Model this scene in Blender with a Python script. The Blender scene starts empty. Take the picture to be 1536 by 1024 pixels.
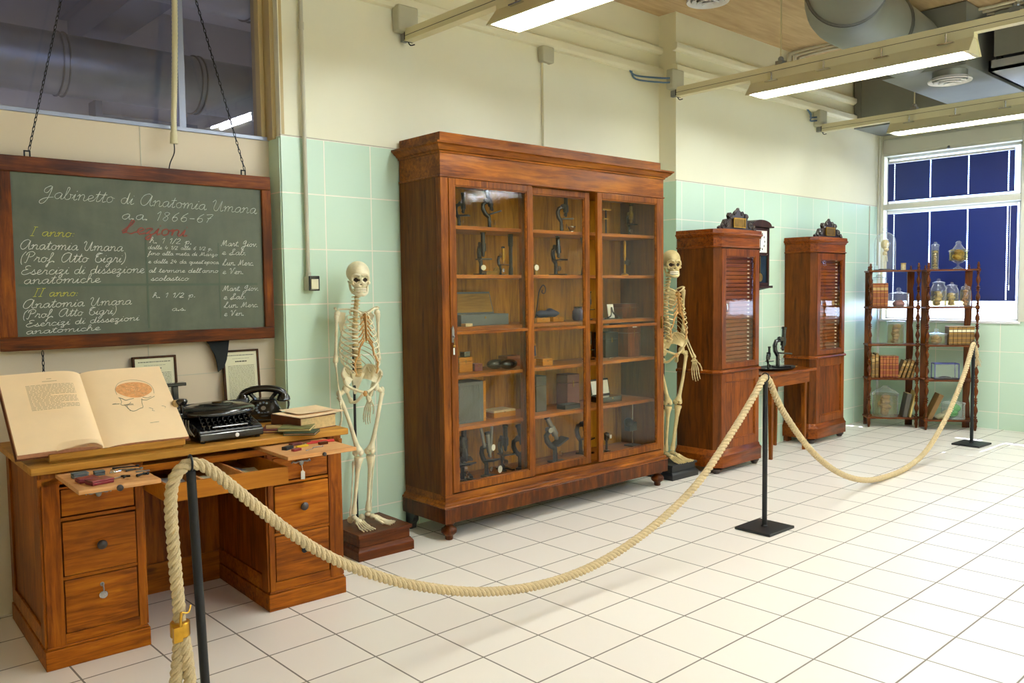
import bpy, bmesh, math, random
from mathutils import Vector, Matrix
R = math.radians
PI = math.pi
rnd = random.Random(7)
COL = bpy.context.scene.collection

# ------------------------------------------------------------------ object helpers
def setp(o, label=None, cat=None, group=None, kind=None):
    if label: o['label'] = label
    if cat: o['category'] = cat
    if group: o['group'] = group
    if kind: o['kind'] = kind
    return o

def thing(name, loc, rz, label, cat, group=None, rx=0.0, ry=0.0):
    o = bpy.data.objects.new(name, None)
    COL.objects.link(o)
    o.empty_display_size = 0.05
    o.location = loc
    o.rotation_euler = (rx, ry, rz)
    return setp(o, label, cat, group)

def copy_tree(o, parent=None):
    c = o.copy()
    COL.objects.link(c)
    if parent is not None:
        c.parent = parent
        c.matrix_parent_inverse = o.matrix_parent_inverse.copy()
    for ch in list(KIDS.get(o.name, [])):
        k = copy_tree(ch, c)
        KIDS.setdefault(c.name, []).append(k)
    return c
KIDS = {}

class MB:
    """collects shapes into one mesh"""
    def __init__(s):
        s.v = []; s.f = []; s.m = []; s.mi = 0; s.T = None
    def _add(s, vs, fs):
        b = len(s.v)
        if s.T is not None:
            vs = [s.T @ Vector(v) for v in vs]
        s.v += [tuple(v) for v in vs]
        s.f += [tuple(b + i for i in f) for f in fs]
        s.m += [s.mi] * len(fs)
        return s
    def box(s, x0, x1, y0, y1, z0, z1):
        v = [(x, y, z) for z in (z0, z1) for y in (y0, y1) for x in (x0, x1)]
        f = [(0, 2, 3, 1), (4, 5, 7, 6), (0, 1, 5, 4), (2, 6, 7, 3), (0, 4, 6, 2), (1, 3, 7, 5)]
        return s._add(v, f)
    def hexa(s, bot, top):
        """bot/top: four points each, counter-clockwise seen from above"""
        v = list(bot) + list(top)
        return s._add(v, [(3, 2, 1, 0), (4, 5, 6, 7), (0, 1, 5, 4), (1, 2, 6, 5), (2, 3, 7, 6), (3, 0, 4, 7)])
    def prism(s, pts, h0, h1, axis='z'):
        n = len(pts)
        def mk(p, h):
            if axis == 'z': return (p[0], p[1], h)
            if axis == 'y': return (p[0], h, p[1])
            return (h, p[0], p[1])
        a = sum(pts[i][0] * pts[(i + 1) % n][1] - pts[(i + 1) % n][0] * pts[i][1] for i in range(n))
        v = [mk(p, h0) for p in pts] + [mk(p, h1) for p in pts]
        f = [tuple(range(n - 1, -1, -1)), tuple(range(n, 2 * n))] + [(i, (i + 1) % n, n + (i + 1) % n, n + i) for i in range(n)]
        flip = (a < 0) != (h1 < h0)
        if axis == 'y': flip = not flip
        if flip: f = [tuple(reversed(q)) for q in f]
        return s._add(v, f)
    def lathe(s, prof, c=(0, 0, 0), n=20, axis='z', cap=True):
        v = []; f = []
        for (r, h) in prof:
            for k in range(n):
                a = 2 * PI * k / n
                x, y = r * math.cos(a), r * math.sin(a)
                if axis == 'z': p = (x, y, h)
                elif axis == 'y': p = (x, h, -y)
                else: p = (h, x, y)
                v.append((c[0] + p[0], c[1] + p[1], c[2] + p[2]))
        for i in range(len(prof) - 1):
            for k in range(n):
                k2 = (k + 1) % n
                f.append((i * n + k, i * n + k2, (i + 1) * n + k2, (i + 1) * n + k))
        if cap:
            if prof[0][0] > 1e-5: f.append(tuple(range(n - 1, -1, -1)))
            if prof[-1][0] > 1e-5: f.append(tuple(range((len(prof) - 1) * n, len(prof) * n)))
        return s._add(v, f)
    def cyl(s, p, q, r, r2=None, n=12):
        return s.tube([p, q], [r, r if r2 is None else r2], n)
    def tube(s, path, r, n=8, cap=True, flat=None):
        P = [Vector(p) for p in path]
        m = len(P)
        if not hasattr(r, '__len__'): r = [r] * m
        t0 = (P[1] - P[0]).normalized()
        up = Vector((0, 0, 1)) if abs(t0.z) < 0.9 else Vector((1, 0, 0))
        nx = t0.cross(up).normalized()
        v = []; f = []
        for i in range(m):
            if i == 0: t = P[1] - P[0]
            elif i == m - 1: t = P[-1] - P[-2]
            else: t = (P[i + 1] - P[i]).normalized() + (P[i] - P[i - 1]).normalized()
            if t.length < 1e-9: t = t0
            t = t.normalized()
            nx = (nx - t * nx.dot(t))
            if nx.length < 1e-6: nx = t.orthogonal()
            nx.normalize()
            ny = t.cross(nx)
            for k in range(n):
                a = 2 * PI * k / n
                e = nx * math.cos(a) + ny * math.sin(a) * (flat or 1.0)
                v.append(P[i] + e * r[i])
        for i in range(m - 1):
            for k in range(n):
                k2 = (k + 1) % n
                f.append((i * n + k, i * n + k2, (i + 1) * n + k2, (i + 1) * n + k))
        if cap:
            f.append(tuple(range(n - 1, -1, -1))); f.append(tuple(range((m - 1) * n, m * n)))
        return s._add(v, f)
    def ball(s, c, r, n=12, m=8, fn=None):
        rx, ry, rz = (r, r, r) if not hasattr(r, '__len__') else r
        v = [(0, 0, -1)]; f = []
        for i in range(1, m):
            b = -PI / 2 + PI * i / m
            for k in range(n):
                a = 2 * PI * k / n
                v.append((math.cos(b) * math.cos(a), math.cos(b) * math.sin(a), math.sin(b)))
        v.append((0, 0, 1))
        for k in range(n):
            f.append((0, 1 + (k + 1) % n, 1 + k))
            f.append((len(v) - 1, 1 + (m - 2) * n + k, 1 + (m - 2) * n + (k + 1) % n))
        for i in range(m - 2):
            for k in range(n):
                k2 = (k + 1) % n
                f.append((1 + i * n + k, 1 + i * n + k2, 1 + (i + 1) * n + k2, 1 + (i + 1) * n + k))
        if fn: v = [fn(*p) for p in v]
        return s._add([(c[0] + p[0] * rx, c[1] + p[1] * ry, c[2] + p[2] * rz) for p in v], f)
    def quad(s, a, b, c, d):
        return s._add([a, b, c, d], [(0, 1, 2, 3)])
    def build(s, name, mat, parent=None, smooth=False, bevel=0.0, sub=0, label=None, cat=None, group=None, kind=None, seg=2, loc=None):
        me = bpy.data.meshes.new(name)
        me.from_pydata([tuple(v) for v in s.v], [], s.f)
        mats = mat if isinstance(mat, (list, tuple)) else [mat]
        for mm in mats: me.materials.append(mm)
        if len(mats) > 1:
            me.polygons.foreach_set('material_index', s.m)
        o = bpy.data.objects.new(name, me)
        COL.objects.link(o)
        if parent is not None:
            o.parent = parent
            KIDS.setdefault(parent.name, []).append(o)
        if loc: o.location = loc
        if smooth:
            me.polygons.foreach_set('use_smooth', [True] * len(me.polygons))
            me.set_sharp_from_angle(angle=R(smooth if smooth is not True else 40))
        if bevel:
            b = o.modifiers.new('bevel', 'BEVEL'); b.width = bevel; b.segments = seg; b.limit_method = 'ANGLE'; b.angle_limit = R(40)
            b.harden_normals = False
        if sub:
            m = o.modifiers.new('sub', 'SUBSURF'); m.levels = sub; m.render_levels = sub
        return setp(o, label, cat, group, kind)

def structure(mb, name, mat, **k):
    return mb.build(name, mat, kind='structure', **k)

def spline(pts, n=6, closed=False):
    P = [Vector(p) for p in pts]
    out = []
    m = len(P)
    rng = range(m if closed else m - 1)
    for i in rng:
        if closed: p0, p1, p2, p3 = P[i - 1], P[i], P[(i + 1) % m], P[(i + 2) % m]
        else: p0, p1, p2, p3 = P[max(i - 1, 0)], P[i], P[i + 1], P[min(i + 2, m - 1)]
        for k in range(n):
            t = k / n
            out.append(0.5 * ((2 * p1) + (p2 - p0) * t + (2 * p0 - 5 * p1 + 4 * p2 - p3) * t * t + (3 * p1 - p0 - 3 * p2 + p3) * t ** 3))
    if not closed: out.append(P[-1])
    return out

# ------------------------------------------------------------------ materials
def srgb(c):
    if isinstance(c, str):
        c = [int(c[i:i + 2], 16) / 255 for i in (0, 2, 4)]
    return tuple((x / 12.92 if x <= 0.04045 else ((x + 0.055) / 1.055) ** 2.4) for x in c) + (1.0,)

class NT:
    def __init__(s, name):
        s.mat = bpy.data.materials.new(name); s.mat.use_nodes = True
        s.nt = s.mat.node_tree; s.n = s.nt.nodes; s.l = s.nt.links
        s.bsdf = s.n['Principled BSDF']; s.out = s.n['Material Output']
    def node(s, t, **k):
        o = s.n.new(t)
        for a, b in k.items():
            if a in o.inputs: o.inputs[a].default_value = b
            else: setattr(o, a, b)
        return o
    def link(s, a, b): s.l.new(a, b)
    def coords(s, scale=(1, 1, 1), rot=(0, 0, 0), kind='Object'):
        tc = s.node('ShaderNodeTexCoord'); mp = s.node('ShaderNodeMapping')
        mp.inputs['Scale'].default_value = scale; mp.inputs['Rotation'].default_value = rot
        s.link(tc.outputs[kind], mp.inputs['Vector']); return mp.outputs[0]
    def ramp(s, fac, stops):
        r = s.node('ShaderNodeValToRGB'); e = r.color_ramp.elements
        while len(e) < len(stops): e.new(0.5)
        for i, (p, c) in enumerate(stops):
            e[i].position = p; e[i].color = c
        s.link(fac, r.inputs[0]); return r.outputs[0]
    def mix(s, fac, a, b, mode='MIX'):
        m = s.node('ShaderNodeMix'); m.data_type = 'RGBA'; m.blend_type = mode
        for sock, val in ((m.inputs[0], fac), (m.inputs[6], a), (m.inputs[7], b)):
            if isinstance(val, (int, float, tuple)): sock.default_value = val
            else: s.link(val, sock)
        return m.outputs[2]
    def math(s, op, a, b=None, c=None):
        m = s.node('ShaderNodeMath'); m.operation = op
        for i, v in enumerate((a, b, c)):
            if v is None: continue
            if isinstance(v, (int, float)): m.inputs[i].default_value = v
            else: s.link(v, m.inputs[i])
        return m.outputs[0]
    def noise(s, vec, scale, detail=3, rough=0.5, dist=0.0):
        n = s.node('ShaderNodeTexNoise'); n.inputs['Scale'].default_value = scale; n.inputs['Detail'].default_value = detail
        n.inputs['Roughness'].default_value = rough; n.inputs['Distortion'].default_value = dist
        if vec is not None: s.link(vec, n.inputs['Vector'])
        return n.outputs[0]
    def bump(s, h, strength=0.2, dist=0.01):
        b = s.node('ShaderNodeBump'); b.inputs['Strength'].default_value = strength; b.inputs['Distance'].default_value = dist
        s.link(h, b.inputs['Height']); s.link(b.outputs[0], s.bsdf.inputs['Normal']); return b
    def base(s, col):
        if isinstance(col, tuple): s.bsdf.inputs['Base Color'].default_value = col
        else: s.link(col, s.bsdf.inputs['Base Color'])
    def set(s, **k):
        for a, b in k.items(): s.bsdf.inputs[a.replace('_', ' ')].default_value = b

def plain(name, c, rough=0.5, metal=0.0, var=0.0, vscale=8, bump=0.0, bscale=60, coat=0.0, spec=None):
    m = NT(name); m.set(Roughness=rough, Metallic=metal)
    if coat: m.set(Coat_Weight=coat, Coat_Roughness=0.1)
    if spec is not None: m.bsdf.inputs['Specular IOR Level'].default_value = spec
    c = srgb(c)
    if var:
        v = m.coords(); n = m.noise(v, vscale, 4, 0.6)
        lo = tuple(x * (1 - var) for x in c[:3]) + (1,); hi = tuple(min(1, x * (1 + var)) for x in c[:3]) + (1,)
        m.base(m.ramp(n, [(0.3, lo), (0.7, hi)]))
    else: m.base(c)
    if bump:
        v = m.coords(); m.bump(m.noise(v, bscale, 3), bump, 0.01)
    return m.mat

def wood(name, dark, mid, light, axis='z', rough=0.35, scale=1.0, blotch=0.5, knots=False, coat=0.3, figure=0.0, spec=0.14, tone=(0.80, 0.72, 0.30)):
    m = NT(name); rough = rough + 0.08; m.set(Roughness=rough, Coat_Weight=coat * 0.18, Coat_Roughness=0.12)
    m.bsdf.inputs['Specular IOR Level'].default_value = spec
    st = {'x': (1.2, 14, 14), 'y': (14, 1.2, 14), 'z': (14, 14, 1.2)}[axis]
    v = m.coords(tuple(a * scale for a in st))
    fine = m.noise(v, 3.2, 6, 0.65, 0.6)
    st2 = {'x': (0.7, 4, 4), 'y': (4, 0.7, 4), 'z': (4, 4, 0.7)}[axis]
    v2 = m.coords(tuple(a * scale for a in st2))
    big = m.noise(v2, 1.3, 3, 0.5, 1.2)
    fac = m.math('ADD', m.math('MULTIPLY', fine, 0.6), m.math('MULTIPLY', big, 0.4))
    D, M_, L = [(c[0] * tone[0], c[1] * tone[1], c[2] * tone[2], 1.0) for c in (srgb(dark), srgb(mid), srgb(light))]
    col = m.ramp(fac, [(0.36, D), (0.5, M_), (0.64, L)])
    bl = m.noise(m.coords((1, 1, 1)), 2.3 * scale, 3, 0.6, 0.3)
    col = m.mix(m.math('MULTIPLY', m.ramp(bl, [(0.42, (0, 0, 0, 1)), (0.68, (1, 1, 1, 1))]), blotch), col, D)
    if figure:
        w = m.node('ShaderNodeTexWave'); w.wave_type = 'BANDS'; w.bands_direction = 'X'
        w.inputs['Scale'].default_value = 1.6; w.inputs['Distortion'].default_value = 9; w.inputs['Detail'].default_value = 3
        w.inputs['Detail Scale'].default_value = 1.4
        m.link(m.coords((2.2, 2.2, 1.6)), w.inputs['Vector'])
        col = m.mix(m.math('MULTIPLY', m.ramp(w.outputs[1], [(0.35, (0, 0, 0, 1)), (0.75, (1, 1, 1, 1))]), figure), col, D)
    if knots:
        vo = m.node('ShaderNodeTexVoronoi'); vo.inputs['Scale'].default_value = 3.1; vo.inputs['Randomness'].default_value = 1
        m.link(m.coords({'x': (0.6, 1, 1), 'y': (1, 0.6, 1), 'z': (1, 1, 0.6)}[axis]), vo.inputs['Vector'])
        k = m.ramp(vo.outputs['Distance'], [(0.035, (1, 1, 1, 1)), (0.085, (0, 0, 0, 1))])
        col = m.mix(m.math('MULTIPLY', k, 0.8), col, tuple(x * 0.35 for x in D[:3]) + (1,))
    m.base(col)
    m.bump(fine, 0.12, 0.004)
    return m.mat
M = {}
M['pine_x'] = wood('stained_pine_x', '663208', 'a8601a', 'cc8228', 'x', 0.38, 1.0, 0.55, knots=True)
M['pine_z'] = wood('stained_pine_z', '5c2c08', '9c5616', 'be7424', 'z', 0.4, 1.0, 0.6, knots=True)
M['pine_top'] = wood('pale_pine_x', '8e6430', 'b5853f', 'c8974e', 'x', 0.42, 0.8, 0.25, tone=(0.95, 0.88, 0.62))
M['pine_raw'] = wood('raw_pine_x', 'c48c56', 'd6a26c', 'dfb07e', 'x', 0.5, 0.8, 0.15, tone=(0.97, 0.92, 0.85))
M['walnut_x'] = wood('walnut_x', '54290c', '8f5220', 'b0702e', 'x', 0.3, 1.0, 0.4, coat=0.5)
M['walnut_z'] = wood('walnut_z', '4f260b', '844a1c', 'a5652a', 'z', 0.3, 1.0, 0.4, coat=0.5)
M['walnut_side'] = wood('walnut_side', '432210', '6b3d18', '80501f', 'z', 0.4, 0.8, 0.4, coat=0.3)
M['burl'] = wood('burl_walnut', '35170a', '602f14', '7e4822', 'z', 0.25, 0.8, 0.3, coat=0.6, figure=0.45)
M['back_board'] = wood('cabinet_back', '7a5212', 'b07c22', 'c8943a', 'z', 0.55, 0.8, 0.3, coat=0.0, tone=(1, 0.9, 0.5))
M['shelf_wood'] = wood('shelf_wood', '7a431c', 'a4642f', 'b6783c', 'x', 0.45, 1.0, 0.2, coat=0.1)
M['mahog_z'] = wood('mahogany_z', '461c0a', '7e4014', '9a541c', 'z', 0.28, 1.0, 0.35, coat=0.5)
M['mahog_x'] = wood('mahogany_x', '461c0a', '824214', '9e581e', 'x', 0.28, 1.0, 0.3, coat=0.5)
M['mahog_burl'] = wood('mahogany_burl', '401808', '7a3a18', '985222', 'z', 0.25, 0.8, 0.5, coat=0.6, figure=0.25)
M['tray_wood'] = wood('tray_wood', '6a3414', '86481e', '96582a', 'x', 0.5, 1.0, 0.2, coat=0.0)
M['etagere'] = wood('etagere_wood', '38180a', '5e3012', '784018', 'z', 0.25, 1.2, 0.3, coat=0.6)
M['etagere_x'] = wood('etagere_wood_x', '3c1a0b', '643414', '7e441c', 'x', 0.3, 1.2, 0.3, coat=0.5)
M['board_frame_x'] = wood('board_frame_x', '38190a', '733a10', '9c5a1c', 'x', 0.4, 1.1, 0.8, coat=0.3)
M['board_frame_z'] = wood('board_frame_z', '38190a', '733a10', '9c5a1c', 'z', 0.4, 1.1, 0.8, coat=0.3)
M['plinth_wood'] = wood('plinth_wood', '3c1a0c', '5f2f18', '754020', 'x', 0.35, 1.0, 0.3)
M['dark_frame'] = wood('dark_frame', '2a160c', '4a2a18', '5e3a22', 'z', 0.4, 1.5, 0.2)
M['clock_wood'] = wood('clock_wood', '1c0c0a', '341815', '46221c', 'z', 0.35, 1.2, 0.2)
M['black'] = plain('black_enamel', '0b0b0c', 0.22, coat=0.6)
M['black_matt'] = plain('black_matt', '16171a', 0.5)
M['iron'] = plain('dark_iron', '14161b', 0.45, 0.3)
M['brass'] = plain('brass', 'c99a3a', 0.3, 1.0, var=0.2, vscale=20)
M['brass_old'] = plain('old_brass', '8a6a30', 0.4, 1.0, var=0.3, vscale=20)
M['chrome'] = plain('chrome', 'd8d8d8', 0.15, 1.0)
M['steel'] = plain('dull_steel', '8a8a88', 0.35, 0.9)
M['galv'] = plain('galvanised_steel', 'a2a6a8', 0.42, 0.55, var=0.12, vscale=3)
M['duct_grey'] = plain('duct_sheet', '7e817a', 0.5, 0.5, var=0.08, vscale=2)
M['wall_paint'] = plain('warm_white_paint', 'e6e3c8', 0.7, var=0.02, vscale=1.5)
M['trunk_paint'] = plain('cream_metal', 'd3cba4', 0.45)
M['grey_plastic'] = plain('grey_plastic', 'b6b49c', 0.5)
M['conduit'] = plain('conduit_grey', 'b9b59e', 0.5)
M['panel_white'] = plain('white_panel', 'd3c4a8', 0.55)
M['post_cream'] = plain('cream_post', 'b49f6c', 0.5)
M['alu_frame'] = plain('grey_frame', '8e93a0', 0.4, 0.4)
M['win_frame'] = plain('window_frame', 'c6c5b4', 0.5)
M['win_white'] = plain('white_sill', 'eeeeee', 0.4)
M['other_wall'] = plain('lilac_white_paint', 'c6c5c6', 0.8)
M['paper'] = plain('cream_paper', 'fadcae', 0.8, var=0.04, vscale=5)
M['page_edge'] = plain('page_edges', 'cdb27c', 0.8, var=0.15, vscale=60)
M['doc_paper'] = plain('document_paper', 'e0dcb8', 0.7)
M['ink'] = plain('ink', '4c4c3a', 0.8)
M['white_card'] = plain('white_card', 'e9e9dc', 0.7)
M['bone'] = plain('old_bone', 'e0d6b2', 0.5, var=0.16, vscale=14, bump=0.15)
M['bone_dark'] = plain('brown_cartilage', 'b98a4c', 0.55, var=0.2, vscale=20)
M['spine_bone'] = plain('old_vertebrae', 'c9b07a', 0.55, var=0.2, vscale=20)
M['cavity'] = plain('skull_cavity_shade', '33251a', 0.8)  # dark tone painting the shade into eye and nose hollows
M['bone2'] = plain('yellow_bone', 'c9b47e', 0.5, var=0.22, vscale=14, bump=0.15)
M['tooth'] = plain('tooth', 'e8dfc4', 0.35)
M['rope'] = plain('hemp_rope', 'ccb78e', 0.85, var=0.12, vscale=50, bump=0.5, bscale=260)
M['red_box'] = plain('red_leather', '7c1420', 0.35)
M['red'] = plain('red_wood', 'c8231c', 0.4)
M['yellow'] = plain('yellow_paint', 'd9b51e', 0.45)
M['maroon'] = plain('maroon', '6a2a26', 0.6)
M['green_cloth'] = plain('green_cloth', '3e4a30', 0.75, var=0.3, vscale=25)
M['tan'] = plain('tan_cloth', 'b09460', 0.8, var=0.15, vscale=20)
M['leather'] = plain('brown_leather', '6a3a1c', 0.5, var=0.3, vscale=12)
M['orange_leather'] = plain('orange_leather', '7c3c12', 0.5, var=0.25, vscale=15)
M['book_tan'] = plain('tan_book', '6e5024', 0.55, var=0.25, vscale=15)
M['book_dark'] = plain('dark_book', '4d4a42', 0.7)
M['gold'] = plain('gilt', 'b88c34', 0.35, 0.6)
M['navy'] = plain('blue_case', '252c50', 0.5)
M['purple'] = plain('purple_glass', '3c2a5c', 0.2)
M['grey_box'] = plain('grey_card', '565f62', 0.7, var=0.1)
M['wood_box'] = wood('small_box_wood', 'a0661e', 'c08432', 'cc9544', 'x', 0.4, 2.0, 0.1)
M['specimen'] = plain('yellow_specimen', 'a58a52', 0.6, var=0.4, vscale=30, bump=0.6, bscale=60)
M['specimen_pale'] = plain('pale_specimen', 'c8b48a', 0.6, var=0.25, vscale=40, bump=0.6, bscale=80)
M['specimen_orange'] = plain('orange_specimen', 'b4762e', 0.5, var=0.3, vscale=40, bump=0.5, bscale=80)
M['specimen_red'] = plain('red_specimen', '8c4a40', 0.5, var=0.3, vscale=40)
M['green_leaf'] = plain('green_foliage', '3f8f3c', 0.6, var=0.3, vscale=20)
M['cloth_black'] = plain('black_cloth', '12181a', 0.9)
M['blue_frame'] = plain('blue_metal', '39427e', 0.4)
M['white_ceramic'] = plain('white_enamel', 'efece0', 0.3)
M['tape'] = plain('white_tape', 'f2f0e8', 0.6)
M['cable'] = plain('grey_cable', '8c8c84', 0.5)
M['blue_cable'] = plain('blue_cable', '4a6a86', 0.45)

def mk_slate():
    m = NT('chalkboard_slate'); m.set(Roughness=0.6)
    n = m.noise(m.coords((1, 1, 1.4)), 2.2, 5, 0.65, 0.5)
    n2 = m.noise(m.coords((2, 1, 0.6), (0, 0.5, 0)), 9, 4, 0.6)
    c = m.ramp(m.math('ADD', m.math('MULTIPLY', n, 0.7), m.math('MULTIPLY', n2, 0.3)), [(0.35, srgb('434a3a')), (0.65, srgb('5a604c'))])
    m.base(c); M['slate'] = m.mat
mk_slate()
for nm, c in (('chalk_white', 'dcdcd2'), ('chalk_yellow', 'c9c24a'), ('chalk_red', '9a4a3e')):
    M[nm] = plain(nm, c, 0.95)
M['chalk_faint'] = plain('chalk_faint', 'ccd0c6', 0.95)
M['chalk_smudge'] = plain('chalk_smear', '4c5848', 0.9)  # smeared chalk strips between the text blocks

def mk_glass(name, tint='ffffff', bump=0.0, rough=0.0, ior=1.45, wav=None, haze=0.0):
    """thin pane: transparent + mirror reflection by fresnel, optional waviness of old glass"""
    m = NT(name)
    m.n.remove(m.bsdf)
    tr = m.node('ShaderNodeBsdfTransparent'); tr.inputs['Color'].default_value = srgb(tint)
    gl = m.node('ShaderNodeBsdfGlossy'); gl.inputs['Roughness'].default_value = rough
    fr = m.node('ShaderNodeLayerWeight'); fr.inputs['Blend'].default_value = 0.5
    mx = m.node('ShaderNodeMixShader')
    nrm = None
    if bump:
        v = m.coords(wav or (1, 1, 1)); h = m.noise(v, 5.5, 4, 0.62, 0.8)
        b = m.node('ShaderNodeBump'); b.inputs['Strength'].default_value = bump; b.inputs['Distance'].default_value = 0.01
        m.link(h, b.inputs['Height']); m.link(b.outputs[0], gl.inputs['Normal']); 
    m.link(m.math('ADD', m.math('MULTIPLY', m.math('POWER', fr.outputs[1], 4.0), 0.75), 0.052 * (ior - 0.5)), mx.inputs[0]); m.link(tr.outputs[0], mx.inputs[1]); m.link(gl.outputs[0], mx.inputs[2])
    if haze:
        df = m.node('ShaderNodeBsdfDiffuse'); df.inputs['Color'].default_value = (0.9, 0.93, 0.93, 1)  # white diffuse share painting scattered light into the glass, strongest at the rims
        m2 = m.node('ShaderNodeMixShader'); m.link(m.math('ADD', m.math('MULTIPLY', m.math('POWER', fr.outputs[1], 2.5), haze * 4), haze * 0.6), m2.inputs[0])
        m.link(mx.outputs[0], m2.inputs[1]); m.link(df.outputs[0], m2.inputs[2]); mx = m2
    m.link(mx.outputs[0], m.out.inputs['Surface'])
    return m.mat
M['old_glass'] = mk_glass('wavy_old_glass', 'fbf8ea', 0.024, 0.0, 1.5, (5.0, 1, 5.5))
M['pane'] = mk_glass('window_pane', 'eef0ff', 0.0, 0.0, 1.5)
M['doc_glass'] = mk_glass('picture_glass', 'ffffff', 0.05, 0.02, 0.9)
M['jar_glass'] = mk_glass('jar_glass', 'fafcfc', 0.1, 0.08, 1.6, haze=0.09)
M['liquid'] = mk_glass('preserving_fluid', 'e6dcae', 0.0, 0.05, 1.3)

def emis(name, c, s):
    m = NT(name); m.n.remove(m.bsdf)
    e = m.node('ShaderNodeEmission'); e.inputs[0].default_value = srgb(c); e.inputs[1].default_value = s
    m.link(e.outputs[0], m.out.inputs['Surface']); return m.mat
M['tube_light'] = emis('fluorescent_tube', 'f5fcff', 80.0)
M['next_room_fill'] = emis('next_room_fill_glow', 'f8f6ff', 40.0)  # glow of the lamps added to brighten the next room

def mk_floor():
    m = NT('cream_floor_tiles')
    br = m.node('ShaderNodeTexBrick'); br.offset = 0.0; br.squash = 1.0
    br.inputs['Scale'].default_value = 1.0; br.inputs['Brick Width'].default_value = 1 / 3; br.inputs['Row Height'].default_value = 1 / 3
    br.inputs['Mortar Size'].default_value = 0.0042; br.inputs['Mortar Smooth'].default_value = 0.1
    br.inputs['Color1'].default_value = srgb('f2ebdf'); br.inputs['Color2'].default_value = srgb('eee6da'); br.inputs['Mortar'].default_value = srgb('847c70')
    v = m.coords(); m.link(v, br.inputs['Vector'])
    n = m.noise(m.coords((0.6, 3, 1)), 1.2, 4, 0.6)
    c = m.mix(0.35, br.outputs['Color'], m.ramp(n, [(0.3, srgb('d8cfb9')), (0.7, srgb('f0eadb'))]), 'MULTIPLY')
    c = m.mix(0.9, c, br.outputs['Color'])
    m.base(c); m.set(Roughness=0.32); m.bsdf.inputs['Specular IOR Level'].default_value = 0.4
    r = m.ramp(br.outputs['Fac'], [(0, (0.30,) * 3 + (1,)), (1, (0.8,) * 3 + (1,))]); m.link(r, m.bsdf.inputs['Roughness'])
    inv = m.math('SUBTRACT', 1.0, br.outputs['Fac']); m.bump(inv, 0.25, 0.002)
    return m.mat
M['floor'] = mk_floor()

def mk_walltile(name, swap, off):
    m = NT(name)
    tc = m.node('ShaderNodeTexCoord'); sp = m.node('ShaderNodeSeparateXYZ'); m.link(tc.outputs['Object'], sp.inputs[0])
    cb = m.node('ShaderNodeCombineXYZ')
    u = sp.outputs[1] if swap else sp.outputs[0]
    m.link(m.math('ADD', u, off), cb.inputs[0]); m.link(m.math('ADD', sp.outputs[2], 0.15), cb.inputs[1])
    br = m.node('ShaderNodeTexBrick'); br.offset = 0.0; br.squash = 1.0
    br.inputs['Scale'].default_value = 1.0; br.inputs['Brick Width'].default_value = 1 / 3; br.inputs['Row Height'].default_value = 1 / 3
    br.inputs['Mortar Size'].default_value = 0.0040; br.inputs['Mortar Smooth'].default_value = 0.2
    br.inputs['Color1'].default_value = srgb('c8e0c8'); br.inputs['Color2'].default_value = srgb('c4ddc4'); br.inputs['Mortar'].default_value = srgb('f2eedc')
    m.link(cb.outputs[0], br.inputs['Vector'])
    m.base(br.outputs['Color']); m.set(Roughness=0.3)
    m.bump(m.math('SUBTRACT', 1.0, br.outputs['Fac']), 0.2, 0.002)
    return m.mat
M['tile_x'] = mk_walltile('green_wall_tiles', False, 0.281)
M['tile_y'] = mk_walltile('green_wall_tiles_side', True, 0.28)
M['tile_x2'] = mk_walltile('green_wall_tiles_right', False, 0.195)

def mk_ceiling():
    m = NT('board_ceiling'); m.set(Roughness=0.85)
    n = m.noise(m.coords((1.5, 12, 1)), 1.6, 5, 0.6, 0.4)
    n2 = m.noise(m.coords(), 1.4, 3)
    c = m.ramp(m.math('ADD', m.math('MULTIPLY', n, 0.7), m.math('MULTIPLY', n2, 0.3)), [(0.3, srgb('a48a62')), (0.7, srgb('c9b086'))])
    m.base(c); return m.mat
M['ceiling'] = mk_ceiling()
M['blind'] = plain('blue_blind_slat', '26336e', 0.35)
M['leather2'] = plain('red_leather_book', '782f14', 0.5, var=0.25, vscale=15)
M['red_label'] = plain('gilt_red_label', '9a5a2a', 0.45)
M['book_pale'] = plain('pale_yellow_book', 'cdb46c', 0.6)
M['green2'] = plain('mottled_green_cloth', '6b6c3e', 0.75, var=0.45, vscale=14)
M['wood_pale'] = wood('pale_lid_wood', '8a6a48', 'a98660', 'b89468', 'x', 0.5, 1.5, 0.1)
# ------------------------------------------------------------------ room shell
TT = 2.517            # top of the green tiles
CZ = 3.95             # ceiling height
YL, YR, YP = 0.56, 0.38, 0.70   # planes: tiled wall left part, right part, white partition
XC, XP, XW = 0.766, 4.39, 8.42
b = MB(); b.box(-4.2, 8.75, -7.0, 0.72, -0.1, 0.0); structure(b, 'floor', M['floor'])
b = MB(); b.box(-4.2, 8.75, -7.0, 0.9, CZ, CZ + 0.1); structure(b, 'ceiling', M['ceiling'])
# tiled wall, left part (tiles proud of the paint by a few millimetres)
b = MB(); b.box(XC, XP + 0.2, YL, 0.9, 0, TT); b.mi = 1; b.box(XC + 0.004, XP + 0.2, YL + 0.006, 0.9, TT, CZ)
structure(b, 'wall_back', [M['tile_x'], M['wall_paint']])
b = MB(); b.box(XP, 8.75, YR, 0.95, 0, TT); b.mi = 1; b.box(XP + 0.004, 8.75, YR + 0.006, 0.95, TT, CZ)
structure(b, 'wall_back_right', [M['tile_x2'], M['wall_paint']])
# slim dark grout line on top of the tiles
b = MB(); b.box(XC - 0.002, XP, YL - 0.004, YL + 0.01, TT, TT + 0.006); b.box(XP - 0.002, XW, YR - 0.004, YR + 0.01, TT, TT + 0.006)
structure(b, 'trim_1', M['conduit'])
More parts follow.
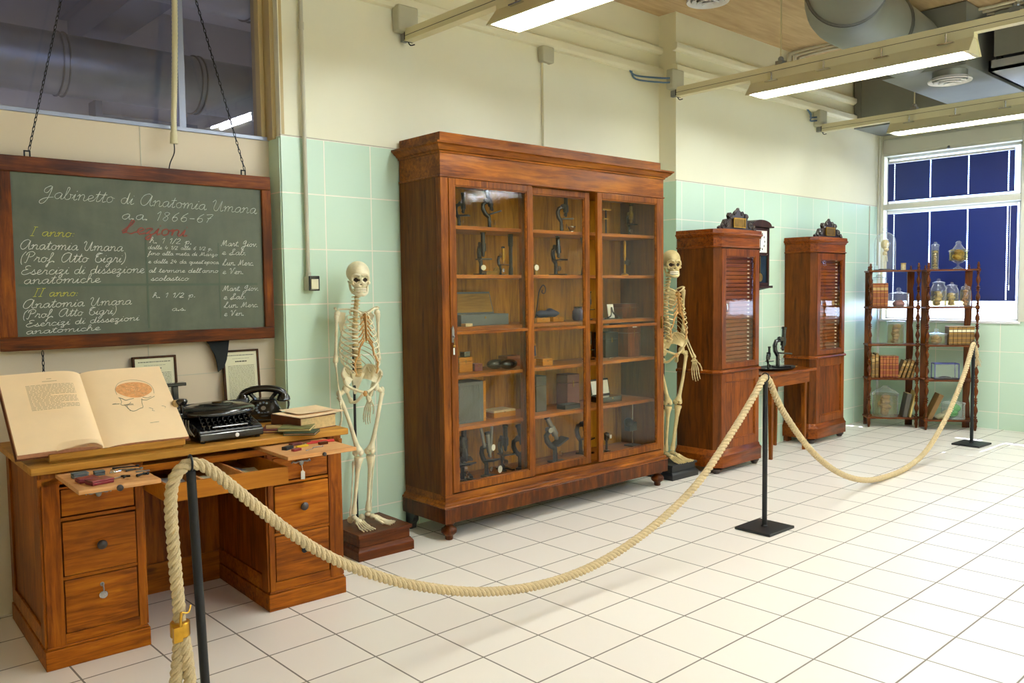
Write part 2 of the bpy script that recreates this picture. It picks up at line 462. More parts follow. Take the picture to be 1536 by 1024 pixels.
# mouldings under the ceiling
def band(z0, z1, d, name):
    b = MB()
    for (xa, xb, y) in ((XC, XP, YL), (XP, XW - 0.01, YR)):
        b.prism([(y + 0.01, z0), (y - d * 0.6, z0 + 0.005), (y - d, z0 + 0.02), (y - d, z1 - 0.012), (y - d * 0.4, z1), (y + 0.01, z1)], xa - (d if y == YR else 0), xb, 'x')
    structure(b, name, M['wall_paint'], bevel=0.006)
band(3.415, 3.50, 0.05, 'trim_2')
band(3.61, 3.685, 0.045, 'trim_3')
# far wall with two window bays
OPEN = [(-1.12, 0.34), (-2.72, -1.26)]
b = MB()
ys = [0.95, 0.34, -1.12, -1.26, -2.72, -7.0]
b.box(XW, 8.75, -7.0, 0.95, 0, 1.18)
b.mi = 1
b.box(XW, 8.75, -7.0, 0.95, 3.12, CZ)
for (a, c) in ((0.95, 0.34), (-2.72, -7.0)):
    b.box(XW, 8.75, c, a, 1.18, 3.12)
structure(b, 'wall_window', [M['tile_y'], M['wall_paint']])
for wi, (ya, yb) in enumerate(OPEN):
    fr = MB()
    x0, x1 = 8.52, 8.58
    fr.box(x0, x1, ya, ya + 0.05, 1.18, 3.12); fr.box(x0, x1, yb - 0.02, yb, 1.18, 3.12)
    fr.box(x0, x1, ya, yb, 2.46, 2.56); fr.box(x0, x1, ya, yb, 3.07, 3.12); fr.box(x0, x1, ya, yb, 1.16, 1.205)
    # deep grey transom and head rails nearer the room
    fr.box(8.40, 8.52, ya, yb, 2.475, 2.535)
    fr.box(8.40, 8.52, ya, yb, 3.10, 3.30)
    fr.box(8.385, 8.40, ya, yb, 3.13, 3.28)
    f = fr.build('window_%d' % (wi + 4 if wi else 1), M['win_frame'], kind='structure', bevel=0.004)
    g = MB(); g.box(8.549, 8.551, ya + 0.05, yb - 0.02, 1.205, 2.46); g.box(8.549, 8.551, ya + 0.05, yb - 0.02, 2.56, 3.07)
    g.build('pane', M['pane'], f)
    s = MB(); s.box(8.40, 8.60, ya - 0.02, min(yb + 0.03, 0.375), 1.155, 1.185); s.build('window_sill', M['win_white'], f, bevel=0.004)
    h = MB(); h.cyl((8.39, (ya + yb) / 2, 3.13), (8.37, (ya + yb) / 2, 3.10), 0.012); h.build('catch', M['steel'], f)
b = MB()
for yy in (-1.26,): b.box(8.40, 8.75, yy, yy + 0.14, 1.18, 3.30)
structure(b, 'trim_4', M['win_frame'], bevel=0.004)
# venetian blinds, slats closed; cord holes left open
for wi, (ya, yb) in enumerate(OPEN):
    for (z0, z1, lab) in ((1.40, 2.455, 'lower'), (2.575, 3.045, 'upper')):
        y0 = ya + (0.085 if lab == 'upper' else 0.05); y1 = yb - 0.03
        t = thing('venetian_blind', (8.47, (y0 + y1) / 2, z1), 0,
                  ('dark blue venetian blind closed over the %s window %s' % (lab, 'behind the glass jars' if lab == 'lower' else 'below the ceiling')) if wi == 0 else
                  'dark blue venetian blind on the %s pane of the second window bay' % lab, 'blind', 'closed venetian blinds')
        hl = (y1 - y0) / 2
        cords = [0.235 - (y0 + y1) / 2, -0.17 - (y0 + y1) / 2, -0.575 - (y0 + y1) / 2, -0.975 - (y0 + y1) / 2]
        if wi: cords = [c - 1.6 * wi for c in (0.235, -0.17, -0.575, -0.975)]; cords = [c - (y0 + y1) / 2 for c in cords]
        cords = sorted(cords)
        edges = [-hl] + cords + [hl]
        s = MB(); n = int((z1 - z0 - 0.03) / 0.0215)
        for k in range(n):
            z = -0.03 - k * 0.0215
            for e in range(len(edges) - 1):
                a = edges[e] + (0.006 if e else 0); c = edges[e + 1] - (0.006 if e < len(edges) - 2 else 0)
                s.quad((-0.006, a, z), (-0.006, c, z), (0.004, c, z - 0.0235), (0.004, a, z - 0.0235))
            for c in cords:   # narrow bridge across the cord hole
                s.quad((-0.004, c - 0.0065, z - 0.001), (-0.004, c + 0.0065, z - 0.001), (0.002, c + 0.0065, z - 0.010), (0.002, c - 0.0065, z - 0.010))
        s.build('slats', M['blind'], t)
        r_ = MB(); r_.box(-0.015, 0.012, -hl, hl, -0.028, 0.0); r_.build('head_rail', M['win_white'], t)
        r_ = MB(); r_.box(-0.010, 0.010, -hl, hl, -(z1 - z0) + 0.0, -(z1 - z0) + 0.014); r_.build('bottom_rail', M['blind'], t)
        if lab == 'lower':
            w = MB(); w.cyl((-0.03, -hl + 0.06, -0.02), (-0.03, -hl + 0.06, -0.88), 0.003); w.cyl((-0.03, -hl + 0.06, -0.88), (-0.03, -hl + 0.06, -0.94), 0.008, 0.006)
            w.build('pull_cord', M['win_white'], t)
# white partition on the left, with the glazed upper part looking into the next room
b = MB(); b.box(-4.2, XC + 0.01, YP, 0.80, 0, 2.50); structure(b, 'wall_partition', M['panel_white'])
b = MB()
for x in (0.01, -1.20, -2.4): b.box(x - 0.002, x + 0.002, YP - 0.002, YP + 0.01, 1.1, 2.5)
b.box(-4.2, XC, YP - 0.002, YP + 0.01, 1.128, 1.132)
b.box(-1.6, -1.588, YP - 0.004, YP + 0.01, 0, 1.1)
structure(b, 'trim_5', M['conduit'])
b = MB()
b.box(-4.2, XC, YP - 0.012, 0.81, 2.497, 2.52)
b.box(0.235, 0.275, 0.72, 0.79, 2.52, CZ); b.box(-1.2, -1.16, 0.72, 0.79, 2.52, CZ)
b.build('window_3', M['alu_frame'], kind='structure', bevel=0.003)
gp = MB()
for (a, c) in ((-4.2, -1.2), (-1.16, 0.235), (0.275, 0.72)): gp.box(a, c, 0.752, 0.756, 2.52, CZ)
gp.build('pane', M['pane'], bpy.data.objects['window_3'])
# cream corner post between the glazing and the tiled wall
b = MB(); b.box(0.715, 0.745, 0.70, 0.80, 2.50, CZ); b.box(0.745, 0.775, 0.62, 0.80, 2.50, CZ); b.box(0.775, XC + 0.03, 0.565, 0.8, 2.522, CZ)
structure(b, 'trim_6', M['post_cream'], bevel=0.003)
b = MB(); b.box(XC - 0.008, XC, YL + 0.01, YP, 0, 2.50)
structure(b, 'trim_7', M['tile_y'])
# shell behind the camera
b = MB(); b.box(-4.3, -4.2, -7.1, 0.9, 0, CZ); structure(b, 'wall_left', M['wall_paint'])
b = MB()
for (xa, xb, za, zb) in ((-4.3, -1.5, 0, CZ), (6.5, 8.75, 0, CZ), (-1.5, 6.5, 0, 3.3), (-1.5, 6.5, 3.85, CZ)): b.box(xa, xb, -7.1, -7.0, za, zb)
structure(b, 'wall_front', M['wall_paint'])
b = MB()
for xx in (-1.5, 1.1, 3.8, 6.44): b.box(xx, xx + 0.06, -7.08, -7.02, 3.3, 3.85)
b.box(-1.5, 6.5, -7.08, -7.02, 3.3, 3.35); b.box(-1.5, 6.5, -7.08, -7.02, 3.8, 3.85)
b.build('window_2', M['win_frame'], kind='structure', bevel=0.004)  # unseen high window, added to let soft fill light into the room
# the neighbouring room seen through the glazing
b = MB(); b.box(-4.2, 4.5, 4.6, 4.7, 0, CZ); b.box(4.5, 4.6, 0.95, 4.7, 0, CZ); b.box(-4.3, -4.2, 0.9, 4.7, 0, CZ)
structure(b, 'wall_next_room', M['other_wall'])
b = MB(); b.box(-4.2, 4.6, 0.9, 4.7, CZ - 0.02, CZ + 0.1); structure(b, 'ceiling_next_room', M['other_wall'])
b = MB(); b.box(-4.2, 4.6, 0.80, 4.7, -0.1, 0.0); structure(b, 'floor_next_room', M['floor'])

# big ducts in the next room
def duct(path, r, rings, label, mat='galv', name='air_duct'):
    P = [Vector(p) for p in path]; c = sum(P, Vector()) / len(P)
    t = thing(name, c, 0, label, 'air duct')
    d = MB(); d.tube([p - c for p in P], r, 40, cap=True); d.build('duct_pipe', M[mat], t, smooth=True)
    for q in rings:
        a = P[0].lerp(P[-1], q) if len(P) == 2 else None
        if a is None: a, dr = q_point(P, q)
        else: dr = (P[-1] - P[0]).normalized()
        m = MB()
        for o in (-0.02, 0.02): m.tube([a - c + dr * (o - 0.004), a - c + dr * (o + 0.004)], r + 0.012, 40)
        m.build('joint_ring', M['steel'], t, smooth=30)
    return t
def q_point(P, q):
    L = [0]
    for i in range(len(P) - 1): L.append(L[-1] + (P[i + 1] - P[i]).length)
    s = q * L[-1]
    for i in range(len(P) - 1):
        if s <= L[i + 1]:
            return P[i].lerp(P[i + 1], (s - L[i]) / (L[i + 1] - L[i])), (P[i + 1] - P[i]).normalized()
    return P[-1], (P[-1] - P[-2]).normalized()

duct([(-3.8, 2.6, 3.23), (4.3, 2.6, 3.23)], 0.215, (0.485, 0.605), 'large round galvanised air duct running level behind the glass of the next room')
duct([(-3.8, 1.25, 3.63), (4.3, 1.25, 3.63)], 0.25, (0.585,), 'upper galvanised air duct close to the ceiling of the next room')
b = MB(); b.box(-1.5, 4.3, 3.2, 3.4, 3.3, 3.93); structure(b, 'trim_8', M['other_wall'])
# ceiling beam of the next room running away from the glass
b = MB(); b.box(0.36, 0.62, 0.95, 4.6, 3.52, 3.93); b.box(0.30, 0.36, 0.95, 4.6, 3.72, 3.93); structure(b, 'trim_9', M['alu_frame'])
b = MB(); b.box(0.9, 0.96, 4.4, 4.6, 0, 3.4); b.box(0.96, 1.9, 4.5, 4.6, 3.2, 3.3); structure(b, 'trim_10', M['alu_frame'])

# round duct under the ceiling of this room, and the air handling boxes at the window
duct([tuple(q) for q in spline([(2.6, -3.0, 3.66), (3.55, -1.75, 3.66), (4.35, -1.12, 3.66), (4.9, -1.02, 3.66), (5.4, -0.97, 3.66), (5.98, -0.91, 3.66)], 6)], 0.265, (0.55, 0.82), 'wide grey round air duct under the ceiling towards the window', 'duct_grey')
t = thing('ventilation_box', (7.7, -1.2, 3.34), 0, 'big dark grey ventilation box over the window end of the room', 'ventilation unit')
b = MB(); b.box(0, 0.70, -1.9, 1.565, 0.0, 0.60); b.build('casing', M['duct_grey'], t, bevel=0.006)
b = MB(); b.box(-0.012, 0, 1.49, 1.565, 0.0, 0.6); b.build('flange', M['duct_grey'], t)
b = MB(); b.box(-0.012, 0, 0.35, 0.40, 0.0, 0.6); b.build('flange', M['duct_grey'], t)
t = thing('ventilation_box', (6.0, -1.38, 3.42), 0, 'dark duct box between the round duct and the window, above the round diffuser', 'ventilation unit')
b = MB(); b.box(0, 1.68, 0, 0.70, 0.0, 0.52); b.build('casing', M['duct_grey'], t, bevel=0.005)
t = thing('ventilation_box', (6.35, -1.90, 3.40), 0, 'lower galvanised ventilation box with an open tray, right of the round ceiling diffuser', 'ventilation unit')
b = MB(); b.box(0, 1.0, -1.2, 0.42, 0.12, 0.50); b.build('casing', M['duct_grey'], t, bevel=0.005)
b = MB(); b.box(-0.02, 1.02, -1.2, 0.45, 0.0, 0.025); b.box(-0.02, 1.02, 0.43, 0.45, 0.0, 0.09); b.box(-0.02, 0, -1.2, 0.45, 0.0, 0.09); b.build('tray', M['galv'], t)
b = MB(); b.box(0.0, 0.05, 0.36, 0.40, 0.025, 0.12); b.build('bracket', M['black'], t)
b = MB(); b.box(0.0, 0.05, -0.9, -0.86, 0.025, 0.12); b.build('bracket', M['black'], t)
def diffuser(loc, label, neck):
    t = thing('ceiling_diffuser', loc, 0, label, 'air diffuser', 'round ceiling air diffusers')
    for i, (r, z) in enumerate(((0.175, 0.0), (0.13, -0.008), (0.09, -0.016), (0.05, -0.024))):
        d = MB(); d.lathe([(r, z), (r - 0.004, z - 0.006), (r - 0.04, z + 0.02), (r - 0.03, z + 0.028), (r, z + 0.006)], n=36, cap=False)
        d.build('ring', M['win_white'], t, smooth=True)
    d = MB(); d.lathe([(0.14, 0.01), (0.14, neck)], n=32); d.build('neck', M['duct_grey'], t, smooth=30)
diffuser((6.16, -1.20, 3.34), 'round white air diffuser hanging below the duct near the window', 0.08)
diffuser((4.33, 0.02, 3.925), 'round white air diffuser in the board ceiling above the tall display case', 0.02)
# thin pipes along the ceiling
b = MB()
for k in range(3):
    b.tube(spline([(6.2 + 0.10 * k, YR - 0.03, 3.60), (6.2 + 0.10 * k, YR - 0.03, 3.86), (6.24 + 0.1 * k, YR - 0.12, 3.92), (6.26 + 0.10 * k, -0.6, 3.925), (6.3 + 0.1 * k, -3.0, 3.925)], 5), 0.013, 8)
b.build('ceiling_pipes', M['conduit'], smooth=True, label='thin grey pipes bending from the wall across the board ceiling', cat='pipe')

# ------------------------------------------------------------------ light tracks
def fixture(t, y0, y1, z, mat='tube_light'):
    """luminaire on a track: opaque hood, bright tubes below"""
    h = MB()
    w = 0.11
    zt = z + 0.10
    for s in (-1, 1):
        h.hexa([(s * 0.035, y1, zt - 0.004), (s * 0.035, y0, zt - 0.004), (s * w, y0, z - 0.004), (s * w, y1, z - 0.004)][::s],
               [(s * 0.035, y1, zt), (s * 0.035, y0, zt), (s * (w + 0.004), y0, z), (s * (w + 0.004), y1, z)][::s])
    h.box(-0.035, 0.035, y1, y0, zt - 0.004, zt + 0.045)
    h.build('hood', M['trunk_paint'], t)
    for s in (-1, 1):
        tb = MB(); tb.cyl((s * 0.045, y0 - 0.03, z + 0.02), (s * 0.045, y1 + 0.03, z + 0.02), 0.019, n=12); tb.build('tube', M[mat], t, smooth=True)
    for yy in (y0 - 0.035, y1 + 0.01):
        e = MB(); e.hexa([(-0.108, yy, z - 0.004), (0.108, yy, z - 0.004), (0.108, yy + 0.025, z - 0.004), (-0.108, yy + 0.025, z - 0.004)], [(-0.036, yy, zt), (0.036, yy, zt), (0.036, yy + 0.025, zt), (-0.036, yy + 0.025, zt)]); e.build('tube_holder', M['trunk_paint'], t)
    for q in (0.12, 0.38, 0.64, 0.9):
        yy = y0 + (y1 - y0) * q; k = MB()
        k.cyl((-0.06, yy, zt - 0.01), (-0.06, yy, zt + 0.045), 0.008); k.box(-0.075, -0.045, yy - 0.05, yy + 0.05, zt - 0.022, zt - 0.014)
        k.build('clip', M['chrome'], t)

def track(x, ywall, label, fx, rods, z=3.235, box=True, yend=-6.6):
    t = thing('light_track', (x, 0, z), 0, label, 'ceiling light', 'fluorescent light tracks')
    m = MB(); m.box(-0.03, 0.03, yend, ywall - 0.06, -0.02, 0.05); m.box(-0.034, 0.034, yend, ywall - 0.06, -0.028, -0.02)
    m.build('rail', M['trunk_paint'], t, bevel=0.003)
    m = MB(); m.box(-0.0315, -0.0295, yend, ywall - 0.06, 0.004, 0.007); m.build('rail_groove', M['black_matt'], t)
    m = MB(); m.box(-0.032, 0.032, ywall - 0.066, ywall - 0.058, -0.03, 0.052); m.tube(spline([(0, ywall - 0.06, -0.03), (0.01, ywall - 0.07, -0.05), (0.03, ywall - 0.09, -0.045)], 3), 0.004); m.build('end_cap', M['black_matt'], t)
    for (a, c) in fx: fixture(t, a, c, -0.155)
    for (yr, zt) in rods:
        m = MB(); m.cyl((0, yr, 0.09), (0, yr, CZ - z - 0.0), 0.006); m.build('suspension_rod', M['trunk_paint'], t)
        m = MB(); m.box(-0.03, 0.03, yr - 0.03, yr + 0.03, 0.045, 0.075); m.ball((0, yr, 0.09), 0.022); m.build('rod_clamp', M['steel'], t)
        m = MB(); m.lathe([(0.05, CZ - z - 0.03), (0.045, CZ - z)], (0, yr, 0), 16); m.build('ceiling_rose', M['trunk_paint'], t)
    if box:
        m = MB(); m.box(-0.085, 0.075, ywall - 0.075, ywall, 0.03, 0.20); m.build('junction_box', M['grey_plastic'], t, bevel=0.012)
        m = MB(); m.box(-0.02, 0.02, ywall - 0.09, ywall, -0.02, 0.03); m.build('wall_bracket', M['steel'], t)
    return t
F = [(-0.40, -2.02), (-2.62, -4.24), (-4.84, -6.46)]
track(1.66, YL, 'fluorescent light track above the tall display case, nearest of the three', F, [(-0.7, 0), (-2.3, 0), (-4.5, 0)])
track(4.33, YR, 'long fluorescent light track ending beside the wall corner, middle of the three', F, [(-0.64, 0), (-2.25, 0), (-4.5, 0)])
track(6.87, YR, 'fluorescent light track nearest the window', F, [(-0.62, 0), (-4.5, 0)])
track(-1.0, YP + 0.6, 'fluorescent light track over the desk end of the room', F[2:], [(-2.3, 0), (-4.5, 0)], box=False)
# black cable loops beside the junction boxes
for (x, yw, lab) in ((4.33, YR, 'pair of dark blue cables looping from the wall corner into the junction box'), (6.87, YR, 'pair of dark cables looping from the wall into the far junction box')):
    m = MB()
    xs = x - 0.36 if x < 5 else x - 0.25
    yb = YL if x < 5 else YR
    for k in range(2):
        m.tube(spline([(xs + 0.03 * k, yb - 0.005, 3.43), (xs + 0.06, yb - 0.03, 3.38 - 0.03 * k), (x - 0.2, yw - 0.03, 3.34 - 0.035 * k), (x - 0.09, yw - 0.04, 3.355 - 0.035 * k)], 6), 0.0075, 8)
    m.build('wall_cable', M['blue_cable'], smooth=True, label=lab, cat='cable')
# junction box with conduit over the display case
t = thing('junction_box', (2.96, YL, 3.30), 0, 'small grey junction box high on the wall above the display case', 'junction box')
b = MB(); b.box(-0.06, 0.06, -0.06, 0, 0, 0.12); b.build('box_body', M['grey_plastic'], t, bevel=0.01)
b = MB(); b.box(-0.022, 0.022, -0.02, 0, -1.0, 0); b.build('cable_duct', M['wall_paint'], t)
# conduit with switch by the corner
t = thing('light_switch', (0.925, YL, 1.60), 0, 'light switch box at the end of a grey conduit on the green tiles', 'switch')
b = MB(); b.box(-0.035, 0.035, -0.05, 0, 0, 0.085); b.build('back_box', M['grey_plastic'], t, bevel=0.004)
b = MB(); b.box(-0.03, 0.038, -0.066, -0.05, -0.003, 0.088); b.build('cover', M['black'], t, bevel=0.004)
b = MB(); b.box(-0.02, 0.028, -0.070, -0.066, 0.008, 0.068); b.build('rocker', M['doc_paper'], t, bevel=0.002)
b = MB(); b.tube([(-0.015, -0.022, 0.085), (-0.018, -0.022, 2.3)], 0.0125, 12); b.build('conduit_pipe', M['conduit'], t, smooth=True)
b = MB(); b.lathe([(0.017, 0.085), (0.017, 0.11)], (-0.015, -0.022, 0), 14); b.lathe([(0.017, 1.55), (0.017, 1.59)], (-0.018, -0.022, 0), 14); b.build('coupling', M['conduit'], t, smooth=30)
# service pipes at the far corner
b = MB(); b.tube([(8.30, YR - 0.03, 3.33), (8.30, YR - 0.03, 1.82)], 0.012, 10); b.tube([(8.36, YR - 0.03, 3.33), (8.36, YR - 0.03, 2.1)], 0.010, 10)
b.build('corner_pipes', M['conduit'], smooth=True, label='two thin grey pipes running down the corner beside the window', cat='pipe')
b = MB(); b.box(8.38, 8.42, YR - 0.012, YR, 0.0, 3.3); structure(b, 'trim_11', M['win_white'])
b = MB(); b.tube([(8.12, YR - 0.01, 2.51), (8.12, YR - 0.01, 1.75)], 0.006, 8)
b.build('pull_string', M['conduit'], smooth=True, label='thin cord hanging on the tiles left of the corner pipes', cat='string')
# ------------------------------------------------------------------ casework helpers
def offset_path(path, o, closed=False):
    n = len(path); out = []
    for i in range(n):
        p = Vector(path[i])
        ns = []
        for a, b_ in (((i - 1), i), (i, (i + 1))):
            if not closed and (a < 0 or b_ >= n): continue
            A = Vector(path[a % n]); B = Vector(path[b_ % n]); d = (B - A).normalized()
            ns.append(Vector((d.y, -d.x)))      # right-hand normal: outwards for back-left > front-left > front-right > back-right
        if len(ns) == 2:
            mN = (ns[0] + ns[1]).normalized(); k = 1 / max(0.3, mN.dot(ns[0]))
            out.append(p + mN * o * k)
        else: out.append(p + ns[0] * o)
    return out
def mold(mb, prof, path):
    """sweep a moulding (offset, z) profile along an open path with mitred corners"""
    rings = [[(q.x, q.y, z) for q in offset_path(path, o)] for (o, z) in prof]
    n = len(path); m = len(prof)
    v = [p for r_ in rings for p in r_]
    f = []
    for i in range(m - 1):
        for k in range(n - 1):
            f.append((i * n + k, i * n + k + 1, (i + 1) * n + k + 1, (i + 1) * n + k))
    f.append(tuple(i * n for i in range(m)))
    f.append(tuple(i * n + n - 1 for i in range(m - 1, -1, -1)))
    f.append(tuple(range(n - 1, -1, -1)))
    f.append(tuple((m - 1) * n + k for k in range(n)))
    mb._add(v, f)
def foot_prof(h, r):
    return [(r * 0.42, 0), (r * 0.5, h * 0.04), (r * 0.5, h * 0.22), (r * 0.62, h * 0.26), (r * 0.95, h * 0.38), (r, h * 0.5), (r * 0.92, h * 0.62),
            (r * 0.55, h * 0.72), (r * 0.45, h * 0.8), (r * 0.7, h * 0.86), (r * 0.75, h * 0.92), (r * 0.6, h)]
def frame_door(t, name, x0, x1, z0, z1, y0, th, st, rail_b, rail_t, mat_z, mat_x, glass=None, midrail=None, panel=None):
    """framed door: stiles and rails with an inner bead, glass or a flat panel; returns the door part"""
    b = MB()
    b.box(x0, x0 + st, y0, y0 + th, z0, z1); b.box(x1 - st, x1, y0, y0 + th, z0, z1)
    b.box(x0 + st, x1 - st, y0, y0 + th, z0, z0 + rail_b); b.box(x0 + st, x1 - st, y0, y0 + th, z1 - rail_t, z1)
    d = b.build(name, mat_z, t, bevel=0.003)
    bd = MB(); i = 0.008
    for (a, c, e, g) in ((x0 + st, x0 + st + i, z0 + rail_b, z1 - rail_t), (x1 - st - i, x1 - st, z0 + rail_b, z1 - rail_t)):
        bd.box(a, c, y0 + 0.006, y0 + th, e, g)
    for (e, g) in ((z0 + rail_b, z0 + rail_b + i), (z1 - rail_t - i, z1 - rail_t)):
        bd.box(x0 + st + i, x1 - st - i, y0 + 0.006, y0 + th, e, g)
    bd.build('bead', mat_x, d, bevel=0.002)
    if midrail:
        m = MB(); m.box(x0 + st, x1 - st, y0 + 0.002, y0 + th, midrail - 0.010, midrail + 0.010); m.build('glazing_bar', mat_x, d, bevel=0.002)
    yy = y0 + th * 0.55
    if glass:
        g = MB()
        if midrail:
            g.quad((x0 + st, yy, z0 + rail_b), (x1 - st, yy, z0 + rail_b), (x1 - st, yy, midrail), (x0 + st, yy, midrail))
            g.quad((x0 + st, yy, midrail), (x1 - st, yy, midrail), (x1 - st, yy, z1 - rail_t), (x0 + st, yy, z1 - rail_t))
        else:
            g.quad((x0 + st, yy, z0 + rail_b), (x1 - st, yy, z0 + rail_b), (x1 - st, yy, z1 - rail_t), (x0 + st, yy, z1 - rail_t))
        g.build('glass', glass, d)
    if panel:
        p = MB(); p.box(x0 + st, x1 - st, yy, yy + 0.008, z0 + rail_b, z1 - rail_t); p.build('panel', panel, d)
    return d

# ------------------------------------------------------------------ tall three-door display case
CASE = thing('display_case', (1.59, 0.10, 0), R(-1.0), 'tall walnut display case with three glazed doors full of old instruments', 'display case')
W, D = 2.20, 0.445
path = [(0, D), (0, 0), (W, 0), (W, D)]
b = MB(); mold(b, [(0.0, 0.117), (0.022, 0.117), (0.022, 0.205), (0.018, 0.212), (0.012, 0.222), (0.012, 0.230), (0.004, 0.238), (0.0, 0.245)], path)
b.build('plinth', M['burl'], CASE)
b = MB(); mold(b, [(0, 0.212), (0.024, 0.212), (0.028, 0.219), (0.024, 0.227), (0.014, 0.230), (0.012, 0.240), (0.006, 0.246), (0, 0.25)], path)
b.build('base_moulding', M['walnut_x'], CASE, smooth=50)
b = MB(); b.box(0.0, W, 0.0, D, 0.245, 0.292); b.build('bottom_rail', M['walnut_x'], CASE, bevel=0.003)
b = MB(); b.box(0, 0.02, 0.05, D, 0.292, 2.30); b.build('side_panel', M['walnut_side'], CASE)
b = MB(); b.box(W - 0.02, W, 0.05, D, 0.292, 2.30); b.build('side_panel', M['walnut_side'], CASE)
b = MB(); b.box(0, 0.060, 0, 0.05, 0.292, 2.30); b.build('corner_post', M['walnut_z'], CASE, bevel=0.003)
b = MB(); b.box(W - 0.038, W, 0, 0.05, 0.292, 2.30); b.build('corner_post', M['walnut_z'], CASE, bevel=0.003)
b = MB(); b.box(0.02, W - 0.02, D - 0.012, D, 0.292, 2.30); b.build('back_panel', M['back_board'], CASE)
b = MB(); b.box(0, W, 0, D, 2.296, 2.445); b.build('frieze', M['walnut_x'], CASE, bevel=0.003)
b = MB(); mold(b, [(0, 2.292), (0.006, 2.294), (0.006, 2.302), (0, 2.304)], path); b.build('frieze_bead', M['walnut_x'], CASE)
b = MB(); mold(b, [(0, 2.44), (0.008, 2.442), (0.010, 2.452), (0.022, 2.458), (0.024, 2.464), (0.040, 2.474), (0.044, 2.480), (0.054, 2.490), (0.060, 2.492), (0.060, 2.504), (0.0, 2.507)], path)
b.build('cornice', M['walnut_x'], CASE, smooth=40)
b = MB(); b.box(0.004, W - 0.03, 0.004, D, 2.505, 2.57); b.build('top_blocking', M['walnut_x'], CASE, bevel=0.003)
for x in (0.02, W - 0.07):
    b = MB(); b.lathe(foot_prof(0.12, 0.052), (x + 0.025, 0.03, 0), 24); b.build('foot', M['burl'], CASE, smooth=60)
for s in (0, 1):
    x = 0.0 if s == 0 else W
    sg = 1 if s == 0 else -1
    b = MB(); b.prism([(x, 0.118), (x + sg * 0.0, 0.0), (x + sg * 0.05, 0.0), (x + sg * 0.055, 0.03), (x + sg * 0.07, 0.05), (x + sg * 0.07, 0.08), (x + sg * 0.10, 0.10), (x + sg * 0.11, 0.118)], D - 0.045, D, 'y')
    b.prism([(D, 0.118), (D, 0.0), (D - 0.05, 0.0), (D - 0.055, 0.035), (D - 0.08, 0.055), (D - 0.085, 0.08), (D - 0.12, 0.118)], x, x + sg * 0.02, 'x')
    b.build('bracket_foot', M['black_matt'], CASE)
# inner partitions and shelves
for x in (0.74, 1.39):
    b = MB(); b.box(x, x + 0.03, 0.07, 0.10, 0.292, 2.30); b.build('inner_post', M['walnut_z'], CASE)
SH = [0.700, 1.040, 1.350, 1.690, 2.005]
for z in SH:
    b = MB(); b.box(0.022, W - 0.022, 0.075, D - 0.014, z - 0.024, z); b.build('shelf', M['shelf_wood'], CASE, bevel=0.003)
b = MB(); b.box(0.02, W - 0.02, 0.06, D - 0.012, 0.28, 0.300); b.build('shelf', M['shelf_wood'], CASE)
frame_door(CASE, 'door', 0.062, 0.775, 0.300, 2.290, -0.004, 0.024, 0.050, 0.050, 0.042, M['walnut_z'], M['walnut_x'], M['old_glass'], 1.318)
frame_door(CASE, 'door', 0.760, 1.378, 0.296, 2.288, 0.030, 0.024, 0.050, 0.050, 0.042, M['walnut_z'], M['walnut_x'], M['old_glass'], 1.310)
frame_door(CASE, 'door', 1.425, 2.162, 0.300, 2.290, -0.004, 0.024, 0.050, 0.050, 0.042, M['walnut_z'], M['walnut_x'], M['old_glass'], 1.305)
# lock with key and tag on the left post, hinge plate right
b = MB(); b.lathe([(0.002, -0.0), (0.012, 0.0), (0.013, 0.004), (0.002, 0.006)], (0.075, -0.004, 1.35), 16, 'y'); b.box(0.066, 0.084, -0.010, -0.004, 1.262, 1.345)
b.prism([(0.066, 1.34), (0.075, 1.37), (0.084, 1.34)], -0.010, -0.004, 'y'); b.ball((0.075, -0.014, 1.30), 0.008)
b.build('lock_plate', M['steel'], CASE, smooth=30)
b = MB(); b.cyl((0.075, -0.018, 1.285), (0.077, -0.018, 1.245), 0.003); b.lathe([(0.006, -0.003), (0.010, 0), (0.006, 0.003)], (0.077, -0.018, 1.238), 14, 'y'); b.build('key', M['brass_old'], CASE, smooth=True)
b = MB(); b.box(0.072, 0.082, -0.014, -0.011, 1.185, 1.228); b.build('key_tag', M['white_card'], CASE)
b = MB(); b.box(2.156, 2.172, -0.010, -0.002, 1.27, 1.345); b.prism([(2.156, 1.345), (2.164, 1.365), (2.172, 1.345)], -0.010, -0.002, 'y'); b.cyl((2.164, -0.013, 1.27), (2.164, -0.013, 1.345), 0.004)
b.build('hinge_plate', M['brass_old'], CASE)

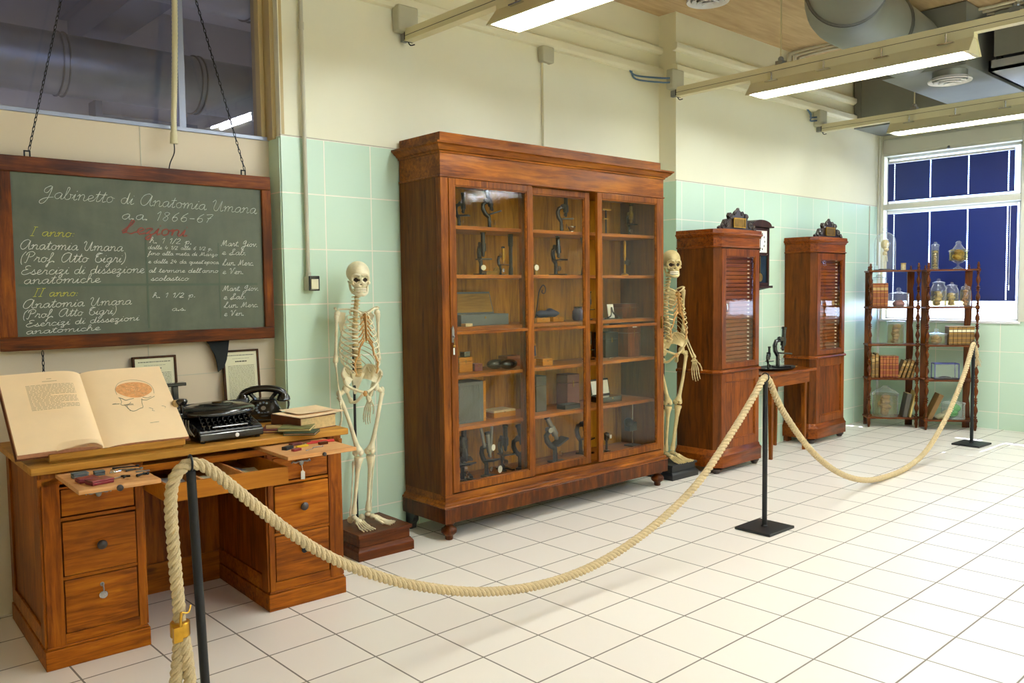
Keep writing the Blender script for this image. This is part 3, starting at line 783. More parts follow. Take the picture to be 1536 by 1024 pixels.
# ------------------------------------------------------------------ pair of slide cabinets with carved crests
def crest(t, w, z0, y):
    # carved scroll crest with a small plaque
    b = MB(); h = 0.16
    def L(pts): return [(w / 2 + x, z0 + z) for x, z in pts]
    out = [(-0.31, 0), (-0.315, 0.018), (-0.29, 0.03), (-0.265, 0.034), (-0.245, 0.055), (-0.225, 0.082), (-0.19, 0.090), (-0.165, 0.080), (-0.150, 0.092), (-0.165, 0.118), (-0.150, 0.142), (-0.118, 0.146), (-0.095, 0.130),
           (-0.07, 0.136), (-0.045, 0.158), (-0.02, 0.172), (0, 0.180)]
    pts = [(x * 0.93, z) for x, z in out]
    pts = pts + [(-x, z) for x, z in reversed(pts[:-1])]
    b.prism(L(pts), y, y + 0.022, 'y')
    for s in (-1, 1):
        for (cx, cz, r) in ((0.195, 0.048, 0.034), (0.128, 0.112, 0.026), (0.255, 0.022, 0.018), (0.060, 0.140, 0.018)):
            sp = []
            for k in range(22):
                a = k / 21 * 3.6 * PI; rr_ = r * (1 - k / 26)
                sp.append((w / 2 + s * (cx * 0.95 + rr_ * math.cos(a)), y - 0.003, z0 + cz + rr_ * math.sin(a)))
            b.tube(sp, 0.0075, 6)
    b.ball((w / 2, y + 0.006, z0 + 0.178), (0.018, 0.014, 0.014))
    c = b.build('carved_crest', M['black_wood'], t, bevel=0.003, label='dark carved scroll crest')
    p = MB(); p.box(w / 2 - 0.082, w / 2 + 0.082, y - 0.016, y - 0.002, z0 + 0.025, z0 + 0.095); pl = p.build('plaque', M['brass_old'], c, bevel=0.003)
    q = MB()
    q.box(w / 2 - 0.092, w / 2 + 0.092, y - 0.019, y - 0.012, z0 + 0.018, z0 + 0.026); q.box(w / 2 - 0.092, w / 2 + 0.092, y - 0.019, y - 0.012, z0 + 0.094, z0 + 0.102)
    q.box(w / 2 - 0.092, w / 2 - 0.084, y - 0.019, y - 0.012, z0 + 0.026, z0 + 0.094); q.box(w / 2 + 0.084, w / 2 + 0.092, y - 0.019, y - 0.012, z0 + 0.026, z0 + 0.094)
    q.build('plaque_frame', M['brass'], c)
M['black_wood'] = plain('dark_carved_wood', '241410', 0.4, coat=0.3)

def slide_cabinet(loc, dep, label, burl, ajar=0.0):
    t = thing('slide_cabinet', loc, 0, label, 'cabinet', 'tall mahogany slide cabinets')
    w = 0.69; c = 0.05
    def P(o=0): return [(o * 0 + 0, dep), (0, c), (c, 0), (w - c, 0), (w, c), (w, dep)]
    path = P()
    def body(z0, z1, name, mat, ins=0.0):
        pts = [tuple(p) for p in offset_path(path, -ins)]
        b = MB(); b.prism(pts, z0, z1); return b.build(name, mat, t)
    b = MB(); mold(b, [(0, 0.055), (0.022, 0.055), (0.022, 0.150), (0.026, 0.156), (0.020, 0.170), (0.010, 0.182), (0.006, 0.20), (0, 0.205)], path); b.build('base', M['mahog_x'], t, smooth=40)
    for x in (0.045, w - 0.045):
        b = MB(); b.lathe([(0.018, 0), (0.026, 0.004), (0.030, 0.016), (0.042, 0.030), (0.044, 0.040), (0.030, 0.050), (0.030, 0.056)], (x, 0.045, 0), 20); b.build('foot', M['black_wood'], t, smooth=60)
    for x in (0.0, w - 0.09):
        b = MB(); b.box(x, x + 0.09, dep - 0.04, dep, 0, 0.056); b.build('foot', M['mahog_z'], t)
    # lower carcass: side walls and a panelled door
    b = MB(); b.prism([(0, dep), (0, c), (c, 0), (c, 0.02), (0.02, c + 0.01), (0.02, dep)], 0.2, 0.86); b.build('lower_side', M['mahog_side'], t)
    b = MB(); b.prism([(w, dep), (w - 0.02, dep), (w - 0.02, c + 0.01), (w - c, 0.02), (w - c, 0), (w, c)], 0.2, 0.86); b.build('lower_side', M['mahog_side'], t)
    frame_door(t, 'lower_door', c, w - c, 0.205, 0.855, -0.002, 0.022, 0.060, 0.075, 0.075, M['mahog_z'], M['mahog_x'], None, None, M['mahog_burl'] if burl else M['mahog_z'])
    b = MB(); b.box(0.02, w - 0.02, c, dep, 0.2, 0.22); b.box(0.02, w - 0.02, c - 0.02, dep, 0.84, 0.87); b.box(0.02, w - 0.02, dep - 0.01, dep, 0.22, 1.95); b.build('carcass_back', M['mahog_x'], t)
    b = MB(); mold(b, [(0, 0.855), (0.016, 0.858), (0.020, 0.868), (0.016, 0.878), (0.004, 0.884), (0, 0.888)], path); b.build('waist_moulding', M['mahog_x'], t, smooth=40)
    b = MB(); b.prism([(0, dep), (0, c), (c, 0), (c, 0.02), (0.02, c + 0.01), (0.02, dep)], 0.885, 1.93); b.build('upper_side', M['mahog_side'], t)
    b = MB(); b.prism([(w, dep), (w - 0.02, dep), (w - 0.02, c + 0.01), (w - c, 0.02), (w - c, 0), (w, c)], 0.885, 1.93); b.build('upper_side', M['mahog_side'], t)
    d = frame_door(t, 'glazed_door', c + 0.004, w - c - 0.004, 0.893, 1.915, -0.002, 0.024, 0.062, 0.045, 0.062, M['mahog_z'], M['mahog_x'], M['old_glass2'])
    b = MB(); b.lathe([(0.002, 0), (0.009, -0.002), (0.002, -0.006)], (c + 0.075, -0.004, 1.44), 12, 'y'); b.box(c + 0.071, c + 0.079, -0.009, -0.004, 1.40, 1.432); b.build('key', M['chrome'], d)
    # stacked slide trays behind the glass
    n = 29
    for k in range(n):
        z = 0.90 + k * 0.0345
        b = MB(); b.box(0.06, w - 0.06, 0.045, dep - 0.02, z, z + 0.029); tr = b.build('tray', M['tray_wood'], t)
        b = MB(); b.cyl((0.10, 0.030, z + 0.014), (0.10, 0.046, z + 0.014), 0.006, n=6); b.build('tray_knob', M['white_ceramic'], tr)
        b = MB(); b.cyl((w - 0.17, 0.030, z + 0.014), (w - 0.17, 0.046, z + 0.014), 0.006, n=6); b.build('tray_knob', M['white_ceramic'], tr)
    pts = [tuple(p) for p in path]
    b = MB(); b.prism(pts, 1.925, 2.02); b.build('frieze', M['mahog_x'], t)
    b = MB(); mold(b, [(0, 1.921), (0.012, 1.924), (0.014, 1.931), (0.0, 1.936)], path); b.build('frieze_bead', M['mahog_x'], t, smooth=40)
    b = MB(); mold(b, [(0, 2.008), (0.008, 2.012), (0.014, 2.026), (0.026, 2.034), (0.028, 2.042), (0.018, 2.048), (0.016, 2.075), (0, 2.078)], path); b.build('cornice', M['mahog_x'], t, smooth=40)
    b = MB(); b.prism([tuple(p) for p in offset_path(path, 0.014)], 2.070, 2.078); b.build('top', M['mahog_x'], t)
    crest(t, w, 2.078, 0.03)
    return t
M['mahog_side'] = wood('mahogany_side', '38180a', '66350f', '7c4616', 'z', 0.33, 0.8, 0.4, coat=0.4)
M['old_glass2'] = mk_glass('cabinet_glass', 'f4f0e4', 0.03, 0.0, 1.5, (1.5, 1, 2))
slide_cabinet((4.395, -0.045, 0), 0.42, 'mahogany slide cabinet with a plain lower panel, behind the middle rope post', False)
slide_cabinet((6.22, 0.05, 0), 0.325, 'mahogany slide cabinet with a figured lower panel, nearer the window', True)

# ------------------------------------------------------------------ small table between the cabinets
t = thing('side_table', (5.25, -0.05, 0), 0, 'narrow brown table between the two slide cabinets', 'table')
b = MB(); b.box(-0.14, 0.80, -0.02, 0.41, 0.772, 0.795); b.build('table_top', M['mahog_x'], t, bevel=0.004)
b = MB(); b.box(0.0, 0.70, 0.005, 0.02, 0.665, 0.772); b.build('apron', M['mahog_x'], t)
b = MB(); b.box(0.68, 0.695, 0.02, 0.38, 0.665, 0.772); b.build('apron', M['mahog_x'], t)
for (x, y) in ((0.0, 0.0), (0.665, 0.03), (0.0, 0.34), (0.665, 0.34)):
    b = MB(); b.hexa([(x + 0.012, y + 0.008, 0), (x + 0.038, y + 0.008, 0), (x + 0.038, y + 0.034, 0), (x + 0.012, y + 0.034, 0)], [(x, y, 0.772), (x + 0.045, y, 0.772), (x + 0.045, y + 0.045, 0.772), (x, y + 0.045, 0.772)])
    b.build('leg', M['walnut_z'], t)

# ------------------------------------------------------------------ wall clock
t = thing('wall_clock', (5.46, YR, 1.545), 0, 'dark wall clock with a tall glazed pendulum case, right behind the first slide cabinet', 'clock')
w, d = 0.36, 0.17
b = MB(); b.box(-w / 2, w / 2, -d, 0, 0.05, 0.60); cs = b.build('clock_case', M['clock_wood'], t, bevel=0.004)
b = MB()
arc = [(-w / 2 - 0.035, 0.60), (-w / 2 - 0.035, 0.615)] + [(-(w / 2 - 0.01) * math.cos(a), 0.615 + 0.055 * math.sin(a)) for a in [PI * k / 12 for k in range(13)]] + [(w / 2 + 0.035, 0.615), (w / 2 + 0.035, 0.60)]
b.prism(arc, -d - 0.03, 0, 'y'); b.build('hood_moulding', M['clock_wood'], t, bevel=0.004)
b = MB(); b.box(-w / 2 - 0.03, w / 2 + 0.03, -d - 0.02, 0, 0.03, 0.052); b.hexa([(-0.1, -0.06, 0), (0.1, -0.06, 0), (0.1, 0, 0), (-0.1, 0, 0)], [(-w / 2, -d, 0.03), (w / 2, -d, 0.03), (w / 2, 0, 0.03), (-w / 2, 0, 0.03)]); b.build('lower_bracket', M['clock_wood'], t, bevel=0.003)
b = MB(); b.box(-0.13, 0.13, -d - 0.004, -d, 0.365, 0.57); dl_ = b.build('dial', M['white_ceramic'], t)
b = MB()
for k in range(12):
    a = k * PI / 6
    b.box(0.082 * math.sin(a) - 0.004, 0.082 * math.sin(a) + 0.004, -d - 0.007, -d - 0.004, 0.468 + 0.082 * math.cos(a) - 0.009, 0.468 + 0.082 * math.cos(a) + 0.009)
b.build('numerals', M['black'], dl_)
b = MB(); b.cyl((0, -d - 0.008, 0.468), (0.02, -d - 0.008, 0.53), 0.003); b.build('hand', M['black'], dl_)
b = MB(); b.cyl((0, -d - 0.009, 0.468), (-0.008, -d - 0.009, 0.39), 0.003); b.build('hand', M['black'], dl_)
b = MB(); b.box(-0.13, 0.13, -d - 0.003, -d, 0.08, 0.335); b.build('case_window', M['clock_glass'] if 'clock_glass' in M else plain('dark_clock_glass', '1f2c30', 0.08), t)
b = MB(); b.lathe([(0.001, 0), (0.04, 0.002), (0.04, 0.008), (0.001, 0.010)], (0, -d - 0.013, 0.13), 24, 'y'); b.box(-0.004, 0.004, -d - 0.010, -d - 0.006, 0.13, 0.33); b.build('pendulum', M['brass_old'], t)
b = MB()
for x in (-0.115, 0.115): b.ball((x, -d - 0.008, 0.348), 0.007)
b.build('stud', M['white_ceramic'], t)
b = MB()
for x in (-0.14, 0.125): b.box(x, x + 0.015, -d - 0.014, -d, 0.07, 0.59)
b.box(-0.14, 0.14, -d - 0.014, -d, 0.57, 0.59); b.box(-0.14, 0.14, -d - 0.014, -d, 0.338, 0.36); b.box(-0.14, 0.14, -d - 0.014, -d, 0.06, 0.08)
b.build('door_frame', M['clock_wood'], t)
# ------------------------------------------------------------------ pedestal desk
DROT = R(-2.8)
DESK = thing('pedestal_desk', (-0.756, -0.161, 0), DROT, 'stained pine pedestal desk with drawers and pulled-out writing boards', 'desk')
DM = Matrix.Translation((-0.756, -0.161, 0)) @ Matrix.Rotation(DROT, 4, 'Z')
def dw(x, y, z): return tuple(DM @ Vector((x, y, z)))
DW, DD = 1.417, 0.78
def pedestal(x0, x1, inner_left):
    g = 0.012
    # plinth around the foot
    b = MB(); b.box(x0, x1, 0, DD, 0, 0.085); b.build('plinth', M['pine_x'], DESK, bevel=0.004)
    b = MB(); b.box(x0 + 0.006, x1 - 0.006, 0.006, DD, 0.085, 0.097); b.build('plinth_moulding', M['pine_x'], DESK, bevel=0.004)
    xa, xb = x0 + g, x1 - g
    b = MB(); b.box(xa, xa + 0.02, 0.02 + 0.0, DD - 0.02, 0.095, 0.845); sd = b.build('side_panel', M['pine_z'], DESK)
    b = MB(); b.box(xb - 0.02, xb, 0.02, DD - 0.02, 0.095, 0.845); b.build('side_panel', M['pine_z'], DESK)
    b = MB(); b.box(xa, xb, DD - 0.02, DD - 0.005, 0.095, 0.845); b.build('back_panel', M['pine_x'], DESK)
    # outer side framing
    for (xs, sgn) in ((xa, -1), (xb, 1)):
        for (ya, yb) in ((0.018, 0.09), (DD - 0.09, DD - 0.02)):
            b = MB(); b.box(xs - (0.010 if sgn < 0 else 0), xs + (0.010 if sgn > 0 else 0), ya, yb, 0.097, 0.845); b.build('side_stile', M['pine_z'], DESK, bevel=0.002)
        b = MB(); b.box(xs - (0.010 if sgn < 0 else 0), xs + (0.010 if sgn > 0 else 0), 0.09, DD - 0.09, 0.097, 0.17); b.build('side_rail', M['pine_x'], DESK, bevel=0.002)
    # front posts
    b = MB(); b.box(xa, xa + 0.07 if inner_left else xa + 0.03, 0.01, 0.035, 0.095, 0.845); b.build('front_post', M['pine_z'], DESK, bevel=0.003)
    b = MB(); b.box(xb - (0.03 if inner_left else 0.072), xb, 0.01, 0.035, 0.095, 0.845); b.build('front_post', M['pine_z'], DESK, bevel=0.003)
    fa = xa + (0.07 if inner_left else 0.03); fb = xb - (0.03 if inner_left else 0.072)
    for (za, zb) in ((0.095, 0.14), (0.374, 0.388), (0.630, 0.643), (0.768, 0.776)):
        b = MB(); b.box(fa, fb, 0.014, 0.035, za, zb); b.build('front_rail', M['pine_x'], DESK)
    for i, (za, zb) in enumerate(((0.142, 0.370), (0.392, 0.624), (0.650, 0.764))):
        b = MB(); b.box(fa + 0.004, fb - 0.004, 0.012 if i != 1 else 0.006, 0.034, za, zb); dr = b.build('drawer', M['pine_x'], DESK, bevel=0.003)
        cx = (fa + fb) / 2 + (0.0 if inner_left else 0.0); yf = 0.006
        if i == 1:
            k = MB(); k.lathe([(0.006, 0), (0.008, -0.014), (0.019, -0.020), (0.021, -0.028), (0.014, -0.036), (0.001, -0.038)], (cx, 0.006, 0.508), 20, 'y'); k.build('knob', M['black_wood'], dr, smooth=50)
        elif i == 0:
            k = MB(); k.cyl((cx, 0.012, 0.325), (cx, -0.004, 0.325), 0.005); k.lathe([(0.002, 0), (0.009, 0.002), (0.009, 0.005), (0.002, 0.006)], (cx, 0.006, 0.325), 12, 'y'); k.cyl((cx, -0.006, 0.328), (cx + 0.002, -0.008, 0.300), 0.003); k.build('key', M['steel'], dr)
            k = MB(); k.lathe([(0.003, -0.002), (0.016, -0.002), (0.018, 0.0), (0.016, 0.002), (0.003, 0.002)], (cx, -0.008, 0.283), 18, 'y'); k.build('key_ring', M['chrome'] if inner_left else M['iron'], dr)
        else:
            k = MB()
            for s in (-1, 1):
                k.tube(spline([(cx, 0.008, 0.728), (cx + s * 0.015, 0.004, 0.736), (cx + s * 0.032, 0.004, 0.733), (cx + s * 0.045, 0.006, 0.738), (cx + s * 0.05, 0.009, 0.730)], 4), [0.005] * 13 + [0.004] * 4, 6)
            k.ball((cx, 0.004, 0.728), (0.012, 0.006, 0.014)); k.build('escutcheon', M['steel'], dr, smooth=True)
            if not inner_left:
                k = MB(); k.cyl((cx, 0.002, 0.722), (cx + 0.004, 0.0, 0.690), 0.0018, n=6); k.prism([(cx - 0.008, 0.645), (cx + 0.013, 0.642), (cx + 0.014, 0.680), (cx + 0.003, 0.692), (cx - 0.007, 0.683)], -0.004, -0.002, 'y'); k.build('paper_tag', M['white_card'], dr)
pedestal(0.0, 0.425, True)
pedestal(0.990, 1.417, False)
b = MB(); b.box(0.41, 1.0, DD - 0.10, DD - 0.08, 0.0, 0.845); b.build('modesty_panel', M['pine_z'], DESK)
b = MB(); b.box(0.41, 1.0, DD - 0.11, DD - 0.10, 0.0, 0.16); b.build('modesty_rail', M['pine_x'], DESK)
b = MB(); b.box(0.0, DW, 0.010, 0.035, 0.790, 0.822); b.build('apron_rail', M['pine_x'], DESK)
b = MB(); b.box(-0.028, DW + 0.024, -0.02, DD + 0.02, 0.845, 0.8775); b.build('desk_top', M['pine_top'], DESK, bevel=0.005)
b = MB(); b.box(DW + 0.024, DW + 0.0275, -0.004, 0.03, 0.848, 0.860); b.build('white_sticker', M['tape'], DESK)
# pulled-out writing boards (slide out of slots under the top)
b = MB(); b.box(0.068, 0.376, -0.395, 0.30, 0.820, 0.838); lb = b.build('writing_board', M['pine_raw'], DESK, bevel=0.003)
k = MB(); k.lathe([(0.005, 0), (0.006, -0.006), (0.013, -0.010), (0.012, -0.018), (0.001, -0.021)], (0.215, -0.395, 0.828), 16, 'y'); k.build('knob', M['black_wood'], lb, smooth=50)
b = MB(); b.box(0.955, 1.310, -0.335, 0.30, 0.820, 0.838); rb = b.build('writing_board', M['pine_raw'], DESK, bevel=0.003)
k = MB(); k.lathe([(0.004, 0), (0.005, -0.004), (0.010, -0.008), (0.009, -0.014), (0.001, -0.016)], (1.135, -0.335, 0.828), 16, 'y'); k.build('knob', M['black_wood'], rb, smooth=50)
# open centre drawer
b = MB()
x0, x1, y0, y1, z0, z1 = 0.428, 0.978, -0.285, 0.30, 0.705, 0.783
b.box(x0, x1, y0, y0 + 0.018, z0, z1); b.box(x0, x0 + 0.012, y0 + 0.018, y1, z0, z1); b.box(x1 - 0.012, x1, y0 + 0.018, y1, z0, z1); b.box(x0, x1, y1, y1 + 0.012, z0, z1)
b.box(x0 + 0.012, x1 - 0.012, y0 + 0.018, y1, z0, z0 + 0.008)
CD = b.build('centre_drawer', M['pine_raw2'] if 'pine_raw2' in M else wood('drawer_pine', 'a0642c', 'b9782f', 'c4843c', 'x', 0.45, 0.9, 0.2), DESK, bevel=0.002)
b = MB()
for x in (0.60, 0.79): b.box(x, x + 0.010, y0 + 0.018, y1, z0 + 0.008, z1 - 0.012)
b.build('drawer_divider', M['pine_raw'], CD)
# papers and glass slides lying in the drawer
M['slides'] = plain('grey_photographs', '8b8f92', 0.3, var=0.35, vscale=40)
for i, (x, y, a, w_, h_) in enumerate(((0.65, -0.12, 6, 0.08, 0.12), (0.74, -0.16, -8, 0.08, 0.12), (0.68, 0.0, 14, 0.09, 0.12), (0.86, -0.14, 5, 0.10, 0.13), (0.90, 0.0, -10, 0.09, 0.13), (0.84, 0.06, 12, 0.09, 0.12), (0.50, -0.15, 4, 0.09, 0.13), (0.54, -0.01, -6, 0.09, 0.13))):
    m = MB(); m.box(-w_ / 2, w_ / 2, -h_ / 2, h_ / 2, 0, 0.003)
    o = m.build('photo_print', M['slides'] if i % 2 else M['doc_paper'], label='small grey print lying in the open centre drawer of the desk', cat='print', group='prints in the open desk drawer')
    o.location = dw(x, y, z0 + 0.0085 + 0.0035 * i); o.rotation_euler = (0, 0, DROT + R(a))
# ------------------------------------------------------------------ chalkboard
BD = thing('chalkboard', (0.0, 0.63, 1.775), R(-0.5), 'green chalkboard in a dark stained wood frame hanging on chains above the desk', 'chalkboard')
BX0, BX1, BZ0, BZ1 = -0.713, 0.715, -0.456, 0.496
fw = 0.078
b = MB(); b.box(BX0, BX1, -0.02, 0.015, BZ1 - fw, BZ1); b.build('frame_rail', M['board_frame_x'], BD, bevel=0.004)
b = MB(); b.box(BX0, BX1, -0.02, 0.015, BZ0, BZ0 + fw * 0.88); b.build('frame_rail', M['board_frame_x'], BD, bevel=0.004)
b = MB(); b.box(BX0, BX0 + fw, -0.022, 0.015, BZ0 + fw * .88, BZ1 - fw); b.build('frame_stile', M['board_frame_z'], BD, bevel=0.004)
b = MB(); b.box(BX1 - 0.058, BX1, -0.022, 0.015, BZ0 + fw * .88, BZ1 - fw); b.build('frame_stile', M['board_frame_z'], BD, bevel=0.004)
b = MB(); b.box(BX0 + 0.03, BX1 - 0.03, -0.006, 0.008, BZ0 + 0.03, BZ1 - 0.03); SL = b.build('slate', M['slate'], BD)
for x in (-0.555, 0.555):
    b = MB(); b.tube([(x - 0.012, -0.005, BZ1), (x - 0.012, -0.005, BZ1 + 0.03)], 0.004, 6); b.tube([(x + 0.012, -0.005, BZ1), (x + 0.012, -0.005, BZ1 + 0.03)], 0.004, 6); b.tube([(x - 0.013, -0.005, BZ1 + 0.027), (x + 0.013, -0.005, BZ1 + 0.027)], 0.004, 6)
    b.build('hanging_eye', M['iron'], BD)
def chain(p, q, label, link=0.024, r=0.0022):
    P, Q = Vector(p), Vector(q); L = (Q - P).length; n = int(L / link); d = (Q - P).normalized()
    b = MB(); a0 = d.orthogonal().normalized(); b0 = d.cross(a0)
    for i in range(n):
        c = P + d * (link * (i + 0.5)); s = a0 if i % 2 else b0
        ring = []
        for k in range(9):
            a = 2 * PI * k / 8
            ring.append(c + d * (math.sin(a) * link * 0.66) + s * (math.cos(a) * 0.0055))
        b.tube(ring, r, 4, cap=False)
    return b.build('hanging_chain', M['iron'], label=label, cat='chain')
chain((-0.55, 0.61, 2.30), (-0.17, 0.64, 3.93), 'left rusty chain holding the chalkboard from above')
chain((0.56, 0.61, 2.30), (0.12, 0.64, 3.93), 'right rusty chain holding the chalkboard from above')
chain((-0.52, 0.66, 1.31), (-0.52, 0.66, 0.9), 'chain end dangling below the chalkboard behind the open atlas', r=0.0022)
# flexible conduit with a wire
t = thing('flexible_conduit', (0.16, 0.615, 2.42), 0, 'beige flexible conduit hanging from above with a thin wire behind the chalkboard', 'conduit')
path = spline([(-0.0, 0, 0.0), (0.005, 0, 0.15), (0.02, 0.01, 0.35), (0.045, 0.04, 0.7), (0.06, 0.07, 1.0), (0.08, 0.075, 1.52)], 30)
b = MB(); b.tube(path, [0.0165 if i % 2 else 0.0145 for i in range(len(path))], 12); b.build('hose', M['trunk_paint'], t, smooth=True)
b = MB(); b.lathe([(0.017, 0.05), (0.021, 0.0), (0.021, -0.012), (0.010, -0.012)], (0, 0, 0), 14); b.build('hose_end', M['trunk_paint'], t, smooth=40)
b = MB(); b.tube(spline([(0, 0, -0.01), (0.003, 0.01, -0.06), (-0.012, 0.04, -0.12), (-0.02, 0.055, -0.2)], 6), 0.003, 6); b.build('wire', M['iron'], t)
# black cloth hanging below the board
b = MB()
cl = [(0.295, 1.345), (0.335, 1.295), (0.362, 1.24), (0.375, 1.19), (0.382, 1.135), (0.418, 1.160), (0.436, 1.205), (0.446, 1.26), (0.458, 1.345)]
b.prism(cl, 0.655, 0.662, 'y'); b.build('black_cloth', M['cloth_black'], label='black cloth pennant hanging below the chalkboard between the two framed sheets', cat='cloth', bevel=0.002)
# ------------------------------------------------------------------ spindle shelves with specimens
EA = R(-54); EWD, EDP = 0.52, 0.24
SHZ = [0.115, 0.553, 0.932, 1.348, 1.752]
def spindle(z0, z1):
    L = z1 - z0
    pr = [(0.0, .018), (0.03, .018), (0.05, .008), (0.08, .016), (0.11, .008), (0.16, .011), (0.24, .020), (0.30, .017), (0.38, .0075), (0.42, .0075), (0.445, .017), (0.47, .008),
          (0.50, .019), (0.53, .008), (0.555, .017), (0.58, .0075), (0.62, .0075), (0.70, .017), (0.76, .020), (0.84, .011), (0.89, .008), (0.92, .016), (0.95, .008), (0.97, .018), (1.0, .018)]
    return [(r * 1.22, z0 + L * q) for q, r in pr]
def etagere(loc, label, toff=0):
    t = thing('spindle_shelf', loc, EA, label, 'shelf', 'dark spindle shelves at the window')
    for i, z in enumerate(SHZ):
        b = MB()
        b.prism([(-0.01, EDP + 0.005), (-0.01, -0.005), (0.03, -0.012), (EWD - 0.03, -0.012), (EWD + 0.01, -0.005), (EWD + 0.01, EDP + 0.005)], z - 0.018, z)
        b.build('shelf_board', M['etagere_x'], t, bevel=0.004)
    for x in (0.012, EWD - 0.012):
        b = MB(); lv = [0.0] + [z for z in SHZ]
        b.lathe([(0.010, 0.0), (0.014, 0.02), (0.020, 0.05), (0.016, 0.07), (0.020, 0.09), (0.018, 0.097)], (x, 0.012, 0), 14)
        for a, c in zip(SHZ[:-1], SHZ[1:]): b.lathe(spindle(a, c - 0.018), (x, 0.012, 0), 14)
        b.lathe([(0.016, 1.752), (0.018, 1.762), (0.010, 1.772), (0.018, 1.79), (0.010, 1.805), (0.013, 1.815), (0.004, 1.83)], (x, 0.012, 0), 14)
        b.build('spindle_post', M['etagere'], t, smooth=60)
        b = MB()
        xx = 0.0 if x < 0.1 else EWD - 0.075
        for a, c in zip([0.0] + SHZ, [SHZ[0] - 0.018] + [z - 0.018 for z in SHZ[1:]] ):
            m_ = (a + c) / 2
            b.prism([(xx, a), (xx + 0.075, a), (xx + 0.07, m_ - 0.06), (xx + 0.06, m_), (xx + 0.07, m_ + 0.06), (xx + 0.075, c), (xx, c)], EDP - 0.018, EDP, 'y')
        b.build('back_post', M['etagere'], t)
        b = MB()
        b.lathe([(0.012, 1.752), (0.016, 1.765), (0.008, 1.775), (0.012, 1.79), (0.003, 1.805)], (xx + 0.037, EDP - 0.01, 0), 10); b.build('back_finial', M['etagere'], t, smooth=60)
    return t
E1 = (7.615, 0.13, 0); E2 = (7.84, -0.40, 0)
etagere(E1, 'left one of the two dark spindle shelves under the window, glass dome on its top')
etagere(E2, 'right one of the two dark spindle shelves, footed glass bowl on its top')
EM = [Matrix.Translation(Vector(E1)) @ Matrix.Rotation(EA, 4, 'Z'), Matrix.Translation(Vector(E2)) @ Matrix.Rotation(EA, 4, 'Z')]
def el(u, px, s, y=0.12):
    a, b_ = ((1299.0, 1375.5), (1390.0, 1466.0))[u]
    x = 0.012 + (px - a) / (b_ - a) * (EWD - 0.024)
    return tuple(EM[u] @ Vector((x, y, SHZ[s] if s >= 0 else 0)))

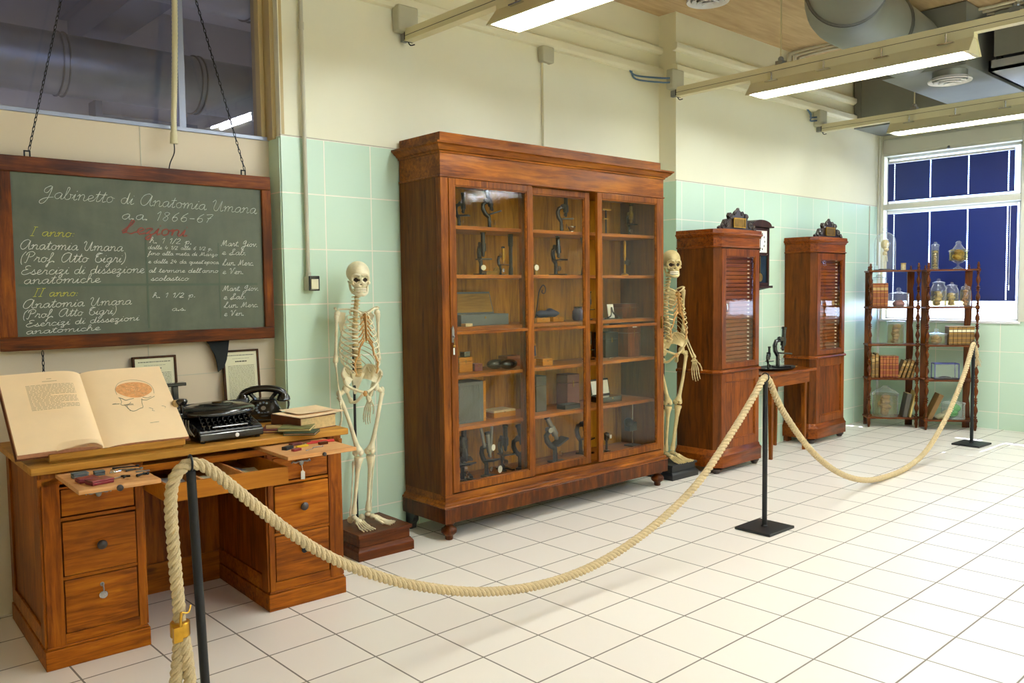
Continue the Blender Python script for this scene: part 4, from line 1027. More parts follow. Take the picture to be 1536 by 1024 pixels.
def glass_jar(loc, r, h, label, content, shape='jar', fill=0.7, cat='jar', group='specimen jars on the shelves', liq=True, seed=1):
    t = thing('specimen_jar', loc, 0, label, cat, group)
    if shape == 'jar':      prof = [(r * .96, 0), (r, 0.01), (r, h * .66), (r * .8, h * .76), (r * .72, h * .80), (r * .78, h * .82)]; lid = [(r * .8, h * .82), (r * .82, h * .86), (r * .35, h * .90), (r * .15, h * .92), (r * .25, h * .96), (r * .1, h)]
    elif shape == 'cyl':    prof = [(r * .98, 0), (r, 0.005), (r, h * .88), (r * 1.06, h * .89)]; lid = [(r * 1.1, h * .89), (r * 1.1, h * .915), (r * .3, h * .94), (r * .35, h * .985), (r * .1, h)]
    elif shape == 'tall':   prof = [(r * 1.2, 0), (r * 1.2, 0.012), (r, 0.02), (r, h * .84), (r * 1.15, h * .85)]; lid = [(r * 1.25, h * .85), (r * 1.1, h * .90), (r * .4, h * .93), (r * .5, h * .97), (r * .2, h)]
    elif shape == 'bowl':   prof = [(r * .5, 0), (r * .5, 0.006), (r * .12, h * .10), (r * .12, h * .20), (r * .45, h * .24), (r * .85, h * .38), (r * .9, h * .60), (r * 1.05, h * .64)]; lid = [(r * 1.05, h * .65), (r * .6, h * .72), (r * .35, h * .84), (r * .25, h * .90), (r * .32, h * .95), (r * .1, h)]
    elif shape == 'dish':   prof = [(r * .98, 0), (r, 0.005), (r, h * .62), (r * 1.03, h * .64)]; lid = [(r * 1.06, h * .64), (r * 1.04, h * .68), (r * .4, h * .74), (r * .12, h * .80), (r * .24, h * .90), (r * .08, h)]
    elif shape == 'bell':   prof = [(r * 1.05, 0), (r * 1.05, 0.01), (r * .9, 0.015)]; lid = [(r, 0.012), (r, h * .66), (r * .9, h * .78), (r * .6, h * .87), (r * .2, h * .90), (r * .12, h * .92), (r * .26, h * .96), (r * .08, h)]
    elif shape == 'cone':   prof = [(r * .98, 0), (r, 0.008), (r, h * .70), (r * 1.08, h * .72)]; lid = [(r * 1.1, h * .72), (r * .75, h * .85), (r * .25, h * .94), (r * .28, h * .97), (r * .1, h)]
    b = MB(); b.lathe(prof, n=24, cap=False); b.lathe([(0.001, 0.004), (prof[0][0], 0.003)], n=24, cap=False); b.build('glass_body', M['jar_glass'], t, smooth=True)
    b = MB(); b.lathe(lid, n=24, cap=False); b.build('lid', M['jar_glass'], t, smooth=True)
    if content:
        rg = random.Random(seed); b = MB(); zb = 0.006 if shape != 'bowl' else h * .27
        zt = h * fill * (0.62 if shape in ('dish',) else 0.66)
        nb = 7
        for k in range(nb):
            a = rg.random() * 6.3; q = rg.random() * 0.45
            rr_ = r * (0.5 if shape != 'tall' else 0.55)
            z = zb + rr_ * .6 + (zt - zb - rr_ * .9) * (k / (nb - 1)) if zt - zb > rr_ else zb + rr_ * 0.45
            sc_ = (rr_ * (0.7 + .5 * rg.random()), rr_ * (0.6 + .5 * rg.random()), rr_ * (0.45 + .4 * rg.random()))
            b.ball((q * r * .6 * math.cos(a), q * r * .6 * math.sin(a), z), sc_, 12, 8, lambda x, y, z_: (x * (1 + .12 * math.sin(5 * y + seed)), y * (1 + .12 * math.sin(6 * x + seed)), z_ * (1 + .1 * math.cos(7 * x))))
        b.build('specimen', M[content], t, smooth=True)
        if liq:
            b = MB(); b.lathe([(prof[0][0] * .94, zb), (r * .95, zb + 0.01), (r * .95, zt * 1.05), (0.001, zt * 1.05)], n=20, cap=False); b.build('fluid', M['liquid'], t, smooth=True)
    return t
def ebook(u, px, s, w, h, d, mat, label, group, lean=0.0, y=0.03, title=True, bands=True):
    p = el(u, px, s, y)
    t = thing('bound_volume', p, EA, label, 'book', group, ry=0)
    t.rotation_euler = (0, R(lean), EA); t.rotation_mode = 'XYZ'
    b = MB(); b.box(0, w, 0, d, 0, h); b.v = [(x, y_ - (0.004 if (0.002 < x < w - 0.002) else 0), z) for x, y_, z in b.v]
    b.build('cover', M[mat], t, bevel=min(0.006, w * .3))
    b = MB(); b.box(0.003, w - 0.003, 0.006, d + 0.001, h - 0.003, h + 0.0008); b.build('pages', M['page_edge'], t)
    if bands:
        g = MB()
        for q in (0.12, 0.36, 0.60, 0.88): g.box(0.001, w - 0.001, -0.002, 0.002, h * q, h * q + 0.005)
        g.build('gilt_band', M['gold'], t)
    if title:
        g = MB(); g.box(0.002, w - 0.002, -0.002, 0.002, h * .70, h * .82); g.build('spine_label', M[title if isinstance(title, str) else 'tan'], t)
    if title == 'paperlab':
        pass
    return t
# --- left unit
# glass dome with a small skeletal preparation
t = thing('glass_dome', el(0, 1325, 4), 0, 'tall glass dome over a small skull-like preparation on top of the left spindle shelf', 'glass dome')
b = MB(); b.lathe([(0.112, 0.01), (0.112, 0.30), (0.105, 0.35), (0.08, 0.395), (0.04, 0.42), (0.012, 0.425), (0.010, 0.435), (0.026, 0.45), (0.024, 0.468), (0.004, 0.478)], n=32, cap=False); b.build('dome', M['jar_glass'], t, smooth=True)
b = MB(); b.lathe([(0.12, 0), (0.12, 0.010), (0.06, 0.012), (0.06, 0.018), (0.001, 0.018)], n=28); b.build('base', M['black_wood'], t, smooth=30)
b = MB(); b.ball((0, 0, 0.29), (0.042, 0.045, 0.055), 14, 10); b.ball((0, -0.012, 0.235), (0.026, 0.03, 0.026)); b.ball((0, 0, 0.19), (0.03, 0.025, 0.03)); b.build('preparation', M['bone2'], t, smooth=True)
b = MB(); b.cyl((0, 0, 0.018), (0, 0, 0.2), 0.004)
for s in (-1, 1): b.cyl((s * 0.022, 0, 0.02), (s * 0.03, 0, 0.11), 0.006); b.cyl((s * 0.03, 0, 0.11), (s * 0.015, 0, 0.19), 0.007); b.cyl((s * 0.03, -0.01, 0.17), (s * 0.05, -0.01, 0.10), 0.004)
b.build('limb_bones', M['bone'], t, smooth=True)
t = thing('cork', el(0, 1355, 4), 0, 'small brown corked bottle on the left spindle shelf top', 'bottle')
b = MB(); b.lathe([(0.024, 0), (0.026, 0.01), (0.026, 0.06), (0.022, 0.065)], n=16); b.build('bottle_body', M['specimen_pale'], t, smooth=30)
b = MB(); b.lathe([(0.028, 0.065), (0.028, 0.08)], n=16); b.build('stopper', M['tan'], t, smooth=30)
for k in range(4):
    ebook(0, 1303.5 + k * 6.2, 3, 0.040, 0.262, 0.16, 'orange_leather', 'tall orange leather volume with gilt bands in the row of four beside the glass dish', 'orange volumes on the upper left shelf', title='tan')
glass_jar(el(0, 1319, 3, 0.20), 0.07, 0.36, 'clear glass vessel behind the four orange volumes', 'specimen_pale', 'tall', 0.3, seed=4)
glass_jar(el(0, 1347.5, 3, 0.10), 0.105, 0.215, 'domed glass dish with a dark red specimen beside the orange volumes', 'specimen_red', 'dish', 0.35, liq=False, seed=2)
glass_jar(el(0, 1343.5, 2, 0.10), 0.088, 0.275, 'wide cylindrical jar of yellow tissue alone on the middle left shelf', 'specimen', 'cyl', 1.15, seed=3)
for k, (px, h) in enumerate(((1303.5, 0.26), (1309.5, 0.275))):
    ebook(0, px, 1, 0.034, h, 0.16, 'book_tan', ('slimmer' if k else 'leftmost') + ' pale leather volume at the left end of the book shelf', None)
for k in range(6):
    ebook(0, 1317 + k * 5.0, 1, 0.0315, 0.245, 0.16, 'orange_leather' if k % 2 == 0 else 'leather2', 'reddish leather volume with a gilt title and pale label in the upright row of six', 'six reddish volumes on the lower left shelf', title='red_label')
for k in range(4):
    ebook(0, 1344.5 + k * 7.2, 1, 0.030 if k < 3 else 0.026, 0.215 if k < 3 else 0.19, 0.15, 'book_tan', 'tan leather volume leaning to the right beside the reddish row', 'leaning tan volumes on the lower left shelf', lean=20 - k * 1.5)
glass_jar(el(0, 1329, 0, 0.12), 0.135, 0.345, 'big round jar with a pointed lid holding a yellow specimen on the bottom left shelf', 'specimen', 'cone', 1.05, seed=7)
ebook(0, 1354.5, 0, 0.05, 0.27, 0.18, 'book_dark', 'thick grey book standing on the bottom left shelf', None, lean=10, title=False, bands=False)
ebook(0, 1365.0, 0, 0.022, 0.30, 0.18, 'book_pale', 'thin pale yellow book leaning on the thick grey book', None, lean=12, title=False, bands=False)
# --- right unit
glass_jar(el(1, 1404, 4), 0.036, 0.30, 'tall narrow glass cylinder with a pale specimen on the right shelf top', 'specimen_pale', 'tall', 1.0, seed=5)
glass_jar(el(1, 1440, 4), 0.098, 0.305, 'footed glass bowl with a pointed lid and curled specimens on the right shelf top', 'specimen', 'bowl', 1.0, seed=6)
glass_jar(el(1, 1410.5, 3), 0.078, 0.305, 'largest of the three stoppered jars before the bright sill', 'specimen_pale', 'jar', 0.8, seed=8)
glass_jar(el(1, 1431, 3), 0.068, 0.265, 'middle jar of the three before the bright sill', 'specimen_pale', 'jar', 0.8, seed=9)
glass_jar(el(1, 1452, 3), 0.055, 0.245, 'smallest jar of the three, filled with an orange specimen', 'specimen_orange', 'jar', 1.05, seed=10)
glass_jar(el(1, 1408.5, 2), 0.105, 0.175, 'low round dish with a knobbed glass lid left of the brown books', 'specimen', 'dish', 0.8, seed=11)
for k in range(6):
    ebook(1, 1424.0 + k * 6.6, 2, 0.042, 0.20, 0.15, 'book_tan', 'squat brown volume with a pale label in the row on the right shelf', 'brown volumes beside the rope end', title='doc_paper')
t = thing('glass_case', el(1, 1423, 1, 0.05), EA, 'small blue-framed glass case on the right spindle shelf', 'case')
b = MB(); w, d, h = 0.125, 0.14, 0.165
b.box(-w, w, 0, d, 0, 0.012); b.ball((0.0, d / 2, 0.012), (0.07, 0.05, 0.018)); b.build('case_base', M['black_matt'], t)
for (x, y) in ((-w, 0), (w - 0.008, 0), (-w, d - 0.008), (w - 0.008, d - 0.008)):
    b = MB(); b.box(x, x + 0.008, y, y + 0.008, 0.012, h); b.build('frame_post', M['blue_frame'], t)
b = MB(); b.box(-w, w, 0, 0.008, h, h + 0.01); b.box(-w, w, d - 0.008, d, h, h + 0.01); b.box(-w, -w + .008, 0, d, h, h + 0.01); b.box(w - .008, w, 0, d, h, h + 0.01); b.build('top_frame', M['blue_frame'], t)
b = MB(); b.quad((-w, 0.004, 0.012), (w, 0.004, 0.012), (w, 0.004, h), (-w, 0.004, h)); b.quad((-w, 0.004, h), (w, 0.004, h), (w, d - .004, h), (-w, d - 0.004, h)); b.build('case_glass', M['jar_glass'], t)
ebook(1, 1392.0, 0, 0.05, 0.31, 0.18, 'book_tan', 'large tan book slumped against the left post of the right shelf', None, lean=-0.0 + 24, title=False, bands=False, y=0.02)
t = bpy.data.objects['bound_volume'] if False else None
b = MB()
for k in range(5):
    b.quad((0, 0.0, 0.004 + 0.003 * k), (0.12 + 0.01 * k, 0.0, 0.03 + 0.02 * k), (0.12 + 0.01 * k, 0.16, 0.03 + 0.02 * k), (0, 0.16, 0.004 + 0.003 * k))
b.build('loose_sheets', M['doc_paper'], label='fan of loose sheets lying on the bottom right shelf', cat='paper', loc=el(1, 1410, 0, 0.03)).rotation_euler = (0, 0, EA)
glass_jar(el(1, 1437, 0, 0.12), 0.115, 0.26, 'round glass bowl with green foliage on the bottom right shelf', 'green_leaf', 'dish', 0.9, liq=False, seed=12)
# red-brown furniture edge at the right border of the room
t = thing('red_bench', (7.95, -1.62, 0), 0, 'dark red furniture edge standing by the window wall at the right border', 'cupboard')
b = MB(); b.box(0, 0.3, -0.5, 0.17, 0.05, 0.31); b.build('body', M['maroon'], t, bevel=0.006)
b = MB(); b.box(0.02, 0.06, 0.12, 0.16, 0, 0.05); b.build('leg', M['black_wood'], t)
b = MB(); b.box(0.02, 0.06, -0.49, -0.45, 0, 0.05); b.build('leg', M['black_wood'], t)
b = MB(); b.box(0.24, 0.28, 0.12, 0.16, 0, 0.05); b.build('leg', M['black_wood'], t)
b = MB(); b.box(0.24, 0.28, -0.49, -0.45, 0, 0.05); b.build('leg', M['black_wood'], t)
# ------------------------------------------------------------------ rope barrier
def stanchion(x, y, label, top=1.02, rz=0.0, tilt=(0, 0)):
    t = thing('stanchion', (x, y, 0), rz, label, 'barrier post', 'black rope barrier posts')
    b = MB(); b.box(-0.15, 0.15, -0.13, 0.13, 0, 0.018); b.build('base_plate', M['iron'], t, bevel=0.004)
    b = MB(); b.cyl((0, 0, 0.018), (tilt[0], tilt[1], top - 0.045), 0.016, n=20); b.lathe([(0.022, 0.018), (0.022, 0.024), (0.016, 0.03)], n=20); b.build('pole', M['iron'], t, smooth=40)
    b = MB(); ring = []
    for k in range(17):
        a = -PI / 2 + 2 * PI * k / 16
        ring.append((tilt[0] + 0.004 * math.cos(a), tilt[1] + 0.028 * math.cos(a), top - 0.018 + 0.028 * math.sin(a)))
    b.tube(ring, 0.004, 8, cap=False); b.build('ring', M['iron'], t, smooth=True)
stanchion(-0.475, -1.155, 'black barrier post nearest the camera, in front of the desk', tilt=(-0.03, 0.0))
stanchion(3.255, -1.160, 'black barrier post in the middle, in front of the display case', rz=R(-1))
stanchion(7.285, -1.06, 'black barrier post farthest away, before the window shelves', rz=R(-3))
main = [(-0.575, -1.155, 0.13), (-0.590, -1.16, 0.20), (-0.570, -1.155, 0.35), (-0.563, -1.155, 0.482), (-0.571, -1.155, 0.649), (-0.578, -1.155, 0.86), (-0.565, -1.155, 0.95), (-0.53, -1.155, 0.993), (-0.490, -1.155, 0.998),
        (-0.445, -1.155, 0.975), (-0.353, -1.155, 0.890), (-0.228, -1.155, 0.766), (-0.095, -1.155, 0.645), (0.047, -1.155, 0.536), (0.199, -1.155, 0.445), (0.362, -1.155, 0.363), (0.537, -1.155, 0.292), (0.724, -1.155, 0.229),
        (0.926, -1.155, 0.180), (1.144, -1.155, 0.147), (1.378, -1.155, 0.136), (1.633, -1.155, 0.152), (1.908, -1.155, 0.204), (2.208, -1.155, 0.294), (2.534, -1.155, 0.441), (2.89, -1.155, 0.698), (3.13, -1.158, 0.90), (3.215, -1.16, 0.985), (3.26, -1.16, 0.998),
        (3.31, -1.159, 0.965), (3.403, -1.156, 0.845), (3.54, -1.153, 0.705), (3.829, -1.147, 0.473), (4.139, -1.14, 0.287), (4.471, -1.132, 0.149), (4.829, -1.124, 0.058), (5.214, -1.116, 0.024), (5.63, -1.107, 0.032), (6.078, -1.097, 0.118),
        (6.557, -1.086, 0.362), (6.982, -1.076, 0.70), (7.20, -1.071, 0.95), (7.265, -1.065, 0.998), (7.30, -1.062, 0.992), (7.34, -1.06, 0.94), (7.37, -1.058, 0.90), (7.385, -1.06, 0.87)]
P = spline(main, 40)
# resample evenly
def resample(P, step):
    out = [P[0]]; acc = 0
    for i in range(1, len(P)):
        seg = P[i] - P[i - 1]; L = seg.length; s = step - acc
        while s <= L and L > 0:
            out.append(P[i - 1] + seg * (s / L)); s += step
        acc = (acc + L) % step if L < step - acc or True else 0
        acc = L - (s - step)
    return out
P = resample(P, 0.011)
RT = thing('barrier_rope', (0, -1.155, 0), 0, 'thick twisted hemp rope swagged between the black barrier posts', 'rope')
def twist(P, Rr, pitch, nst, mat, name, parent, off):
    mb = MB()
    N = []; t0 = (P[1] - P[0]).normalized(); nx = Vector((0, 1, 0)); nx = (nx - t0 * nx.dot(t0)).normalized()
    for i in range(len(P)):
        t = (P[min(i + 1, len(P) - 1)] - P[max(i - 1, 0)]).normalized()
        nx = (nx - t * nx.dot(t)).normalized(); N.append((nx.copy(), t.cross(nx)))
    s = 0; ph = [0]
    for i in range(1, len(P)):
        s += (P[i] - P[i - 1]).length; ph.append(2 * PI * s / pitch)
    for k in range(nst):
        path = []
        for i, p in enumerate(P):
            a = ph[i] + 2 * PI * k / nst
            path.append(p + (N[i][0] * math.cos(a) + N[i][1] * math.sin(a)) * Rr * 0.56 - off)
        mb.tube(path, Rr * 0.50, 8)
    return mb.build(name, mat, parent, smooth=True)
twist(P, 0.0222, 0.082, 3, M['rope'], 'rope', RT, Vector((0, -1.155, 0)))
# thick looped end and brass clip below the first post
LP_ = spline([(-0.555, -1.165, 0.41), (-0.545, -1.17, 0.30), (-0.54, -1.17, 0.20), (-0.55, -1.17, 0.12), (-0.575, -1.165, 0.10), (-0.60, -1.16, 0.16)], 10)
twist(resample(LP_, 0.011), 0.0222, 0.082, 3, M['rope'], 'rope_end', RT, Vector((0, -1.155, 0)))
b = MB(); b.lathe([(0.030, 0.455 - 0.05), (0.033, 0.405 + 0.004), (0.033, 0.455), (0.030, 0.458)], (-0.5635, -0.005, 0), 20); b.box(-0.5635 - 0.036, -0.5635 - 0.006, -0.045, -0.030, 0.40, 0.452); b.cyl((-0.575, -0.038, 0.45), (-0.57, -0.038, 0.50), 0.005)
b.tube(spline([(-0.57, -0.038, 0.50), (-0.545, -0.034, 0.492), (-0.53, -0.02, 0.51)], 5), 0.003, 6)
b.build('brass_clip', M['brass'], RT, smooth=30, label='shiny brass clip on the hanging rope end')
# frayed end at the last post
b = MB(); rg = random.Random(3)
for k in range(26):
    dx, dz, dy = rg.uniform(-.03, .05), rg.uniform(-.03, .02), rg.uniform(-.03, .03)
    b.tube(spline([(7.375 + rg.uniform(-.012, .012), 0.095 + rg.uniform(-.01, .01), 0.885 + rg.uniform(-.01, .01)), (7.39 + dx * .4, 0.095 + dy * .4, 0.84 + dz), (7.40 + dx, 0.095 + dy, 0.79 + dz)], 4), 0.0025, 4)
b.build('frayed_end', M['rope'], RT)
# ------------------------------------------------------------------ chalk handwriting
# single-stroke cursive letters: each is a list of strokes on a grid (x, y), x-height 0..4, ascender 8, descender -4
G = {
'a': (5, [[(4, 3.4), (2.8, 4), (1, 3), (.6, 1.2), (1.6, 0), (3, .8), (4, 3.4), (3.8, 1), (4.4, 0), (5.4, .8)]]),
'b': (4.6, [[(0, .6), (1.6, 4), (2.4, 7.4), (1.6, 8), (1, 5), (.9, 1), (2, 0), (3.6, 1), (3.7, 3), (3, 3.6), (4.2, 3.2), (5, 3)]]),
'c': (4, [[(3.6, 3.2), (2.4, 4), (.8, 2.8), (.7, 1), (1.8, 0), (3.4, .4), (4.2, 1)]]),
'd': (5.2, [[(4, 3.2), (2.6, 4), (.9, 3), (.6, 1.1), (1.7, 0), (3.3, 1), (4.6, 7.8), (4, 2), (4.2, .3), (5.2, .6)]]),
'e': (4, [[(0, .8), (2, 1.8), (3.2, 3), (2.4, 4), (1.1, 3.2), (.8, 1.2), (1.8, 0), (3.4, .4), (4.2, 1)]]),
'f': (3.6, [[(0, .8), (1.8, 3), (3.2, 6.8), (2.6, 8), (1.8, 6.5), (1.2, 0), (.6, -3.4), (0, -4), (.2, -2.6), (2, 0), (3.8, 1)]]),
'g': (5, [[(4, 3.4), (2.8, 4), (1, 3), (.7, 1.2), (1.8, 0), (3, .8), (4, 3.6), (3.4, -1), (2, -4), (.6, -3.4), (2, -1.6), (5.2, .8)]]),
'h': (5, [[(0, .6), (1.6, 4), (2.4, 7.4), (1.6, 8), (1.0, 5), (.6, 0), (.9, 2.4), (2.2, 3.9), (3.3, 3.2), (3.3, .8), (4.1, 0), (5.2, .8)]]),
'i': (2.6, [[(0, .8), (1.5, 4), (1, 1), (1.5, 0), (2.8, .8)], [(1.9, 5.6), (2.1, 5.9)]]),
'l': (2.8, [[(0, .8), (1.8, 4), (2.6, 7.2), (1.9, 8), (1.2, 5), (.9, 1), (1.6, 0), (3, .8)]]),
'm': (7.4, [[(0, 2.6), (1, 4), (1.1, 2), (.8, 0), (1.4, 2.6), (2.8, 4), (3.4, 3), (3.1, 0), (3.7, 2.6), (5.2, 4), (5.9, 3), (5.7, .8), (6.4, 0), (7.6, .8)]]),
'n': (5.2, [[(0, 2.6), (1, 4), (1.1, 2), (.8, 0), (1.4, 2.6), (3, 4), (3.8, 3), (3.6, .8), (4.2, 0), (5.4, .8)]]),
'o': (4.6, [[(2.6, 4), (1, 3.2), (.7, 1.2), (1.8, 0), (3.4, .8), (3.6, 2.8), (2.6, 4), (3.4, 3.3), (4.8, 3)]]),
'p': (4.6, [[(0, 1.6), (1.4, 4), (1, 0), (.5, -4), (1.2, 1), (2.2, 3.6), (3.4, 3.8), (3.8, 2), (3, .2), (1.4, .4)]]),
'q': (4.8, [[(4, 3.4), (2.8, 4), (1, 3), (.7, 1.2), (1.8, 0), (3, .8), (4, 3.6), (3.4, -3.8), (4, -2.6), (5, .6)]]),
'r': (4, [[(0, .8), (1.2, 3.4), (1.4, 4.4), (1.8, 3.6), (3, 3.6), (2.7, 1), (3.2, 0), (4.2, .8)]]),
's': (3.6, [[(0, .8), (1.6, 3), (2, 4.4), (2.2, 3), (3, 1.2), (2.2, 0), (.8, .4), (2.4, .2), (3.8, .8)]]),
't': (3.2, [[(0, .8), (1.6, 4), (2.3, 7), (1.5, 2), (1.5, .4), (2.2, 0), (3.4, .8)], [(.4, 4.8), (3.4, 5.2)]]),
'u': (5.2, [[(0, 1.4), (1, 4), (.8, 1.2), (1.6, 0), (3, .8), (4, 4), (3.8, 1), (4.4, 0), (5.4, .8)]]),
'v': (4.6, [[(0, 2.6), (1, 4), (1.6, 2), (2.1, 0), (3.4, 2.4), (3.6, 4), (4.8, 3.4)]]),
'z': (4.4, [[(.2, 3.2), (1.6, 4), (3, 3.4), (.6, .4), (2, .8), (3, -.6), (2.4, -3), (1, -3), (1.6, -1.4), (4.6, .8)]]),
"'": (1.6, [[(.8, 7.4), (.5, 6)]]), '.': (1.8, [[(.5, 0), (.8, .5), (1.1, .1), (.6, 0)]]), ':': (2, [[(.8, .6), (1, .8)], [(1.2, 3), (1.4, 3.2)]]), '-': (4, [[(.6, 2.6), (3.2, 2.8)]]),
'(': (2.6, [[(2.6, 8.4), (1, 5.6), (.6, 2.4), (1, -.6), (1.8, -2)]]), ')': (2.6, [[(.8, 8.6), (2, 6), (2.2, 3), (1.4, 0), (0, -2)]]), '/': (3, [[(0, -.6), (3, 7.4)]]),
'A': (8, [[(6.4, 6.6), (4.6, 8), (1.8, 6.6), (.5, 3.2), (1.2, .6), (3, 0), (5, 2.4), (6.6, 7.2), (6.1, 2), (6.8, 0), (8.2, .8)]]),
'U': (8, [[(.2, 6), (1.4, 7.8), (2.2, 6.4), (1.6, 2), (2.6, 0), (4.4, 1), (6.2, 7.6), (5.8, 2), (6.4, 0), (8, .8)]]),
'G': (7, [[(5.6, 7.4), (4.2, 8), (2, 6), (1.8, 4), (3.6, 3.6), (5.4, 7.4), (4.6, 1), (3, -3), (1, -3.8), (.6, -2), (3, 0), (7, 1)]]),
'P': (6.4, [[(2.6, 7), (2, 2), (1.2, -.6), (.2, 0)], [(.6, 5.4), (1.4, 7.6), (4, 8.6), (6, 7), (5, 4.8), (3, 4.2)]]),
'T': (6.6, [[(5.8, 7.4), (3, 8), (1.6, 6), (1.8, 4.6), (3.2, 5)], [(5.2, 7.6), (2.8, 6.6), (1.6, 3), (2.4, .4), (4.6, 0), (6, 2), (5, 3.4), (6.4, 1)]]),
'E': (6.2, [[(5.4, 7.2), (4, 8), (2.4, 7), (2.8, 5), (4.2, 4.6), (1.4, 3.6), (.6, 1.4), (2.2, 0), (4.6, .6), (6.2, 2)]]),
'M': (9, [[(0, 1), (1, 0), (2.6, 6), (2.8, 7.6), (3.2, 5), (3.4, .6), (4.8, 5), (6.2, 7.6), (6.4, 3), (6.6, .4), (9, 1)]]),
'S': (6, [[(0, .8), (3, 4), (5, 7.6), (4, 8.2), (2.8, 6.4), (3.4, 3), (3, .4), (1.2, -.6), (.2, .6), (4, .4), (6, 1)]]),
'L': (6, [[(0, 1), (3, 5), (4.4, 7.8), (3.2, 8.2), (2.4, 5), (1.6, 1), (.4, 0), (2, .6), (4, -.2), (5.8, 1)]]),
'V': (6.6, [[(.2, 6.4), (1.4, 7.8), (2.2, 5), (2.4, 0), (4.2, 4.4), (5.4, 8), (6.6, 8)]]),
'I': (4, [[(1.2, 0), (2.6, 8)], [(0, 0), (2.6, 0)], [(1.4, 8), (4, 8)]]),
'0': (4.4, [[(2.6, 7), (1, 5), (.9, 1.6), (2, 0), (3.4, 1.8), (3.6, 5.4), (2.6, 7)]]),
'1': (3, [[(.6, 5.2), (2.2, 7), (1.5, 0)]]), '2': (4.6, [[(.8, 5.6), (2.4, 7), (3.6, 5.6), (2.4, 3), (.4, 0), (4, .2)]]), '4': (5, [[(2, 7), (.5, 2.6), (4.2, 2.8)], [(3.6, 5), (3, -.4)]]),
'6': (4.8, [[(4, 7), (2, 5), (.9, 2), (2, 0), (3.6, 1), (3.4, 3), (2, 3.4), (1, 2)]]), '7': (4.6, [[(.6, 6.6), (4.2, 7), (2.2, 3), (1.6, 0)], [(1.4, 3.6), (3.6, 3.8)]]),
'8': (4.8, [[(3.8, 6.2), (2.4, 7), (1.2, 5.6), (3.4, 2.6), (2.4, 0), (.9, 1.2), (2.2, 3.4), (3.9, 5.6), (3.6, 6.6)]]), ' ': (3.4, []),
}
def chalk(mm, text, x0, z0, x1, xh, slope=0.0, r=0.0011, y=-0.0075, slant=0.25, jit=0.12, seed=1):
    """write text from x0 to x1 on the baseline z0 (xh = letter x-height)"""
    rg = random.Random(seed + len(text)); mb = MB()
    tot = sum(G[c][0] for c in text); u = xh / 4; k = (x1 - x0) / (tot)
    x = 0
    for c in text:
        adv, strokes = G[c]
        for s in strokes:
            pts = []
            for (gx, gz) in s:
                X = x0 + (x + gx + gz * slant * u / k * 1.0 + rg.uniform(-jit, jit)) * k; Zz = z0 + (gz + rg.uniform(-jit, jit)) * u + slope * (X - x0)
                pts.append((X, y, Zz))
            if len(pts) > 2: pts = spline(pts, 4)
            mb.tube(pts, [(r * 1.7 if c in '.:' else r) * rg.uniform(.75, 1.25) for _ in pts], 4, flat=1.0)
        x += adv
    mb.build(*mm, SL)
W_, Y_c, R_c, F_c = ('chalk_line', M['chalk_white']), ('yellow_chalk_line', M['chalk_yellow']), ('red_chalk_line', M['chalk_red']), ('chalk_heading', M['chalk_faint'])
def bp(px, pz): return px, pz
chalk(F_c, 'Gabinetto di Anatomia Umana', -0.51, 0.300, 0.625, 0.031, -0.020, 0.0013)
chalk(F_c, 'a.a. 1866-67', -0.13, 0.212, 0.36, 0.027, 0.0, 0.0014)
chalk(R_c, 'Lezioni', -0.13, 0.140, 0.21, 0.034, -0.02, 0.0016); chalk(R_c, 'Lezioni', -0.127, 0.137, 0.213, 0.034, -0.02, 0.0016, seed=5)
chalk(Y_c, 'I anno:', -0.56, 0.110, -0.36, 0.022, 0.0, 0.0014)
chalk(W_, 'Anatomia Umana', -0.61, 0.043, -0.128, 0.024, 0.0, 0.0014)
chalk(W_, '(Prof. Atto Tigri)', -0.61, -0.020, -0.118, 0.024, 0.01, 0.0014)
chalk(W_, 'Esercizi di dissezione', -0.61, -0.082, -0.022, 0.022, 0.02, 0.0014)
chalk(W_, 'anatomiche', -0.60, -0.128, -0.245, 0.022, 0.02, 0.0014)
chalk(Y_c, 'II anno:', -0.56, -0.190, -0.355, 0.020, 0.0, 0.0014)
chalk(W_, 'Anatomia Umana', -0.61, -0.248, -0.095, 0.022, 0.02, 0.0014, seed=3)
chalk(W_, '(Prof. Atto Tigri)', -0.61, -0.298, -0.175, 0.020, 0.03, 0.0014, seed=4)
chalk(W_, 'Esercizi di dissezioni', -0.60, -0.340, -0.06, 0.016, 0.03, 0.0013, seed=5)
chalk(W_, 'anatomiche', -0.60, -0.375, -0.255, 0.015, 0.02, 0.0013, seed=6)
chalk(W_, 'h. 1 1/2 p.', 0.01, 0.090, 0.24, 0.016, 0.0, 0.0012)
chalk(W_, 'dalle 4 1/2 alle 6 1/2 p.', 0.00, 0.058, 0.355, 0.0105, 0.0, 0.0011)
chalk(W_, 'fino alla meta di Marzo', 0.00, 0.026, 0.385, 0.0105, 0.0, 0.0011)
chalk(W_, "e dalle 24 da quest'epoca", 0.00, -0.018, 0.39, 0.011, 0.0, 0.0011)
chalk(W_, "al termine dell'anno", 0.00, -0.068, 0.385, 0.0125, 0.0, 0.0012)
chalk(W_, 'scolastico', 0.01, -0.112, 0.215, 0.0135, 0.0, 0.0012)
chalk(W_, 'h. 1 1/2 p.', 0.015, -0.205, 0.25, 0.014, 0.0, 0.0012, seed=8)
chalk(W_, 'a.s.', 0.115, -0.278, 0.195, 0.013, 0.0, 0.0012)
chalk(W_, 'Mart. Giov.', 0.405, 0.085, 0.625, 0.0165, 0.0, 0.0013)
chalk(W_, 'e Sab.', 0.410, 0.035, 0.555, 0.0165, 0.0, 0.0013)
chalk(W_, 'Lun. Merc.', 0.410, -0.025, 0.600, 0.0165, 0.0, 0.0013)
chalk(W_, 'e Ven.', 0.410, -0.075, 0.535, 0.0165, 0.0, 0.0013)
